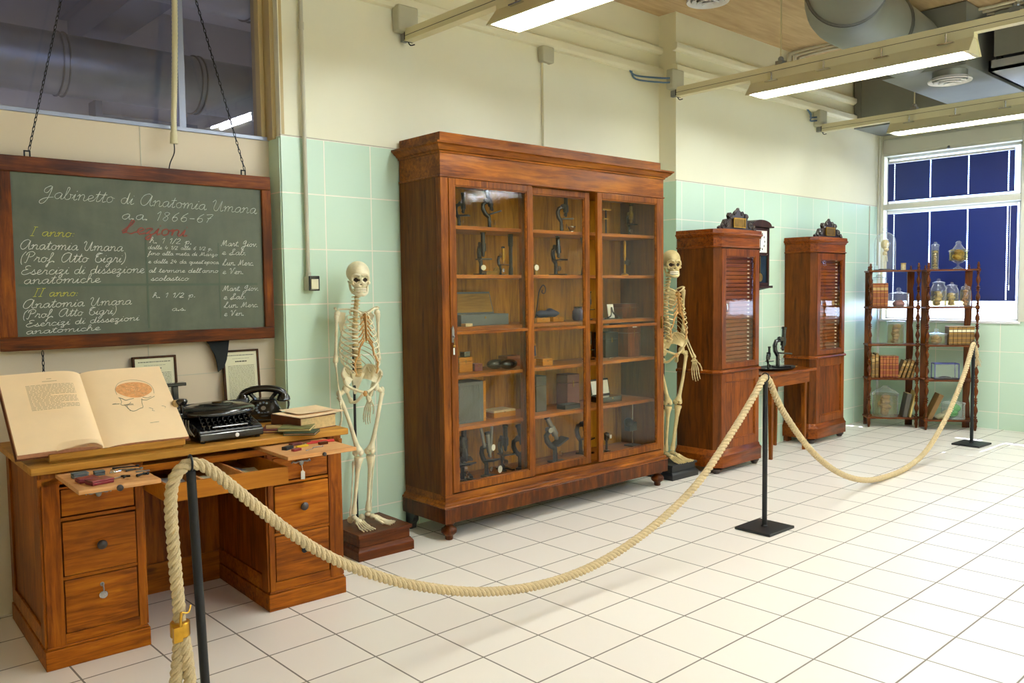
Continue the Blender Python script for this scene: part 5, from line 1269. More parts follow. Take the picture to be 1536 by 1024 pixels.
chalk(W_, 'Mart. Giov.', 0.405, -0.172, 0.625, 0.0155, 0.0, 0.0013, seed=9)
chalk(W_, 'e Sab.', 0.410, -0.220, 0.545, 0.0155, 0.0, 0.0013, seed=9)
chalk(W_, 'Lun. Merc.', 0.410, -0.268, 0.620, 0.0155, 0.0, 0.0013, seed=9)
chalk(W_, 'e Ven.', 0.410, -0.316, 0.530, 0.0155, 0.0, 0.0013, seed=9)
b = MB(); b.box(-0.012, -0.002, -0.0068, -0.006, -0.37, 0.14); b.box(0.388, 0.396, -0.0068, -0.006, -0.33, 0.10); b.box(-0.62, 0.62, -0.0068, -0.006, -0.140, -0.128); b.build('chalk_smears', M['chalk_smudge'], SL)
# ------------------------------------------------------------------ things on the desk
TZ = 0.8780
M['paper_edge'] = plain('reddish_page_edges', 'c08a6a', 0.8, var=0.15, vscale=60)
M['brain'] = plain('brain_orange', 'e3a468', 0.85, var=0.18, vscale=60)
M['pencil_line'] = plain('engraving_grey', '8c8a74', 0.9)
M['text_grey'] = plain('letterpress_grey', 'b09a76', 0.9)
# reading stand
tilt = math.atan2(0.305, 0.40)
STD = thing('book_stand', dw(0.052, 0.035, TZ), DROT, 'low wooden reading stand with a ledge holding the open atlas', 'book stand')
b = MB(); b.box(0.0, 0.565, -0.012, 0.008, 0.012, 0.040); b.build('ledge', M['pine_top'], STD, bevel=0.003)
b = MB(); b.box(0.005, 0.56, 0.008, 0.045, 0.0, 0.012); b.build('base_bar', M['pine_top'], STD)
for x in (0.01, 0.50):
    b = MB(); b.prism([(0.0, 0.0), (0.42, 0.0), (0.42, 0.015), (0.40, 0.02), (0.40, 0.285), (0.02, 0.012)], x, x + 0.02, 'x'); b.build('side_support', M['pine_top'], STD)
b = MB()
ct, st_ = math.cos(tilt), math.sin(tilt)
def tp(x, s, n):   # point on tilted reading plane: s along the slope, n off the surface
    return (x, 0.008 + s * ct - n * st_, 0.014 + s * st_ + n * ct)
b.hexa([tp(0.0, 0, -0.0), tp(0.56, 0, -0.0), tp(0.56, 0.46, 0), tp(0, 0.46, 0)], [tp(0.0, 0, 0.008), tp(0.56, 0, 0.008), tp(0.56, 0.46, 0.008), tp(0, 0.46, 0.008)])
b.build('back_rest', M['pine_top'], STD)
# open atlas
AT = thing('open_atlas', dw(0.052, 0.035, TZ), DROT, 'large old anatomy atlas open at a coloured brain plate', 'book')
AT.location = Vector(dw(0.052, 0.035, TZ))
x0, xm, x1 = -0.115, 0.222, 0.585
def page_h(x):
    """thickness of the page blocks across the spread"""
    if x < xm:
        u = (xm - x) / (xm - x0)
        return 0.016 + 0.032 * (1 - math.exp(-u * 9)) * (1 - 0.35 * u) * 1.0
    u = (x - xm) / (x1 - xm)
    return 0.016 + 0.020 * (1 - math.exp(-u * 8)) * (1 - 0.25 * u)
S0, S1 = 0.014, 0.515
def sheet(x_a, x_b, n, extra=0.0, s0=S0, s1=S1, mat='paper', name='page', parent=None, m=10):
    b = MB(); v = []
    for i in range(n + 1):
        x = x_a + (x_b - x_a) * i / n
        for j in range(m + 1):
            s = s0 + (s1 - s0) * j / m
            v.append(tp(x, s, page_h(x) + extra))
    f = [(i * (m + 1) + j, (i + 1) * (m + 1) + j, (i + 1) * (m + 1) + j + 1, i * (m + 1) + j + 1) for i in range(n) for j in range(m)]
    b._add(v, f); return b
for (xa, xb, nm) in ((x0, xm, 'left_pages'), (xm, x1, 'right_pages')):
    b = sheet(xa, xb, 28); n = 28; mm_ = 11
    # close into a block with edges
    top = list(b.v); base = len(b.v)
    for i in range(n + 1):
        x = xa + (xb - xa) * i / n
        for s in (S0, S1): b.v.append(tp(x, s, 0.010))
    def T(i, j): return i * mm_ + j
    def B(i, e): return base + i * 2 + e
    b.mi = 1
    for i in range(n):
        b.f.append((B(i, 0), B(i + 1, 0), T(i + 1, 0), T(i, 0))); b.m.append(1)
        b.f.append((T(i, 10), T(i + 1, 10), B(i + 1, 1), B(i, 1))); b.m.append(1)
    b.f.append(tuple([B(0, 0)] + [T(0, j) for j in range(11)] + [B(0, 1)])); b.m.append(1)
    b.f.append(tuple([B(n, 1)] + [T(n, j) for j in range(10, -1, -1)] + [B(n, 0)])); b.m.append(1)
    b.build(nm, [M['paper'], M['paper_edge']], AT, smooth=40)
b = MB(); b.hexa([tp(x0 - 0.008, S0 - 0.006, 0.009), tp(x1 + 0.008, S0 - 0.006, 0.009), tp(x1 + 0.008, S1 + 0.006, 0.009), tp(x0 - 0.008, S1 + 0.006, 0.009)],
               [tp(x0 - 0.008, S0 - 0.006, 0.014), tp(x1 + 0.008, S0 - 0.006, 0.014), tp(x1 + 0.008, S1 + 0.006, 0.014), tp(x0 - 0.008, S1 + 0.006, 0.014)]); b.build('cover', M['leather'], AT)
# curled leaves lying over the ledge near the spine
b = MB(); prof = [(0.03, 0.0), (0.07, 0.010), (0.12, 0.022), (0.17, 0.028), (0.200, 0.022), (0.214, 0.008)]
for k in range(3):
    pr = spline([(x, 0, h * (1 - 0.25 * k) + page_h(x)) for x, h in prof], 5)
    v = []
    for p in pr: v.append(tp(p.x, S0 - 0.004, p.z)); v.append(tp(p.x, S0 + 0.05, page_h(p.x) - 0.001))
    b._add(v, [(2 * i, 2 * i + 2, 2 * i + 3, 2 * i + 1) for i in range(len(pr) - 1)])
b.build('curled_leaves', M['paper'], AT, smooth=True)
# printed text on the left page, as rows of fine dashes
b = MB(); rg = random.Random(5)
def strip(b, xa, xb, s, th, e=0.0010, n=6):
    v = []
    for i in range(n + 1):
        x = xa + (xb - xa) * i / n
        v.append(tp(x, s, page_h(x) + e)); v.append(tp(x, s + th, page_h(x) + e))
    b._add(v, [(2 * i, 2 * i + 2, 2 * i + 3, 2 * i + 1) for i in range(n)])
for k in range(19):
    s = 0.425 - k * 0.0088; x = -0.02
    ln = 0.195 if k not in (8, 14, 18) else 0.195 * rg.uniform(.3, .8)
    while x < -0.02 + ln:
        w_ = rg.uniform(0.008, 0.022); strip(b, x, min(x + w_, -0.02 + ln), s, 0.0030, n=1); x += w_ + 0.003
strip(b, 0.05, 0.11, 0.447, 0.003); strip(b, 0.07, 0.09, 0.463, 0.003)
b.build('printed_text', M['text_grey'], AT)
# brain plate on the right page
def disc(b, cx, cs, rx, rs, e, n=28, fn=None):
    v = [tp(cx, cs, page_h(cx) + e)]
    for k in range(n):
        a = 2 * PI * k / n; q = fn(a) if fn else 1.0
        x = cx + rx * q * math.cos(a); s = cs + rs * q * math.sin(a); v.append(tp(x, s, page_h(x) + e))
    b._add(v, [(0, 1 + k, 1 + (k + 1) % n) for k in range(n)])
b = MB(); disc(b, 0.425, 0.352, 0.082, 0.060, 0.0012, 40, lambda a: 1 + 0.03 * math.sin(3 * a) - 0.18 * max(0, math.sin(-a - 0.2))); b.build('brain_plate', M['brain'], AT)
b = MB()
def ln(b, pts, r=0.0011, e=0.0022):
    pp = [tp(p.x, p.y, page_h(p.x) + e) for p in spline([(x, s, 0) for x, s in pts], 5)]
    b.tube(pp, r, 4)
rg = random.Random(11)
for k in range(26):
    a = rg.random() * 6.28; q = rg.random() ** .5 * 0.8
    cx, cs = 0.425 + 0.07 * q * math.cos(a), 0.356 + 0.045 * q * math.sin(a)
    pts = []; th = rg.random() * 6.28
    for j in range(4):
        pts.append((cx, cs)); cx += 0.010 * math.cos(th); cs += 0.008 * math.sin(th); th += rg.uniform(-1.3, 1.3)
    ln(b, pts, 0.0008)
b.build('brain_folds', M['gyrus'] if 'gyrus' in M else plain('brain_fold_lines', 'f0c890', 0.9), AT)
b = MB()
ln(b, [(0.345, 0.31), (0.36, 0.30), (0.372, 0.288), (0.39, 0.292), (0.41, 0.296)]); ln(b, [(0.35, 0.305), (0.352, 0.28), (0.345, 0.262), (0.36, 0.255), (0.38, 0.26), (0.39, 0.272)])
ln(b, [(0.37, 0.25), (0.368, 0.235), (0.38, 0.215), (0.395, 0.212), (0.42, 0.225), (0.435, 0.232), (0.438, 0.262), (0.445, 0.29)]); ln(b, [(0.375, 0.215), (0.37, 0.235), (0.362, 0.25)])
ln(b, [(0.44, 0.285), (0.46, 0.278), (0.48, 0.286), (0.505, 0.30)]); ln(b, [(0.45, 0.30), (0.47, 0.292), (0.49, 0.300)]); ln(b, [(0.34, 0.268), (0.31, 0.27), (0.325, 0.272)])
ln(b, [(0.343, 0.33), (0.345, 0.37), (0.37, 0.41), (0.42, 0.425), (0.47, 0.415), (0.505, 0.385), (0.512, 0.35), (0.508, 0.32)], 0.0007)
for k in range(7):
    x = 0.36 + 0.006 * k; ln(b, [(x, 0.262), (x + 0.001, 0.252)], 0.0010)
ln(b, [(0.46, 0.225), (0.475, 0.215), (0.47, 0.205), (0.48, 0.20)], 0.0007); ln(b, [(0.52, 0.23), (0.535, 0.222), (0.53, 0.212)], 0.0007); ln(b, [(0.44, 0.125), (0.48, 0.127)], 0.0007)
b.build('skull_engraving', M['pencil_line'], AT)

# ---- framed sheets leaning against the wall
def leaning_sheet(xa, za, w, h, label, n, rz=0):
    t = thing('framed_sheet', (xa, 0.655, TZ + 0.001), rz, label, 'framed document', 'framed printed sheets behind the desk', rx=-R(4.5))
    f = 0.012
    b = MB(); b.box(0, f, -0.012, 0.006, 0, h); b.box(w - f, w, -0.012, 0.006, 0, h); b.box(f, w - f, -0.012, 0.006, 0, f); b.box(f, w - f, -0.012, 0.006, h - f, h); b.build('frame', M['dark_frame'], t, bevel=0.002)
    b = MB(); b.box(f, w - f, -0.004, 0.004, f, h - f); sh = b.build('sheet', M['doc_paper'], t)
    b = MB(); b.quad((f, -0.007, f), (w - f, -0.007, f), (w - f, -0.007, h - f), (f, -0.007, h - f)); b.build('glass', M['doc_glass'], t)
    b = MB(); rg = random.Random(n)
    def row(z, xa_, xb_, th):
        x = xa_
        while x < xb_:
            q = rg.uniform(0.006, 0.02); b.box(x, min(x + q, xb_), -0.0048, -0.004, z, z + th); x += q + 0.0025
    row(h - 0.034, 0.03, w - 0.03, 0.004); row(h - 0.052, 0.06, w - 0.06, 0.0015); row(h - 0.072, w / 2 - 0.035, w / 2 + 0.035, 0.007)
    z = h - 0.095
    while z > 0.03:
        row(z, 0.03, w - 0.03, 0.0024); z -= 0.0085
    b.build('printed_text', M['ink'], sh)
leaning_sheet(-0.085, 0, 0.235, 0.372, 'framed printed sheet half hidden behind the atlas', 3)
leaning_sheet(0.418, 0, 0.222, 0.378, 'framed printed sheet leaning on the wall behind the telephone', 4)

# ---- black instrument behind the atlas
t = thing('desk_instrument', dw(0.735, 0.52, TZ), DROT, 'black upright optical instrument between atlas and typewriter', 'instrument')
b = MB(); b.box(-0.05, 0.05, -0.04, 0.05, 0, 0.02); b.build('base', M['black'], t, bevel=0.004)
b = MB(); b.box(-0.015, 0.015, -0.015, 0.015, 0.02, 0.235); b.build('column', M['black'], t, bevel=0.003)
b = MB(); b.box(-0.055, 0.055, -0.02, 0.03, 0.235, 0.252); b.build('top_arm', M['black'], t, bevel=0.003)
b = MB(); b.box(-0.035, 0.04, -0.05, -0.015, 0.10, 0.165); b.build('lens_block', M['black'], t, bevel=0.004)
b = MB(); b.box(0.008, 0.045, -0.045, 0.02, 0.02, 0.16); b.build('side_plate', M['maroon'], t, bevel=0.003)
# ---- typewriter
TW = thing('typewriter', dw(0.690, 0.055, TZ), DROT + R(2), 'old black portable typewriter with a round lid over the type basket', 'typewriter')
b = MB(); b.prism([(0.0, 0.012), (0.0, 0.050), (0.02, 0.056), (0.13, 0.085), (0.31, 0.10), (0.31, 0.012)], 0, 0.29, 'x'); b.build('body', M['black'], TW, bevel=0.006)
b = MB(); b.box(0.0, 0.29, -0.012, 0.0, 0.008, 0.040); b.build('front_bar', M['black'], TW, bevel=0.005)
for x in (0.02, 0.27):
    for y in (0.01, 0.29):
        b = MB(); b.lathe([(0.010, 0), (0.012, 0.012)], (x, y, 0), 10); b.build('foot', M['black_matt'], TW)
for r_ in range(4):
    for k in range(10 if r_ < 3 else 9):
        x = 0.028 + k * 0.0245 + r_ * 0.004; y = 0.012 + 0.026 * r_; z = 0.066 + 0.0115 * r_
        b = MB(); b.lathe([(0.003, -0.012), (0.003, 0), (0.0085, 0.001), (0.009, 0.004), (0.0065, 0.0055), (0.001, 0.005)], (x, y, z), 10); b.build('key', M['key_black'] if 'key_black' in M else M['black'], TW, smooth=50)
b = MB(); b.tube([(0.06, 0.0, 0.062), (0.22, 0.0, 0.062)], 0.0045, 8); b.build('space_bar', M['black'], TW)
b = MB(); b.lathe([(0.004, 0), (0.009, 0), (0.009, -0.003), (0.004, -0.004)], (0.165, -0.012, 0.022), 14, 'y'); b.build('badge', M['white_ceramic'], TW)
b = MB(); b.prism([(0.105, 0.066), (0.12, 0.060), (0.165, 0.056), (0.21, 0.060), (0.235, 0.066), (0.21, 0.070), (0.18, 0.071), (0.175, 0.080), (0.15, 0.080), (0.148, 0.071)], 0.118, 0.121, 'y'); b.T = None
b.build('type_scale', M['chrome'], TW)
b = MB(); b.lathe([(0.175, 0.098), (0.180, 0.104), (0.178, 0.116), (0.165, 0.126), (0.12, 0.134), (0.08, 0.136), (0.076, 0.140), (0.03, 0.142), (0.001, 0.142)], (0.155, 0.185, 0.0), 40)
b.v = [(x * 1.0, 0.185 + (y - 0.185) * 0.72, z + (y - 0.185) * 0.03) for x, y, z in b.v]
b.build('round_lid', M['black'], TW, smooth=50)
b = MB(); b.lathe([(0.02, 0.142), (0.022, 0.146), (0.001, 0.147)], (0.16, 0.185, 0), 16); b.build('lid_emblem', M['brass_old'], TW)
b = MB(); b.cyl((-0.055, 0.26, 0.115), (0.33, 0.26, 0.115), 0.022, n=20); b.build('platen', M['black_matt'], TW, smooth=40)
b = MB(); b.box(-0.045, 0.31, 0.235, 0.29, 0.072, 0.095); b.box(-0.06, -0.02, 0.12, 0.30, 0.045, 0.12); b.build('carriage', M['black'], TW, bevel=0.006)
b = MB(); b.lathe([(0.012, -0.105), (0.028, -0.10), (0.028, -0.075), (0.014, -0.070)], (0, 0.26, 0.115), 18, 'x'); b.build('platen_knob', M['black'], TW, smooth=40)
b = MB(); b.cyl((-0.015, 0.14, 0.10), (-0.02, 0.13, 0.155), 0.008); b.lathe([(0.010, 0.150), (0.022, 0.160), (0.026, 0.170), (0.020, 0.178), (0.001, 0.180)], (-0.02, 0.13, 0), 16); b.build('return_lever', M['black'], TW, smooth=40)
b = MB(); b.lathe([(0.012, 0.0), (0.014, 0.02), (0.008, 0.03)], (-0.045, 0.14, 0.145), 14); b.build('wooden_knob', M['tan'], TW)
for k in range(5):
    b = MB(); b.tube(spline([(-0.008, 0.03 + 0.03 * k, 0.03), (-0.022, 0.05 + 0.03 * k, 0.06), (-0.012, 0.08 + 0.03 * k, 0.09)], 5), 0.003, 6); b.build('linkage', M['steel'], TW)
TW.scale = (1.1, 1.1, 1.15)
# ---- telephone
PH = thing('telephone', dw(1.225, 0.550, TZ), DROT + R(-24), 'black rotary dial telephone with the handset resting on its cradle', 'telephone')
b = MB(); b.prism([(-0.115, 0.0), (0.115, 0.0), (0.115, 0.03), (0.09, 0.045), (0.072, 0.075), (0.060, 0.110), (-0.060, 0.110), (-0.072, 0.075), (-0.09, 0.045), (-0.115, 0.03)], -0.085, 0.075, 'y')
b.v = [(x, y * (1 - 0.35 * max(0, z - 0.02) / 0.09) + (0.03 if z > 0.07 else 0.0), z) for x, y, z in b.v]
b.build('housing', M['black'], PH, bevel=0.012, seg=3)
b = MB(); fr_ = MB()
def dialpt(r, a, n):  # dial plane tilted back
    x = r * math.cos(a); s = r * math.sin(a); return (x, -0.058 + s * 0.55 - n * 0.80, 0.066 + s * 0.80 + n * 0.55)
for (r1, n1, r2, n2) in ((0.048, 0, 0.048, 0.006), (0.048, 0.006, 0.038, 0.009), (0.038, 0.009, 0.0, 0.009)):
    v = []
    for k in range(32): v.append(dialpt(r1, 2 * PI * k / 32, n1)); v.append(dialpt(r2, 2 * PI * k / 32, n2))
    b._add(v, [(2 * k, 2 * ((k + 1) % 32), 2 * ((k + 1) % 32) + 1, 2 * k + 1) for k in range(32)])
D_ = b.build('dial', M['black'], PH, smooth=30)
for k in range(10):
    a = R(60) + k * R(28); b = MB(); v = [dialpt(0, 0, 0)]
    cx, cy = 0.032 * math.cos(a), 0.032 * math.sin(a); v = []
    for j in range(10):
        q = 2 * PI * j / 10; X = cx + 0.0062 * math.cos(q); Y_ = cy + 0.0062 * math.sin(q); v.append(dialpt(math.hypot(X, Y_), math.atan2(Y_, X), 0.0098))
    b._add(v, [tuple(range(10))]); b.build('finger_hole', M['grey_box'], D_)
b = MB(); v = [dialpt(0.012, 2 * PI * j / 16, 0.0102) for j in range(16)]; b._add(v, [tuple(range(16))]); b.build('dial_centre', M['steel'], D_)
for s in (-1, 1):
    b = MB(); b.tube(spline([(s * 0.035, -0.005, 0.105), (s * 0.05, -0.005, 0.125), (s * 0.062, -0.01, 0.14)], 4), [0.010] * 9, 8); b.build('cradle', M['black'], PH, smooth=True)
b = MB(); hp = spline([(-0.100, 0, 0.118), (-0.092, 0, 0.140), (-0.055, 0, 0.157), (0.0, 0, 0.163), (0.055, 0, 0.157), (0.092, 0, 0.140), (0.100, 0, 0.118)], 6)
b.tube(hp, [0.017 + 0.004 * abs(i / (len(hp) - 1) - .5) for i in range(len(hp))], 14)
for s in (-1, 1): b.lathe([(0.020, 0.135), (0.031, 0.118), (0.034, 0.102), (0.028, 0.096), (0.001, 0.096)], (s * 0.097, 0, 0), 20)
b.build('handset', M['black'], PH, smooth=50)
b = MB(); hx = []
for k in range(160):
    u = k / 159; a = u * 2 * PI * 20; c = Vector((0.108, 0.02, 0.12)).lerp(Vector((0.10, 0.11, 0.006)), u) + Vector((0.02 * math.sin(u * PI), 0.03 * math.sin(u * PI), 0)); hx.append(c + Vector((0.004 * math.cos(a), 0.004 * math.sin(a), 0)))
b.tube(hx, 0.0016, 5); b.build('cord', M['black_matt'], PH)

PH.scale = (1.12, 1.12, 1.1)
# ---- books on the desk
def flat_book(x, y, z, w, d, h, rz, cover, pages, label, spine='left', group=None, name='book'):
    t = thing(name, dw(x, y, z), DROT + R(rz), label, 'book', group)
    b = MB(); b.box(0, w, 0, d, 0, 0.004); b.box(0, w, 0, d, h - 0.004, h)
    if spine == 'left': b.box(-0.003, 0.002, 0, d, 0, h)
    else: b.box(0, w, -0.003, 0.002, 0, h)
    b.build('cover', M[cover], t, bevel=0.0015)
    b = MB(); b.box(0.002 if spine == 'left' else 0.004, w - 0.004, 0.004 if spine == 'left' else 0.002, d - 0.004, 0.004, h - 0.004); b.build('pages', M[pages], t)
    return t
flat_book(1.035, 0.14, TZ, 0.16, 0.20, 0.014, -30, 'maroon', 'page_edge', 'thin maroon book lying flat behind the green books')
t = flat_book(1.075, 0.17, TZ + 0.0145, 0.10, 0.09, 0.006, -24, 'tan', 'page_edge', 'small tan booklet on the thin maroon book')
flat_book(1.085, -0.010, TZ, 0.155, 0.13, 0.013, -38, 'green_cloth', 'paper_edge', 'dark green book under the green-and-tan book at the desk edge')
flat_book(1.075, 0.035, TZ + 0.0145, 0.16, 0.15, 0.016, -36, 'green2', 'page_edge', 'mottled green-and-tan book lying on the dark green book')
BB = flat_book(1.215, 0.075, TZ, 0.225, 0.26, 0.068, -30, 'leather', 'page_edge', 'thick brown leather volume at the right end of the desk')
BB.rotation_euler = (0, 0, DROT + R(10)); BB.location = dw(1.205, 0.045, TZ)
b = MB(); n = 9
v = []
for i in range(n):
    for j in range(n):
        x = -0.01 + 0.27 * i / (n - 1); y = -0.015 + 0.27 * j / (n - 1)
        v.append((x, y, 0.0035 + 0.010 * max(0, (i / (n - 1) - 0.6)) * math.sin(j) + 0.008 * (i / (n - 1)) ** 2))
f = [(i * n + j, (i + 1) * n + j, (i + 1) * n + j + 1, i * n + j + 1) for i in range(n - 1) for j in range(n - 1)]
b._add(v, f); top0 = len(b.v); b._add([(x, y, z - 0.0012) for x, y, z in v], [tuple(reversed(q)) for q in f])
b._add([(0.03, 0.06, 0.011), (0.24, 0.03, 0.016), (0.265, 0.25, 0.020), (0.05, 0.28, 0.013)], [(0, 1, 2, 3)])
o = b.build('loose_paper', M['paper'], smooth=True, label='loose cream sheets lying on the thick brown volume', cat='paper')
o.location = Vector(dw(1.205, 0.045, TZ + 0.0685)); o.rotation_euler = (0, 0, DROT + R(8))

# ---- things on the left writing board (top z 0.800)
LZ, RZ = 0.8385, 0.8385
def bit(name, shape, x, y, z, rz, mat, label, cat, group=None, bev=0.0015):
    b = MB(); shape(b); o = b.build(name, M[mat], bevel=bev, label=label, cat=cat, group=group); o.location = dw(x, y, z); o.rotation_euler = (0, 0, DROT + R(rz)); return o
def boxthing(name, x, y, z, w, d, h, rz, mat, label, cat, lidmat=None):
    t = thing(name, dw(x, y, z), DROT + R(rz), label, cat)
    b = MB(); b.box(0, w, 0, d, 0, h * .6); b.build('box_base', M[mat], t, bevel=0.003)
    b = MB(); b.box(-0.001, w + .001, -0.001, d + .001, h * .62, h); b.build('lid', M[lidmat or mat], t, bevel=0.003)
boxthing('red_case', 0.128, -0.355, LZ, 0.088, 0.062, 0.020, 14, 'red_box', 'nearer one of the two dark red leather cases on the left writing board', 'case')
boxthing('red_case', 0.100, -0.275, LZ, 0.075, 0.055, 0.018, 8, 'red_box', 'farther dark red leather case on the left writing board', 'case')
boxthing('ink_stone', 0.102, -0.170, LZ, 0.058, 0.045, 0.022, 4, 'grey_box', 'larger grey block at the back left of the writing board', 'block')
boxthing('ink_stone', 0.182, -0.160, LZ, 0.040, 0.038, 0.018, -4, 'grey_box', 'smaller grey block at the back of the left writing board', 'block')
def tool(b, L=0.08, r=0.003, head=0.008): b.tube([(0, 0, r), (L * .3, 0, r * 1.2), (L, 0, r)], [r * 1.2, r, r * .8], 8); b.ball((L, 0, r + 0.001), (head, head * .8, r * 1.6))
def key_(b): b.cyl((0, 0, 0.003), (0.045, 0, 0.003), 0.0022); b.tube([(0.055 + 0.009 * math.cos(a), 0.009 * math.sin(a), 0.003) for a in [2 * PI * k / 12 for k in range(13)]], 0.0022, 6, cap=False); b.box(0.002, 0.012, 0.002, 0.012, 0.001, 0.005)
bit('steel_forceps', lambda b: tool(b, 0.10, 0.0035), 0.275, -0.060, LZ, -12, 'black_matt', 'dark slim tool at the back edge of the left writing board', 'tool')
bit('steel_scissors', lambda b: (tool(b, 0.09), b.tube([(0, .012, .003), (.05, 0, .004), (.09, -.012, .003)], .0028, 6)), 0.285, -0.115, LZ, -18, 'steel', 'grey scissor-like tool lying across the left writing board', 'tool')
bit('brass_fitting', lambda b: (b.lathe([(0.012, 0), (0.014, .006), (0.008, .012), (0.010, .018)], n=14), b.cyl((0, 0, .006), (.035, .01, .006), .004)), 0.252, -0.160, LZ, 0, 'chrome', 'shiny metal fitting in the middle of the left writing board', 'fitting')
bit('old_key', key_, 0.222, -0.280, LZ, 35, 'steel', 'small bent key beside the nearer red case', 'key')
bit('t_handle_key', lambda b: (b.cyl((0, 0, .004), (.03, 0, .004), .004), b.cyl((.03, -.018, .004), (.03, .018, .004), .004)), 0.260, -0.290, LZ, 60, 'iron', 'short T-shaped tool near the board front', 'tool')
bit('clamp', lambda b: (b.tube([(0, 0, .005), (.03, .004, .006), (.06, 0, .005)], [.007, .004, .006], 8), b.cyl((.045, -.015, .005), (.05, .02, .005), .004)), 0.310, -0.295, LZ, 25, 'iron', 'dark iron clamp near the right corner of the left board', 'tool')
bit('flat_plate', lambda b: b.box(0, .055, 0, .018, 0, .004), 0.332, -0.205, LZ, -8, 'steel', 'flat grey plate at the right side of the left board', 'plate')
bit('steel_rod', lambda b: tool(b, 0.07, 0.0028), 0.305, -0.155, LZ, 15, 'iron', 'thin dark rod behind the flat grey plate', 'tool')
# ---- things on the right writing board
bit('black_block', lambda b: b.box(0, .055, 0, .03, 0, .016), 1.017, -0.190, RZ, 28, 'black_matt', 'black block at the left of the right writing board', 'block')
bit('yellow_crayon', lambda b: b.box(0, .065, 0, .015, 0, .010), 1.082, -0.165, RZ, 8, 'yellow', 'bright yellow crayon beside the black block', 'crayon')
bit('red_block', lambda b: b.box(0, .045, 0, .022, 0, .012), 1.030, -0.242, RZ, 14, 'red_box', 'small red block in front of the yellow crayon', 'block')
bit('maroon_pouch', lambda b: b.box(0, .06, 0, .035, 0, .012), 1.087, -0.105, RZ, 10, 'maroon', 'small maroon pouch behind the yellow crayon', 'pouch', bev=0.004)
bit('red_pencil', lambda b: b.cyl((0, 0, .004), (.15, 0, .004), .004, n=6), 1.154, -0.100, RZ, -10, 'red', 'longer red pencil on the right writing board', 'pencil', bev=0)
bit('red_pencil', lambda b: b.cyl((0, 0, .005), (.12, 0, .005), .005, n=6), 1.192, -0.078, RZ, -14, 'red', 'shorter red pencil behind the longer one', 'pencil', bev=0)
bit('wooden_block', lambda b: b.box(0, .045, 0, .022, 0, .014), 1.200, -0.172, RZ, 2, 'plinth_wood', 'dark reddish wooden block in the middle of the right board', 'block')
bit('pen_nib', lambda b: tool(b, 0.05, 0.0018, 0.003), 1.082, -0.260, RZ, 25, 'steel', 'tiny pen nib near the front edge of the right board', 'nib', bev=0)
bit('wire_clip', lambda b: tool(b, 0.05, 0.0018, 0.003), 1.142, -0.210, RZ, -5, 'steel', 'fine wire clip in the middle of the right board', 'clip', bev=0)
bit('metal_cap', lambda b: b.lathe([(0.010, 0), (0.010, .012), (0.006, .014)], n=14), 1.137, -0.135, RZ, 0, 'chrome', 'small round metal cap beside the yellow crayon', 'cap', bev=0)
# cable on the floor at the left border
b = MB()
b.tube(spline([(-0.80, 0.55, 0.04), (-0.83, 0.45, 0.006), (-0.95, 0.38, 0.006), (-1.15, 0.42, 0.006), (-1.3, 0.40, 0.006)], 8), 0.005, 8)
b.tube(spline([(-0.80, 0.52, 0.03), (-0.85, 0.32, 0.006), (-1.0, 0.28, 0.006), (-1.2, 0.33, 0.006)], 8), 0.004, 8)
b.build('floor_cable', M['cable'], smooth=True, label='thin grey cables curling on the floor left of the desk', cat='cable')
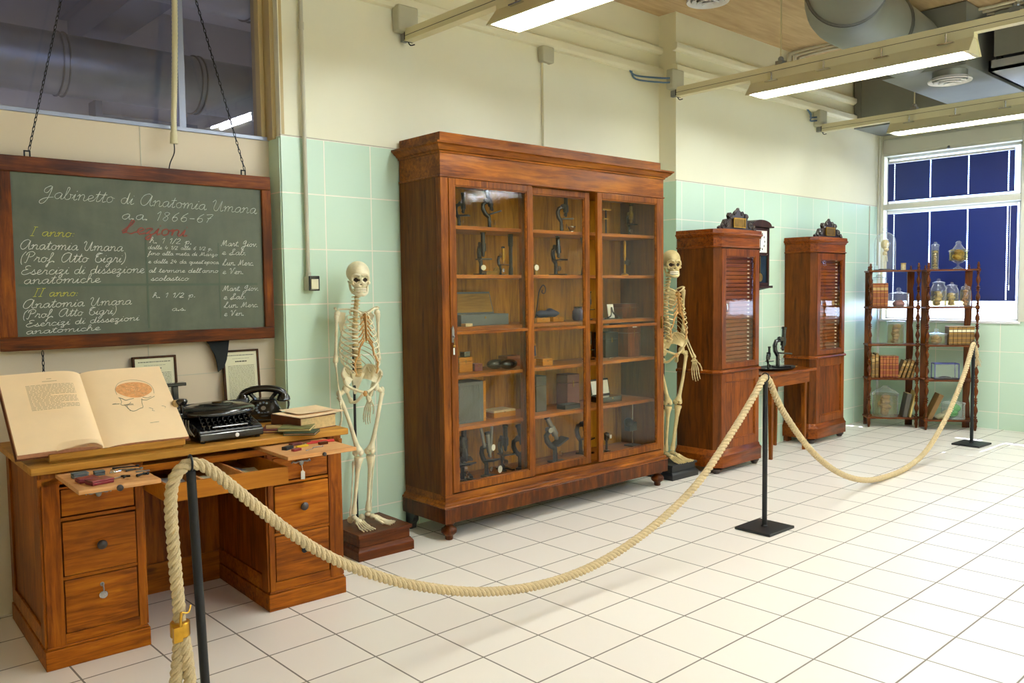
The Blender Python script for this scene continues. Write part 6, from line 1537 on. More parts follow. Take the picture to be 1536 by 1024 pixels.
# ------------------------------------------------------------------ skeletons
def long_bone(b, p, q, r, e1=1.8, e2=1.8, n=10):
    """shaft with swollen ends"""
    P0, Q = Vector(p), Vector(q); k = [0, .04, .10, .2, .5, .8, .9, .96, 1.0]
    rr_ = [r * e1 * .7, r * e1, r * e1 * .85, r, r * .85, r, r * e2 * .85, r * e2, r * e2 * .7]
    b.tube([P0.lerp(Q, t) for t in k], rr_, n)
def sub(b): pass
def make_skeleton(loc, rz, sc, label, bone, dark, pose):
    t = thing('human_skeleton', loc, rz, label, 'skeleton'); t.scale = (sc, sc, sc)
    B_, D_ = M[bone], M[dark]
    hz = 1.545
    # ---- skull
    SK = MB(); tw = R(pose.get('head', 0))
    def hd(p):
        x, y, z = p; return (x * math.cos(tw) - y * math.sin(tw), x * math.sin(tw) + y * math.cos(tw), z)
    SK.ball((0, 0.012, hz), (0.070, 0.090, 0.074), 28, 20, lambda x, y, z: (x * (1.0 - 0.16 * max(0, -y) ** 2 + 0.05 * max(0, y)), y, z if z > 0 else z * (0.82 + .18 * (y < 0))))
    n0 = len(SK.f)
    dents = [(-0.0265, -0.085, hz - 0.042, .0178, .0165, .020), (0.0265, -0.085, hz - 0.042, .0178, .0165, .020), (0, -0.092, hz - 0.070, .0095, .014, .014)]
    n, m = 44, 36; v = []
    def fpt(i, k):
        b_ = -PI / 2 + PI * i / m; a = 2 * PI * k / n
        x, y, z = math.cos(b_) * math.cos(a), math.cos(b_) * math.sin(a), math.sin(b_)
        wx = 0.056 * (1.0 if z > -0.1 else 1.0 - 0.36 * (-z - .1)); wy = 0.050 if z > -.3 else 0.050
        p = [x * wx, -0.042 + y * wy * 1.02, hz - 0.052 + z * 0.055]
        return p
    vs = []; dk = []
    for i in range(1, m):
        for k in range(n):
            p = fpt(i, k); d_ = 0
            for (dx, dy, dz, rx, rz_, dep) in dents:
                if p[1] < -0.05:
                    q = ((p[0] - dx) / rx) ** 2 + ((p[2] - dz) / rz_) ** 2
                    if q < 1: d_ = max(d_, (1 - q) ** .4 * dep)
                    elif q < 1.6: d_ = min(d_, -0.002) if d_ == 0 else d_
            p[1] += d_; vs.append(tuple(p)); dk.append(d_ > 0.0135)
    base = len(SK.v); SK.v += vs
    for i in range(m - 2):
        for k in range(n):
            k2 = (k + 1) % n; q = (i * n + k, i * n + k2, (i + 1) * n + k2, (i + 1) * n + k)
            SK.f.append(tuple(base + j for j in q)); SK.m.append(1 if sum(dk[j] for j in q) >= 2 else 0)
    for s in (-1, 1):
        SK.tube(spline([(s * 0.040, -0.074, hz - 0.060), (s * 0.053, -0.055, hz - 0.062), (s * 0.061, -0.020, hz - 0.054), (s * 0.060, 0.005, hz - 0.048)], 4), [.011, .011, .010, .009, .008, .0075, .007, .007, .006, .006, .006, .006, .006], 8)
        SK.tube(spline([(s * 0.006, -0.088, hz - 0.018), (s * 0.03, -0.084, hz - 0.011), (s * 0.047, -0.068, hz - 0.022), (s * 0.050, -0.064, hz - 0.045)], 4), 0.0085, 8)
    SK.tube([(0, -0.094, hz - 0.03), (0, -0.101, hz - 0.054)], [0.005, 0.0045], 8)
    SK.v = [hd(p) for p in SK.v]
    sk = SK.build('skull', [B_, M['cavity']], t, smooth=70)
    J = MB()
    J.tube(spline([(-0.052, 0.0, hz - 0.055), (-0.050, -0.012, hz - 0.095), (-0.040, -0.05, hz - 0.118), (-0.018, -0.083, hz - 0.130), (0, -0.089, hz - 0.131), (0.018, -0.083, hz - 0.130), (0.040, -0.05, hz - 0.118), (0.050, -0.012, hz - 0.095), (0.052, 0.0, hz - 0.055)], 5), 0.010, 10, flat=0.8)
    J.ball((0, -0.086, hz - 0.128), (0.018, 0.012, 0.012)); J.v = [hd(p) for p in J.v]
    J.build('jaw', B_, sk, smooth=True)
    for (nm, zt, o) in (('upper_teeth', hz - 0.096, 0.0), ('lower_teeth', hz - 0.110, 0.001)):
        T_ = MB()
        for k in range(-6, 7):
            a = k * 0.20; x = 0.033 * math.sin(a) * 1.0; y = -0.055 - 0.036 * math.cos(a) + o
            T_.ball((x, y, zt), (0.0038, 0.0035, 0.0075), 6, 5)
        T_.v = [hd(p) for p in T_.v]; T_.build(nm, M['tooth'], sk, smooth=True)
    # ---- spine
    S = MB()
    sp = spline([(0, 0.035, 1.455), (0, 0.028, 1.40), (0, 0.045, 1.33), (0, 0.068, 1.22), (0, 0.066, 1.12), (0, 0.040, 1.01), (0, 0.030, 0.96), (0, 0.05, 0.915)], 10)
    L = sum((sp[i + 1] - sp[i]).length for i in range(len(sp) - 1)); nv = 24
    for k in range(nv):
        p, d = q_point(sp, k / nv); r = 0.0115 + 0.0115 * k / nv
        S.tube([p - d * 0.000, p + d * 0.003, p + d * 0.008, p + d * 0.0135, p + d * 0.0165], [r, r * 1.08, r * .9, r * 1.08, r], 12)
        S.tube([p + Vector((0, r, -0.006)), p + Vector((0, r + 0.022, -0.016))], [0.005, 0.0035], 6)
        for s in (-1, 1): S.tube([p + Vector((s * r * .7, r * .7, -0.006)), p + Vector((s * (r + 0.016), r + .004, -0.008))], [0.004, 0.003], 6)
    S.build('spine', M['spine_bone'], t, smooth=60)
    # ---- ribs, sternum, cartilage
    ws = [.050, .070, .085, .096, .104, .110, .114, .116, .114, .106, .090, .068]
    for i in range(12):
        zb = 1.315 - 0.0272 * i
        q, _d = q_point(sp, 0.215 + 0.031 * i); yb = q.y + 0.012; w = ws[i]
        drop = 0.030 + 0.0065 * i
        for s in (-1, 1):
            pts = [(s * 0.014, yb, zb), (s * w * .55, yb + 0.020, zb + 0.002), (s * w * .95, yb - 0.025, zb - drop * .35), (s * w * 1.02, yb - 0.070, zb - drop * .8)]
            if i < 10:
                fr_ = -0.078 - 0.010 * min(i, 5) / 5
                pts += [(s * w * .80, yb * .2 - 0.070 - .003 * i, zb - drop * 1.25), (s * (w * .45 if i < 7 else w * .62), fr_ + 0.002, zb - drop * (1.45 if i < 6 else 1.5))]
            elif i == 10: pts += [(s * w * .98, -0.030, zb - drop * 1.1)]
            RB = MB(); RB.tube(spline(pts, 6), 0.0048, 8, flat=0.62); RB.build('rib', B_, t, smooth=True)
    SN = MB(); SN.tube([(0, -0.072, 1.300), (0, -0.078, 1.275), (0, -0.086, 1.245), (0, -0.092, 1.20), (0, -0.094, 1.155), (0, -0.092, 1.135)], [.020, .022, .012, .015, .014, .005], 10, flat=0.42); SN.build('sternum', D_, t, smooth=True)
    CC = MB()
    for i in range(10):
        zb = 1.315 - 0.0272 * i; drop = 0.030 + 0.0065 * i; w = ws[i]; fr_ = -0.078 - 0.010 * min(i, 5) / 5
        for s in (-1, 1):
            a = (s * (w * .45 if i < 7 else w * .62), fr_ + 0.002, zb - drop * (1.45 if i < 6 else 1.5))
            if i < 6: CC.tube(spline([a, (s * 0.024, fr_ - 0.004, (a[2] + 1.285 - .026 * i) / 2), (s * 0.012, -0.088, 1.285 - .026 * i)], 4), 0.0046, 7)
            elif i == 6: CC.tube(spline([a, (s * 0.035, -0.093, 1.12), (s * 0.010, -0.093, 1.145)], 5), 0.0055, 7)
            else:
                pz = 1.315 - 0.0272 * (i - 1); pd = 0.030 + 0.0065 * (i - 1); pw = ws[i - 1]
                CC.tube(spline([a, (s * (pw * (.45 if i - 1 < 7 else .62) + .005), -0.088, pz - pd * 1.5 + .0)], 4), 0.0060, 7)
    CC.build('costal_cartilage', D_, t, smooth=True)
    # ---- shoulder girdle and arms
    for s in (-1, 1):
        A = pose['armL' if s < 0 else 'armR']
        shx = s * 0.135; sh = Vector((shx, 0.025, 1.302))
        c = MB(); c.tube(spline([(s * 0.022, -0.072, 1.302), (s * 0.055, -0.068, 1.322), (s * 0.095, -0.02, 1.330), (s * 0.128, 0.012, 1.328)], 5), [0.007] + [0.0055] * 14 + [0.008], 8); c.build('clavicle', B_, t, smooth=True)
        c = MB()
        pts = [(s * 0.045, 0.100, 1.305), (s * 0.060, 0.108, 1.19), (s * 0.075, 0.108, 1.165), (s * 0.122, 0.050, 1.285), (s * 0.10, 0.075, 1.315)]
        c._add(pts + [(x, y - 0.005, z) for x, y, z in pts], [(0, 1, 2, 3, 4), (9, 8, 7, 6, 5)] + [(i, (i + 1) % 5, 5 + (i + 1) % 5, 5 + i) for i in range(5)])
        c.tube(spline([(s * 0.05, 0.108, 1.282), (s * 0.09, 0.10, 1.305), (s * 0.135, 0.050, 1.335), (s * 0.140, 0.022, 1.332)], 5), [.004] * 8 + [.007] * 8, 8); c.build('scapula', B_, t, smooth=50)
        el_ = Vector(A['elbow']); wr = Vector(A['wrist'])
        c = MB(); long_bone(c, sh, el_, 0.0095, 1.7, 1.8); c.ball(sh + Vector((-s * .004, 0, 0.002)), 0.019, 12, 8); c.build('humerus', B_, t, smooth=True)
        d = (wr - el_).normalized(); sd = Vector(A.get('side', (s, 0, 0)))
        c = MB(); long_bone(c, el_ + sd * 0.010 - d * .0, wr + sd * 0.010, 0.0055, 1.6, 2.0, 8); c.build('radius_bone', B_, t, smooth=True)
        c = MB(); long_bone(c, el_ - sd * 0.010 - d * .012, wr - sd * 0.010, 0.0052, 2.0, 1.3, 8); c.build('ulna', B_, t, smooth=True)
        hnd = Vector(A.get('hand', (0, -0.15, -1))).normalized(); across = (sd - hnd * sd.dot(hnd)).normalized(); nrm = hnd.cross(across)
        H_ = MB()
        for (i, j) in ((-1, 0), (0, 0), (1, 0), (-1, 1), (0, 1), (1, 1), (2, 1), (-2, 1)):
            H_.ball(wr + across * (0.009 * i) + hnd * (0.010 + 0.012 * j), 0.0072, 8, 6)
        for k in range(4):   # metacarpals and fingers
            x = -0.020 + 0.0135 * k; Lf = (0.083, 0.095, 0.100, 0.088)[k] if s < 0 else (0.088, 0.100, 0.095, 0.083)[k]
            p0 = wr + across * x * .6 + hnd * 0.03; p1 = wr + across * x * 1.25 + hnd * 0.085; H_.tube([p0, p0.lerp(p1, .5), p1], [.0052, .0036, .0056], 7)
            prev = p1; curl = 0.05
            for (f_, rr_) in ((.44, .0042), (.31, .0036), (.25, .0028)):
                dn = (hnd - nrm * curl * s * 1.0 + across * (x * 2.2)).normalized(); nx_ = prev + dn * Lf * f_
                H_.tube([prev, prev.lerp(nx_, .5), nx_], [rr_ * 1.3, rr_ * .8, rr_ * 1.15], 6); prev = nx_; curl += 0.22
        # thumb leaves the side of the palm
        tb = across * (1 if True else -1)
        p0 = wr + tb * 0.014 + hnd * 0.022; p1 = p0 + (tb * .7 + hnd * .75).normalized() * 0.040; p2 = p1 + (tb * .35 + hnd * .9).normalized() * 0.030; p3 = p2 + (tb * .1 + hnd).normalized() * 0.024
        for (a, c_2, q) in ((p0, p1, .0048), (p1, p2, .004), (p2, p3, .0033)): H_.tube([a, a.lerp(c_2, .5), c_2], [q * 1.25, q * .8, q * 1.15], 6)
        H_.build('hand_bones', B_, t, smooth=True)
    # ---- pelvis
    for s in (-1, 1):
        c = MB()
        cr_ = spline([(0.028, 0.070, 0.925), (0.058, 0.062, 0.975), (0.098, 0.026, 0.982), (0.132, -0.020, 0.945), (0.126, -0.036, 0.912)], 5)
        in_ = spline([(0.030, 0.055, 0.895), (0.046, 0.030, 0.898), (0.064, 0.006, 0.890), (0.082, -0.010, 0.878), (0.100, -0.020, 0.866)], 5)
        g_ = []; R_ = 6
        for off in (0, 1):
            for i_ in range(len(cr_)):
                for j_ in range(R_ + 1):
                    u_ = j_ / R_; q_ = cr_[i_].lerp(in_[i_], u_); bl = math.sin(PI * u_) * 0.013
                    g_.append((s * (q_.x + bl * .6 - off * .003), q_.y + bl - off * 0.007, q_.z - bl * .2))
        nn = len(cr_); W1 = R_ + 1; fs_ = []
        for i_ in range(nn - 1):
            for j_ in range(R_):
                a_ = i_ * W1 + j_; fs_.append((a_, a_ + 1, a_ + W1 + 1, a_ + W1)); o_ = nn * W1; fs_.append((o_ + a_, o_ + a_ + W1, o_ + a_ + W1 + 1, o_ + a_ + 1))
        c._add(g_, fs_)
        c.tube(spline([(s * 0.030, 0.065, 0.93), (s * 0.062, 0.052, 0.978), (s * 0.098, 0.018, 0.975), (s * 0.128, -0.020, 0.940), (s * 0.124, -0.032, 0.915)], 5), 0.0075, 8)
        c.tube(spline([(s * 0.122, -0.028, 0.915), (s * 0.100, -0.018, 0.872), (s * 0.060, -0.040, 0.845), (s * 0.012, -0.060, 0.826)], 5), 0.0085, 8)
        c.tube(spline([(s * 0.095, 0.005, 0.852), (s * 0.072, 0.020, 0.800), (s * 0.058, 0.012, 0.765), (s * 0.038, -0.020, 0.770), (s * 0.012, -0.055, 0.815)], 5), 0.0095, 8)
        c.ball((s * 0.096, 0.0, 0.850), (0.024, 0.026, 0.028), 12, 8); c.ball((s * 0.060, 0.018, 0.772), (0.014, 0.016, 0.020))
        c.build('hip_bone', B_, t, smooth=70)
    c = MB(); c.hexa([(-0.008, 0.085, 0.80), (0.008, 0.085, 0.80), (0.008, 0.095, 0.80), (-0.008, 0.095, 0.80)], [(-0.045, 0.030, 0.935), (0.045, 0.030, 0.935), (0.040, 0.07, 0.935), (-0.040, 0.07, 0.935)]); c.build('sacrum', B_, t, bevel=0.006)
    c = MB(); c.ball((0, -0.058, 0.818), (0.014, 0.010, 0.018)); c.build('pubic_joint', D_, t, smooth=True)
    # ---- legs
    for s in (-1, 1):
        Lg = pose['legL' if s < 0 else 'legR']; hip = Vector((s * 0.098, 0, 0.845)); kn = Vector(Lg['knee']); an = Vector(Lg['ankle'])
        troch = hip + Vector((s * 0.045, 0.004, -0.030))
        c = MB(); c.ball(hip, 0.023, 12, 8); c.tube([hip, troch], [0.013, 0.016], 10); c.ball(troch + Vector((0, 0, .008)), (0.015, 0.017, 0.022))
        mid = troch.lerp(kn, .5) + Vector((-s * 0.004, -0.014, 0))
        kt = kn + Vector((0, 0, 0.016))
        c.tube(spline([troch + Vector((0, 0, -.01)), troch.lerp(mid, .4) + Vector((-s * .002, -0.004, 0)), mid, mid.lerp(kt, .55), kt.lerp(mid, .12), kt], 4), [.0165, .0145, .0135, .0128, .0125, .012, .012, .012, .012, .0125, .013, .0135, .014, .015, .017, .021, .026, .029, .030, .026, .020][:21], 12)
        for q in (-1, 1): c.ball(kn + Vector((q * 0.019, 0.010, 0.014)), (0.017, 0.024, 0.020), 12, 8)
        c.build('femur', B_, t, smooth=True)
        c = MB(); c.ball(kn + Vector((0, -0.030, 0.016)), (0.015, 0.008, 0.017), 10, 8); c.build('kneecap', B_, t, smooth=True)
        kb = kn + Vector((0, 0, -0.012))
        c = MB(); c.tube([kb, kb.lerp(an, .04), kb.lerp(an, .12), kb.lerp(an, .25), kb.lerp(an, .5), kb.lerp(an, .8), kb.lerp(an, .94), an], [.028, .029, .020, .0135, .0115, .0105, .017, .018], 12); c.build('tibia', B_, t, smooth=True)
        c = MB(); long_bone(c, kb + Vector((s * 0.028, 0.018, -0.025)), an + Vector((s * 0.020, 0.008, -0.012)), 0.0048, 2.0, 2.2, 8); c.build('fibula', B_, t, smooth=True)
        fd = Vector((math.sin(R(Lg['toe'])), -math.cos(R(Lg['toe'])), 0)); fs = Vector((fd.y, -fd.x, 0)) * -1; dz = an.z
        F = MB()
        F.ball(an + Vector((0, 0, -0.022)), (0.018, 0.024, 0.016)); hl = an - fd * 0.040; F.ball((hl.x, hl.y, an.z - 0.045), (0.018, 0.026, 0.022), 12, 8)
        F.ball(an + fd * 0.028 + Vector((0, 0, -0.032)), (0.019, 0.020, 0.016)); F.ball(an + fd * 0.05 + Vector((0, 0, -0.036)), (0.022, 0.018, 0.013))
        hgt = an.z - 0.008
        for k in range(5):
            x = (-0.026 + 0.013 * k); sgn = s
            p0 = an + fd * 0.060 + fs * x * 1.0 + Vector((0, 0, -0.040)); Lm = 0.062 - 0.004 * abs(k - 2)
            p1 = p0 + (fd + fs * x * 6).normalized() * Lm; p1.z = an.z - (dz - 0.010)
            F.tube([p0, p0.lerp(p1, .5), p1], [.0062, .0034, .0056] if k != (0 if s > 0 else 4) else [.009, .006, .0085], 8)
            prev = p1
            for q, rr_ in ((.026, .0045), (.015, .004), (.011, .0035)):
                nx_ = prev + (fd + fs * x * 5).normalized() * q; nx_.z = max(0.005, prev.z - 0.002)
                F.tube([prev, prev.lerp(nx_, .5), nx_], [rr_ * 1.3, rr_ * .85, rr_ * 1.2], 6); prev = nx_
        F.build('foot_bones', B_, t, smooth=True)
    c = MB(); c.cyl((0, 0.10, 0.0), (0, 0.10, 1.10), 0.008); c.cyl((0, 0.10, 0.90), (0, 0.06, 0.90), 0.006); c.build('support_rod', M['black_matt'], t, smooth=40)
    c = MB(); c.lathe([(0.004, 0), (0.013, 0.002), (0.013, 0.012), (0.004, 0.014)], (0.0, 0, 0), 10, 'x'); c.v = [(x - 0.055, y - 0.01, z + 0.855) for x, y, z in c.v]; c.build('wing_nut', M['black'], t)
    return t
def plinth(loc, rz, w, d, h, mat, label):
    t = thing('plinth', loc, rz, label, 'plinth')
    b = MB(); mold(b, [(0, 0), (0.014, 0), (0.014, h * .34), (0.010, h * .40), (0.002, h * .46), (0, h * .5)], [(0, d), (0, 0), (w, 0), (w, d)]); b.box(0, w, 0, d, 0, h * .5); b.build('base', M[mat], t, bevel=0.003)
    b = MB(); b.box(0.006, w - 0.006, 0.006, d - 0.006, h * .5, h * .88); b.build('drawer_box', M[mat], t)
    b = MB(); b.box(-0.008, w + 0.008, -0.008, d, h * .86, h); b.build('top_board', M[mat], t, bevel=0.003)
plinth((0.985, 0.155, 0), R(-2), 0.362, 0.375, 0.155, 'plinth_wood', 'brown wooden plinth with a moulded foot under the skeleton beside the desk')
make_skeleton((1.135, 0.335, 0.1555), R(-8), 1.0, 'pale human skeleton standing on the brown plinth between desk and display case', 'bone', 'bone_dark', {
    'head': -14,
    'armL': {'elbow': (-0.148, 0.03, 1.005), 'wrist': (-0.140, -0.005, 0.790), 'side': (-0.35, -0.94, 0), 'hand': (0.05, -0.04, -1)},
    'armR': {'elbow': (0.150, 0.06, 1.000), 'wrist': (0.100, 0.09, 0.780), 'side': (0.35, -0.9, 0), 'hand': (-0.20, 0.05, -1)},
    'legL': {'knee': (-0.030, -0.012, 0.438), 'ankle': (-0.062, 0.010, 0.075), 'toe': 10},
    'legR': {'knee': (0.050, -0.010, 0.440), 'ankle': (0.040, 0.030, 0.075), 'toe': 42}})
plinth((3.955, 0.10, 0), R(-1), 0.325, 0.345, 0.125, 'black_plinth' if 'black_plinth' in M else 'black_matt', 'black plinth under the skeleton half hidden behind the display case')
make_skeleton((4.140, 0.245, 0.1255), R(-16), 1.10, 'yellowed human skeleton peeping out between display case and slide cabinet', 'bone2', 'bone_dark', {
    'head': -20,
    'armL': {'elbow': (-0.155, 0.03, 1.005), 'wrist': (-0.150, -0.03, 0.790), 'side': (-0.35, -0.94, 0), 'hand': (0.05, -0.04, -1)},
    'armR': {'elbow': (0.140, 0.035, 0.985), 'wrist': (0.160, -0.070, 0.790), 'side': (0.55, -0.85, 0), 'hand': (0.02, -0.12, -1)},
    'legL': {'knee': (-0.040, -0.012, 0.435), 'ankle': (-0.045, 0.010, 0.075), 'toe': 12},
    'legR': {'knee': (0.055, -0.010, 0.435), 'ankle': (0.020, 0.020, 0.075), 'toe': 25}})
# ------------------------------------------------------------------ instruments inside the display case
CM = Matrix.Translation((1.59, 0.10, 0)) @ Matrix.Rotation(R(-1.0), 4, 'Z')
SZ = [0.3005, 0.7005, 1.0405, 1.3505, 1.6905, 2.0055]
def cx_(px): # picture column -> place along the shelf, measured at shelf depth 0.24
    t_ = [(685, .317), (700, .404), (720, .523), (745, .676), (760, .77), (785, .933), (800, 1.033), (830, 1.24), (860, 1.458), (880, 1.608), (900, 1.764), (920, 1.924), (940, 2.09)]
    for (a, va), (b_, vb) in zip(t_[:-1], t_[1:]):
        if px <= b_ or b_ == 940: return va + (vb - va) * (px - a) / (b_ - a)
def cpos(px, s, y=0.24, dz=0.0):
    """column px was measured at depth .25 behind the glass; nearer things shift left along the sight line"""
    k = 0.28 + 0.00036 * (px - 685) * 4.4 / 1.6
    return tuple(CM @ Vector((min(max(cx_(px) - (0.25 - y) * (0.80 + (px - 685) * 0.0022), 0.10), 2.10), y, SZ[s] + dz)))
CR = R(-1)
def microscope(loc, rz, h, label, main='black', metal='brass_old', foot='horse', tilt=0, group='microscopes in the display case', drum=False):
    t = thing('microscope', loc, rz, label, 'microscope', group); k = h / 0.32
    b = MB()
    if foot == 'horse':
        b.prism([(-0.045 * k, -0.07 * k), (-0.022 * k, -0.07 * k), (-0.018 * k, 0.0), (0.018 * k, 0.0), (0.022 * k, -0.07 * k), (0.045 * k, -0.07 * k), (0.042 * k, 0.045 * k), (-0.042 * k, 0.045 * k)], 0, 0.014 * k)
    elif foot == 'round': b.lathe([(0.05 * k, 0), (0.05 * k, 0.008 * k), (0.03 * k, 0.014 * k), (0.012 * k, 0.018 * k)], n=20)
    else: b.box(-0.05 * k, 0.05 * k, -0.06 * k, 0.05 * k, 0, 0.012 * k)
    b.build('foot', M[main], t, bevel=0.002)
    b = MB(); b.tube([(0, 0.02 * k, 0.012 * k), (0, 0.022 * k, 0.10 * k)], [0.016 * k, 0.014 * k], 10); b.build('pillar', M[main], t, smooth=40)
    ti = R(tilt)
    def q(x, y, z):  # limb tilts back around the pillar head
        y2 = y - 0.022 * k; z2 = z - 0.10 * k
        return (x, 0.022 * k + y2 * math.cos(ti) + z2 * math.sin(ti), 0.10 * k - y2 * math.sin(ti) + z2 * math.cos(ti))
    b = MB(); b.tube([q(0, y * k, z * k) for y, z in ((0.022, 0.095), (0.045, 0.13), (0.052, 0.17), (0.042, 0.205), (0.015, 0.215), (-0.012, 0.212))], [0.016 * k, 0.018 * k, 0.018 * k, 0.017 * k, 0.016 * k, 0.014 * k], 10); b.build('arm', M[main], t, smooth=True)
    b = MB(); b.tube([q(0, -0.02 * k, z * k) for z in (0.165, 0.172, 0.173, 0.23, 0.231, 0.30)], [x * k for x in (0.014, 0.014, 0.022, 0.022, 0.0165, 0.0165)], 14); b.build('body_tube', M[metal], t, smooth=40)
    b = MB(); b.tube([q(0, -0.02 * k, z * k) for z in (0.30, 0.302, 0.316, 0.32)], [x * k for x in (0.0185, 0.021, 0.021, 0.016)], 14); b.build('eyepiece', M[main], t, smooth=40)
    b = MB(); b.tube([q(0, -0.02 * k, z * k) for z in (0.133, 0.14, 0.166)], [x * k for x in (0.006, 0.011, 0.013)], 12); b.tube([q(0, -0.005 * k, 0.145 * k), q(0, -0.015 * k, 0.168 * k)], [0.006 * k, 0.007 * k], 10); b.build('objectives', M[metal], t, smooth=40)
    b = MB(); P8 = [q(x * k, y * k, z * k) for z in (0.110, 0.121) for x, y in ((-0.045, -0.075), (0.045, -0.075), (0.045, 0.018), (-0.045, 0.018))]; b.hexa(P8[:4], P8[4:]); b.build('stage', M[main], t, bevel=0.001)
    b = MB(); b.lathe([(0.001, -0.003 * k), (0.02 * k, -0.002 * k), (0.021 * k, 0.002 * k), (0.001, 0.003 * k)], (0, -0.022 * k, 0.055 * k), 16, 'y'); b.tube([(0, 0.0, 0.06 * k), (0, 0.02 * k, 0.075 * k)], 0.003 * k, 6); b.build('mirror', M['chrome'], t, smooth=30)
    for s in (-1, 1):
        b = MB(); c = q(s * 0.010 * k, 0.005 * k, 0.225 * k); b.lathe([(0.005 * k, 0), (0.017 * k, 0.002 * k), (0.017 * k, 0.012 * k), (0.004 * k, 0.012 * k)], (0, 0, 0), 14, 'x'); b.v = [(c[0] + s * x, c[1] + y, c[2] + z) for x, y, z in b.v]; b.build('focus_knob', M[metal], t, smooth=40)
    return t
def cbox(name, px, s, w, d, h, mat, label, cat='box', y=0.20, rz=0, lid=None, open_=None, latch=True, group=None, dz=0.0):
    t = thing(name, cpos(px, s, y, dz), CR + R(rz), label, cat, group)
    b = MB(); b.box(0, w, 0, d, 0, h * (.72 if not open_ else 1)); b.build('box_body', M[mat], t, bevel=0.002)
    if open_ is None:
        b = MB(); b.box(0, w, 0, d, h * .73, h); b.build('lid', M[lid or mat], t, bevel=0.002)
    else:
        b = MB(); a = R(open_); v = [(0, d, h), (w, d, h), (w, d + math.cos(a) * d, h + math.sin(a) * d), (0, d + math.cos(a) * d, h + math.sin(a) * d)]
        n_ = (0, math.sin(a) * .01, -math.cos(a) * .01)
        L4 = [(0, d - .004, h), (w, d - .004, h), (w, d + 0.008, h), (0, d + 0.008, h)]; T4 = [(p[0], p[1] + math.cos(a) * d, p[2] + math.sin(a) * d) for p in L4]
        b.hexa(L4, T4); ld = b.build('lid', M[mat], t, bevel=0.002)
        if lid:
            b = MB(); i = 0.012
            L4 = [(i, d - .0065, h + .01), (w - i, d - .0065, h + .01), (w - i, d - 0.004, h + .01), (i, d - 0.004, h + .01)]; T4 = [(p[0], p[1] + math.cos(a) * (d - 2 * i), p[2] + math.sin(a) * (d - 2 * i)) for p in L4]
            b.hexa(L4, T4); b.build('lid_lining', M[lid], ld)
    if latch:
        b = MB(); b.box(w / 2 - .005, w / 2 + .005, -0.002, 0, h * .6, h * .8); b.build('latch', M['brass_old'], t)
    return t
# bottom shelf
microscope(cpos(692, 0, 0.22), R(20), 0.30, 'dark microscope at the far left of the bottom shelf of the case', 'iron', 'black_matt', tilt=10)
microscope(cpos(690, 0, 0.33, 0.0), R(-30), 0.36, 'taller dark microscope standing behind at the left of the bottom shelf', 'iron', 'iron')
m_ = microscope(cpos(728, 0, 0.20), R(15), 0.31, 'binocular-like grey microscope with white discs on the bottom shelf', 'iron', 'steel', tilt=8)
for (dx, dz, r_) in ((-0.03, 0.215, 0.022), (0.05, 0.05, 0.025)):
    b = MB(); b.lathe([(0.001, -0.002), (r_, -0.002), (r_, 0.002), (0.001, 0.002)], (dx, -0.06, dz), 20, 'y'); b.build('white_disc', M['white_ceramic'], m_)
b = MB(); b.cyl((-0.05, 0.0, 0.22), (-0.06, 0.02, 0.345), 0.011); b.cyl((0.03, 0.0, 0.22), (0.045, 0.0, 0.345), 0.011); b.build('draw_tube', M['steel'], m_, smooth=40)
microscope(cpos(750, 0, 0.30), R(-10), 0.33, 'plain dark microscope right of the white-disc one on the bottom shelf', 'black', 'iron', tilt=0)
microscope(cpos(779, 0, 0.22), R(35), 0.32, 'dark microscope behind the right stile of the left glass door, bottom shelf', 'iron', 'iron', tilt=14)
microscope(cpos(832, 0, 0.20), R(78), 0.37, 'large dark microscope leaning back in the middle of the bottom shelf', 'iron', 'steel', tilt=28, foot='box')
microscope(cpos(868, 0, 0.30), R(20), 0.34, 'upright black microscope behind the middle door edge, bottom shelf', 'black', 'black')
t = thing('rod_stand', cpos(944, 0, 0.24), CR, 'tall thin metal stand with a dark clamp on the bottom right shelf', 'stand')
b = MB(); b.box(-0.05, 0.05, -0.05, 0.05, 0, 0.012); b.build('foot', M['iron'], t)
b = MB(); b.cyl((0, 0, 0.012), (0, 0, 0.34), 0.005); b.build('rod', M['chrome'], t)
b = MB(); b.box(-0.07, 0.02, -0.03, 0.03, 0.13, 0.20); b.ball((-0.05, 0, 0.20), 0.04); b.build('clamp_head', M['iron'], t, bevel=0.004)
t = thing('burner', cpos(905, 0, 0.18), CR, 'small chrome and black lamp at the left edge of the right door, bottom shelf', 'lamp')
b = MB(); b.lathe([(0.04, 0), (0.035, 0.02), (0.01, 0.03), (0.01, 0.10), (0.02, 0.11), (0.022, 0.16), (0.001, 0.17)], n=18); b.build('lamp_body', M['black'], t, smooth=50)
b = MB(); b.lathe([(0.014, 0), (0.016, 0.03), (0.001, 0.032)], (0.02, -0.02, 0.12), 14); b.build('lens_tube', M['chrome'], t, smooth=50)
# second shelf
t = thing('louvre_box', cpos(694, 1, 0.17), CR, 'tall grey box with fine vertical louvres on the second shelf', 'box')
b = MB(); b.box(-0.06, 0.16, 0, 0.16, 0, 0.275); b.build('box_body', M['grey_box'], t, bevel=0.003)
b = MB()
for k in range(16): b.box(-0.052 + 0.0115 * k, -0.047 + 0.0115 * k, -0.003, 0, 0.02, 0.255)
b.build('louvres', M['grey_louvre'] if 'grey_louvre' in M else plain('grey_louvre', '6e7474', 0.6), t)
b = MB(); b.box(0.16, 0.18, 0.0, 0.16, 0, 0.275); b.build('wooden_side', M['wood_box'], t)
cbox('flat_box', 737, 1, 0.20, 0.14, 0.05, 'wood_box', 'flat light wooden box with a pale label on the second shelf', lid='specimen_pale')
cbox('dark_box', 801, 1, 0.10, 0.14, 0.26, 'book_dark', 'tall dark box behind the left edge of the middle door', latch=False)
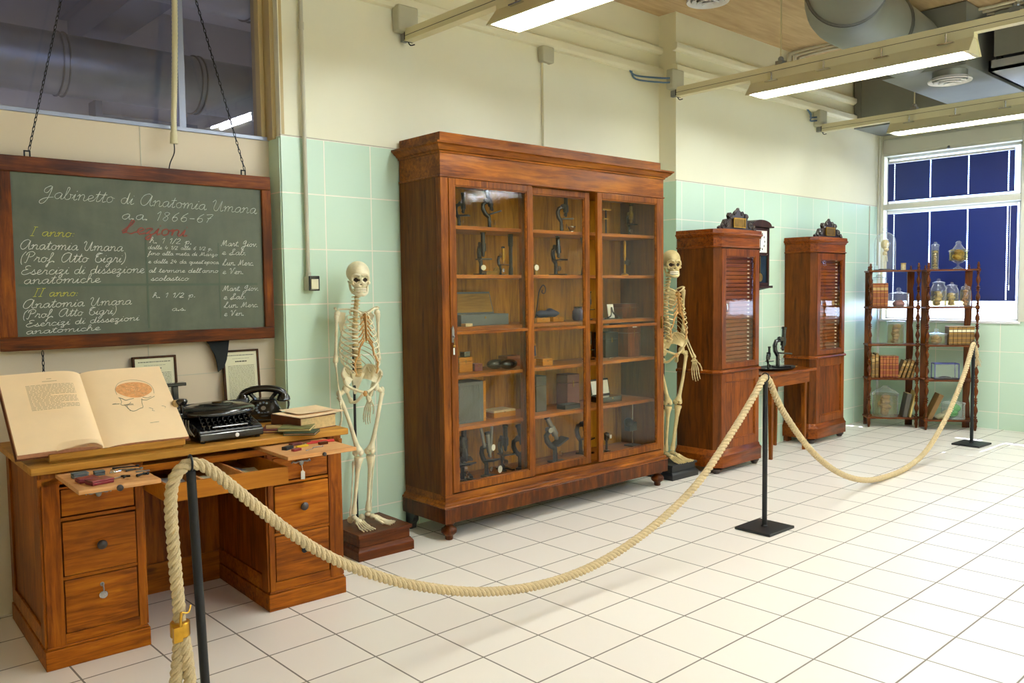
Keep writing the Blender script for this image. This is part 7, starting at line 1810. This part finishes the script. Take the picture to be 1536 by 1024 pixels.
cbox('maroon_case', 846, 1, 0.13, 0.12, 0.24, 'maroon', 'tall maroon case on the second shelf of the middle door', y=0.25)
cbox('flat_case', 845, 1, 0.16, 0.09, 0.035, 'black_matt', 'flat black case in front of the tall maroon case', y=0.13, latch=False)
cbox('slide_box', 901, 1, 0.22, 0.13, 0.045, 'black', 'low black box with its white-lined lid open behind the right door', open_=80, lid='white_card', y=0.16)
# third shelf
cbox('wooden_box', 686, 2, 0.115, 0.12, 0.10, 'wood_box', 'orange wooden box at the left end of the third shelf')
cbox('eye_cup', 694, 2, 0.05, 0.05, 0.035, 'black', 'small black piece lying on the orange wooden box', cat='fitting', dz=0.1015, latch=False)
cbox('maroon_box', 709, 2, 0.07, 0.08, 0.05, 'maroon', 'small maroon box beside the orange wooden box')
def blobcase(px, s, label, w=0.09, y=0.20):
    b = MB(); b.ball((w / 2, 0, 0.035), (w * .6, 0.05, 0.035), 16, 10); o = b.build('leather_case', M['black'], smooth=True, label=label, cat='case'); o.location = cpos(px, s, y); o.rotation_euler = (0, 0, CR)
blobcase(730, 2, 'rounded black leather case in the middle of the left door, third shelf', 0.12, 0.22); blobcase(749, 2, 'second rounded black case right of the first, third shelf', 0.13, 0.16)
cbox('leather_box', 757, 2, 0.14, 0.10, 0.075, 'orange_leather', 'reddish leather box behind the rounded black cases', y=0.28, latch=False)
cbox('hinged_box', 798, 2, 0.12, 0.10, 0.05, 'wood_box', 'small wooden box with a blue-lined lid standing open', open_=85, lid='navy')
cbox('small_box', 812, 2, 0.10, 0.09, 0.05, 'wood_box', 'little light wooden box in front of the open blue-lined one', y=0.13)
microscope(cpos(877, 2, 0.26), R(10), 0.22, 'small black microscope behind the right stile of the middle door, third shelf', 'black', 'black', foot='box')
cbox('instrument_chest', 938, 2, 0.155, 0.20, 0.265, 'walnut_door' if 'walnut_door' in M else 'mahog_z', 'large reddish wooden instrument chest behind the right door', y=0.17)
b = MB(); b.box(0, 0.05, -0.002, 0, 0, 0.028); o = b.build('paper_label', M['white_card'], label='small cream paper label on the big instrument chest', cat='label'); o.location = cpos(945, 2, 0.166, 0.235); o.rotation_euler = (0, 0, CR)
cbox('dark_case', 903, 2, 0.15, 0.13, 0.20, 'mahog_dark' if 'mahog_dark' in M else 'black_wood', 'dark lacquered case left of the big instrument chest', y=0.26)
t = thing('small_instrument', cpos(909, 2, 0.15), CR, 'small chrome instrument lying in front of the dark lacquered case', 'instrument')
b = MB(); b.tube([(0, 0, 0.008), (0.05, 0, 0.010), (0.10, 0.01, 0.014)], [0.008, 0.006, 0.004], 10); b.build('barrel', M['chrome'], t, smooth=True)
# fourth shelf
cbox('open_chest', 690, 3, 0.42, 0.16, 0.075, 'grey_box', 'wide grey instrument chest with its framed wooden lid standing open', open_=72, lid='lid_wood' if 'lid_wood' in M else 'wood_pale', y=0.18)
cbox('card_box', 697, 3, 0.06, 0.05, 0.02, 'specimen_pale', 'tiny cream card box in front of the wide grey chest', y=0.11, latch=False)
cbox('wooden_box', 803, 3, 0.13, 0.09, 0.030, 'wood_box', 'first of two shallow wooden boxes under dark cloth, middle door')
cbox('wooden_box', 827, 3, 0.11, 0.09, 0.035, 'wood_box', 'second shallow wooden box under dark cloth, right of the first')
b = MB(); b.ball((0.10, 0.03, 0.02), (0.12, 0.04, 0.032), 18, 10, lambda x, y, z: (x, y, z * (1 + .25 * math.sin(6 * x) + .1 * math.sin(11 * x)))); o = b.build('dark_cloth', M['navy'], smooth=True, label='crumpled dark blue cloth heaped on the shallow wooden boxes', cat='cloth'); o.location = cpos(808, 3, 0.24, 0.038)
t = thing('purple_jar', cpos(863, 3, 0.22), 0, 'small round purple glass jar behind the middle door', 'jar')
b = MB(); b.lathe([(0.035, 0), (0.045, 0.02), (0.045, 0.07), (0.03, 0.085), (0.03, 0.095)], n=20); b.build('jar_body', M['purple'], t, smooth=50)
b = MB(); b.lathe([(0.033, 0.095), (0.033, 0.105), (0.001, 0.108)], n=20); b.build('lid', M['black'], t, smooth=50)
microscope(cpos(877, 3, 0.26), R(30), 0.22, 'small black microscope beside the purple jar', 'black', 'black_matt', foot='round')
t = thing('scroll_bracket', cpos(806, 3, 0.30), CR, 'thin curled iron wire bracket behind the middle door', 'bracket')
b = MB(); b.tube(spline([(-0.05, 0, 0.02), (-0.03, 0, 0.12), (-0.01, 0, 0.22), (0.03, 0, 0.27), (0.055, 0, 0.245), (0.045, 0, 0.21), (0.02, 0, 0.215), (0.025, 0, 0.235)], 8), 0.004, 6); b.build('wire', M['iron'], t, smooth=True); b = MB(); b.box(-0.06, -0.04, -0.02, 0.02, 0, 0.02); b.build('foot', M['iron'], t)
t = thing('card_stand', cpos(914, 3, 0.18), CR, 'white card propped behind a black instrument on the fourth shelf', 'card')
b = MB(); b.hexa([(0, 0.03, 0), (0.07, 0.03, 0), (0.07, 0.034, 0), (0, 0.034, 0)], [(0, 0.05, 0.115), (0.07, 0.05, 0.115), (0.07, 0.054, 0.115), (0, 0.054, 0.115)]); b.build('card', M['white_card'], t)
b = MB(); b.tube(spline([(-0.05, 0, 0.012), (-0.01, 0, 0.03), (-0.005, 0, 0.09), (0.02, 0, 0.045), (0.09, 0, 0.012)], 6), 0.006, 8); b.box(-0.07, 0.10, -0.015, 0.015, 0, 0.010); b.build('black_holder', M['black'], t)
cbox('dark_red_box', 929, 3, 0.19, 0.13, 0.115, 'maroon_dark' if 'maroon_dark' in M else 'burl', 'dark red polished box at the right of the fourth shelf', y=0.20)
# fifth shelf
microscope(cpos(722, 4, 0.24), R(-15), 0.30, 'slender black microscope with tall tube, left door, fifth shelf', 'black', 'black', foot='box')
microscope(cpos(751, 4, 0.24), R(10), 0.20, 'small brass-fitted microscope in the middle of the fifth shelf, left door', 'black', 'brass', foot='round')
cbox('brass_mount', 729, 4, 0.10, 0.05, 0.028, 'brass_old', 'low brass-coloured block right of the slender microscope', cat='block', y=0.16, latch=False)
t = thing('brass_disc', cpos(744, 4, 0.17), 0, 'round brass disc on edge beside the small brass-fitted microscope', 'disc'); b = MB(); b.lathe([(0.001, -0.004), (0.026, -0.004), (0.026, 0.004), (0.001, 0.004)], (0, 0, 0.027), 22, 'y'); b.build('disc_plate', M['brass_old'], t, smooth=30)
t = thing('spyglass', cpos(764, 4, 0.26), CR, 'upright dark green tube standing behind the left door', 'tube'); b = MB(); b.lathe([(0.016, 0), (0.016, 0.05), (0.013, 0.06), (0.013, 0.2), (0.018, 0.21), (0.018, 0.29), (0.014, 0.30)], n=18); b.build('tube_body', M['iron'], t, smooth=40)
t = thing('dial_gauge', cpos(803, 4, 0.20), CR, 'small white-faced dial at the left edge of the middle door', 'gauge')
b = MB(); b.lathe([(0.001, 0), (0.026, 0.0), (0.028, 0.012), (0.001, 0.014)], (0, 0, 0.055), 22, 'y'); b.box(-0.012, 0.012, 0.0, 0.02, 0, 0.03); b.build('gauge_body', M['brass_old'], t, smooth=30)
b = MB(); b.lathe([(0.001, -0.001), (0.021, -0.001), (0.021, 0.001), (0.001, 0.001)], (0, -0.001, 0.055), 22, 'y'); b.build('gauge_face', M['white_ceramic'], t)
microscope(cpos(833, 4, 0.24), R(-5), 0.30, 'sturdy black microscope on a broad foot, middle door, fifth shelf', 'black', 'black', foot='box', tilt=4)
t = thing('telescope', cpos(873, 4, 0.28), CR, 'dark tube leaning against the post behind the middle door', 'telescope'); b = MB(); b.tube([(-0.03, 0, 0.30), (0.0, 0, 0.2), (0.035, 0, 0.03)], [0.020, 0.017, 0.012], 14); b.build('tube_body', M['iron'], t, smooth=True); b = MB(); b.cyl((-0.0, 0, 0.2), (-0.01, 0.03, 0.0), 0.006); b.box(-0.03, 0.03, 0, 0.05, 0, 0.008); b.build('stand', M['iron'], t)
t = thing('brass_column', cpos(932, 4, 0.24), CR, 'slim brass column with a small wheel behind the right door', 'instrument')
b = MB(); b.lathe([(0.03, 0), (0.03, 0.01), (0.010, 0.02), (0.008, 0.10), (0.008, 0.14), (0.011, 0.15), (0.011, 0.27), (0.004, 0.28)], n=16); b.build('column', M['brass'], t, smooth=40)
b = MB(); b.lathe([(0.018, -0.004), (0.026, -0.004), (0.026, 0.004), (0.018, 0.004)], (0.028, -0.01, 0.105), 18, 'y', cap=False); b.box(-0.012, 0.03, -0.014, -0.006, 0.09, 0.12); b.build('wheel', M['iron'], t)
# top shelf
microscope(cpos(692, 5, 0.28), R(40), 0.24, 'dark microscope half hidden at the left end of the top shelf', 'iron', 'iron')
microscope(cpos(737, 5, 0.24), R(70), 0.28, 'bulky dark microscope in the middle of the top shelf, left door', 'black', 'iron', foot='box', tilt=18)
microscope(cpos(843, 5, 0.22), R(60), 0.28, 'black microscope with a bright lamp dish, top shelf, middle door', 'black', 'iron', foot='horse')
t = thing('lamp_dish', cpos(856, 5, 0.16), 0, 'small bright metal dish beside the black microscope on the top shelf', 'dish'); b = MB(); b.lathe([(0.012, 0), (0.010, 0.01), (0.028, 0.03), (0.03, 0.045)], n=20, cap=False); b.build('dish_body', M['chrome'], t, smooth=40)
microscope(cpos(940, 5, 0.26), R(-20), 0.26, 'black microscope with a brass tube on the top shelf, right door', 'black', 'brass_old', foot='box')
t = thing('brass_stand', cpos(905, 5, 0.22), CR, 'small brass arm stand at the left of the right door, top shelf', 'stand')
b = MB(); b.cyl((0, 0, 0.006), (0, 0, 0.19), 0.006); b.lathe([(0.03, 0), (0.03, 0.006)], n=16); b.build('column', M['iron'], t); b = MB(); b.box(-0.05, 0.05, -0.012, 0.012, 0.19, 0.202); b.box(-0.03, 0.02, -0.01, 0.01, 0.12, 0.128); b.build('arm', M['brass'], t)

# ------------------------------------------------------------------ on the small table
t = thing('dark_tray', (5.66, 0.14, 0.7955), 0, 'oval black tray under the two microscopes on the side table', 'tray')
b = MB(); b.lathe([(0.20, 0), (0.23, 0.012), (0.24, 0.024), (0.225, 0.020), (0.19, 0.008), (0.001, 0.008)], n=40); b.v = [(x * 1.05, y * .62, z) for x, y, z in b.v]; b.build('tray_body', M['black_matt'], t, smooth=50)
microscope((5.76, 0.16, 0.804), R(62), 0.40, 'large black microscope leaning over the oval tray on the side table', 'black', 'black', foot='horse', tilt=-4, group='microscopes on the side table')
microscope((5.50, 0.13, 0.804), R(100), 0.22, 'small squat black microscope left of the large one on the side table', 'black', 'black', foot='box', group='microscopes on the side table')
b = MB(); b.box(0, .12, 0, .05, 0, .010); o = b.build('wooden_slip', M['wood_box'], bevel=.002, label='flat light wooden slip at the right end of the side table', cat='slip'); o.location = (5.915, 0.10, 0.7955); o.rotation_euler = (0, 0, R(12))
# ------------------------------------------------------------------ camera, sun, sky
f_, yaw, pitch, roll = 1256.7, .7438, .0621, .0122
F_ = Vector((math.sin(yaw) * math.cos(pitch), math.cos(yaw) * math.cos(pitch), -math.sin(pitch)))
r0 = Vector((math.cos(yaw), -math.sin(yaw), 0.0)); d0 = F_.cross(r0)
c_, s_ = math.cos(roll), math.sin(roll)
rr = r0 * c_ + d0 * s_; dd = r0 * (-s_) + d0 * c_
cam = bpy.data.cameras.new('camera'); co = bpy.data.objects.new('camera', cam); COL.objects.link(co)
cam.sensor_width = 36; cam.sensor_fit = 'HORIZONTAL'; cam.lens = f_ * 36 / 1536; cam.clip_start = 0.05
mw = Matrix.Identity(4)
for i in range(3):
    mw[i][0] = rr[i]; mw[i][1] = -dd[i]; mw[i][2] = -F_[i]
mw.translation = Vector((-1.6306, -4.0382, 1.5917))
co.matrix_world = mw
bpy.context.scene.camera = co
sun = bpy.data.lights.new('sun', 'SUN'); sun.energy = 25; sun.angle = R(0.5); sun.color = (1.0, 0.95, 0.88)
so = bpy.data.objects.new('sun', sun); COL.objects.link(so)
so.rotation_euler = Vector((-0.552, 0.012, -0.834)).to_track_quat('-Z', 'Y').to_euler()
w = bpy.data.worlds.new('sky'); bpy.context.scene.world = w; w.use_nodes = True
bg = w.node_tree.nodes['Background']
sky = w.node_tree.nodes.new('ShaderNodeTexSky'); sky.sky_type = 'HOSEK_WILKIE'
sky.sun_direction = (0.552, 0.0, 0.834); sky.turbidity = 3.0; sky.ground_albedo = 0.6
w.node_tree.links.new(sky.outputs[0], bg.inputs[0]); bg.inputs[1].default_value = 42.0
# unseen lamps added to brighten the next room
t = thing('light_track', (2.3, 3.1, 2.75), 0, 'added lamp brightening the next room behind the glass', 'ceiling light')
b = MB(); b.box(-0.06, 0.06, -0.8, 0.8, 0.03, 0.08); b.build('hood', M['trunk_paint'], t)
b = MB(); b.box(-0.05, 0.05, -0.78, 0.78, -0.01, 0.03); b.build('tube', M['next_room_fill'], t)
t = thing('light_track', (-1.5, 2.9, 2.9), 0, 'second lamp added to brighten the next room', 'ceiling light')
b = MB(); b.box(-0.06, 0.06, -0.8, 0.8, 0.03, 0.08); b.build('hood', M['trunk_paint'], t)
b = MB(); b.box(-0.05, 0.05, -0.78, 0.78, -0.01, 0.03); b.build('tube', M['next_room_fill'], t)
sc = bpy.context.scene
sc.view_settings.view_transform = 'Standard'; sc.view_settings.look = 'None'
sc.view_settings.exposure = 0.0; sc.view_settings.gamma = 1.0
sc.view_settings.use_curve_mapping = False
sc.cycles.max_bounces = 10; sc.cycles.transparent_max_bounces = 24; sc.cycles.diffuse_bounces = 6
sc.cycles.sample_clamp_indirect = 8
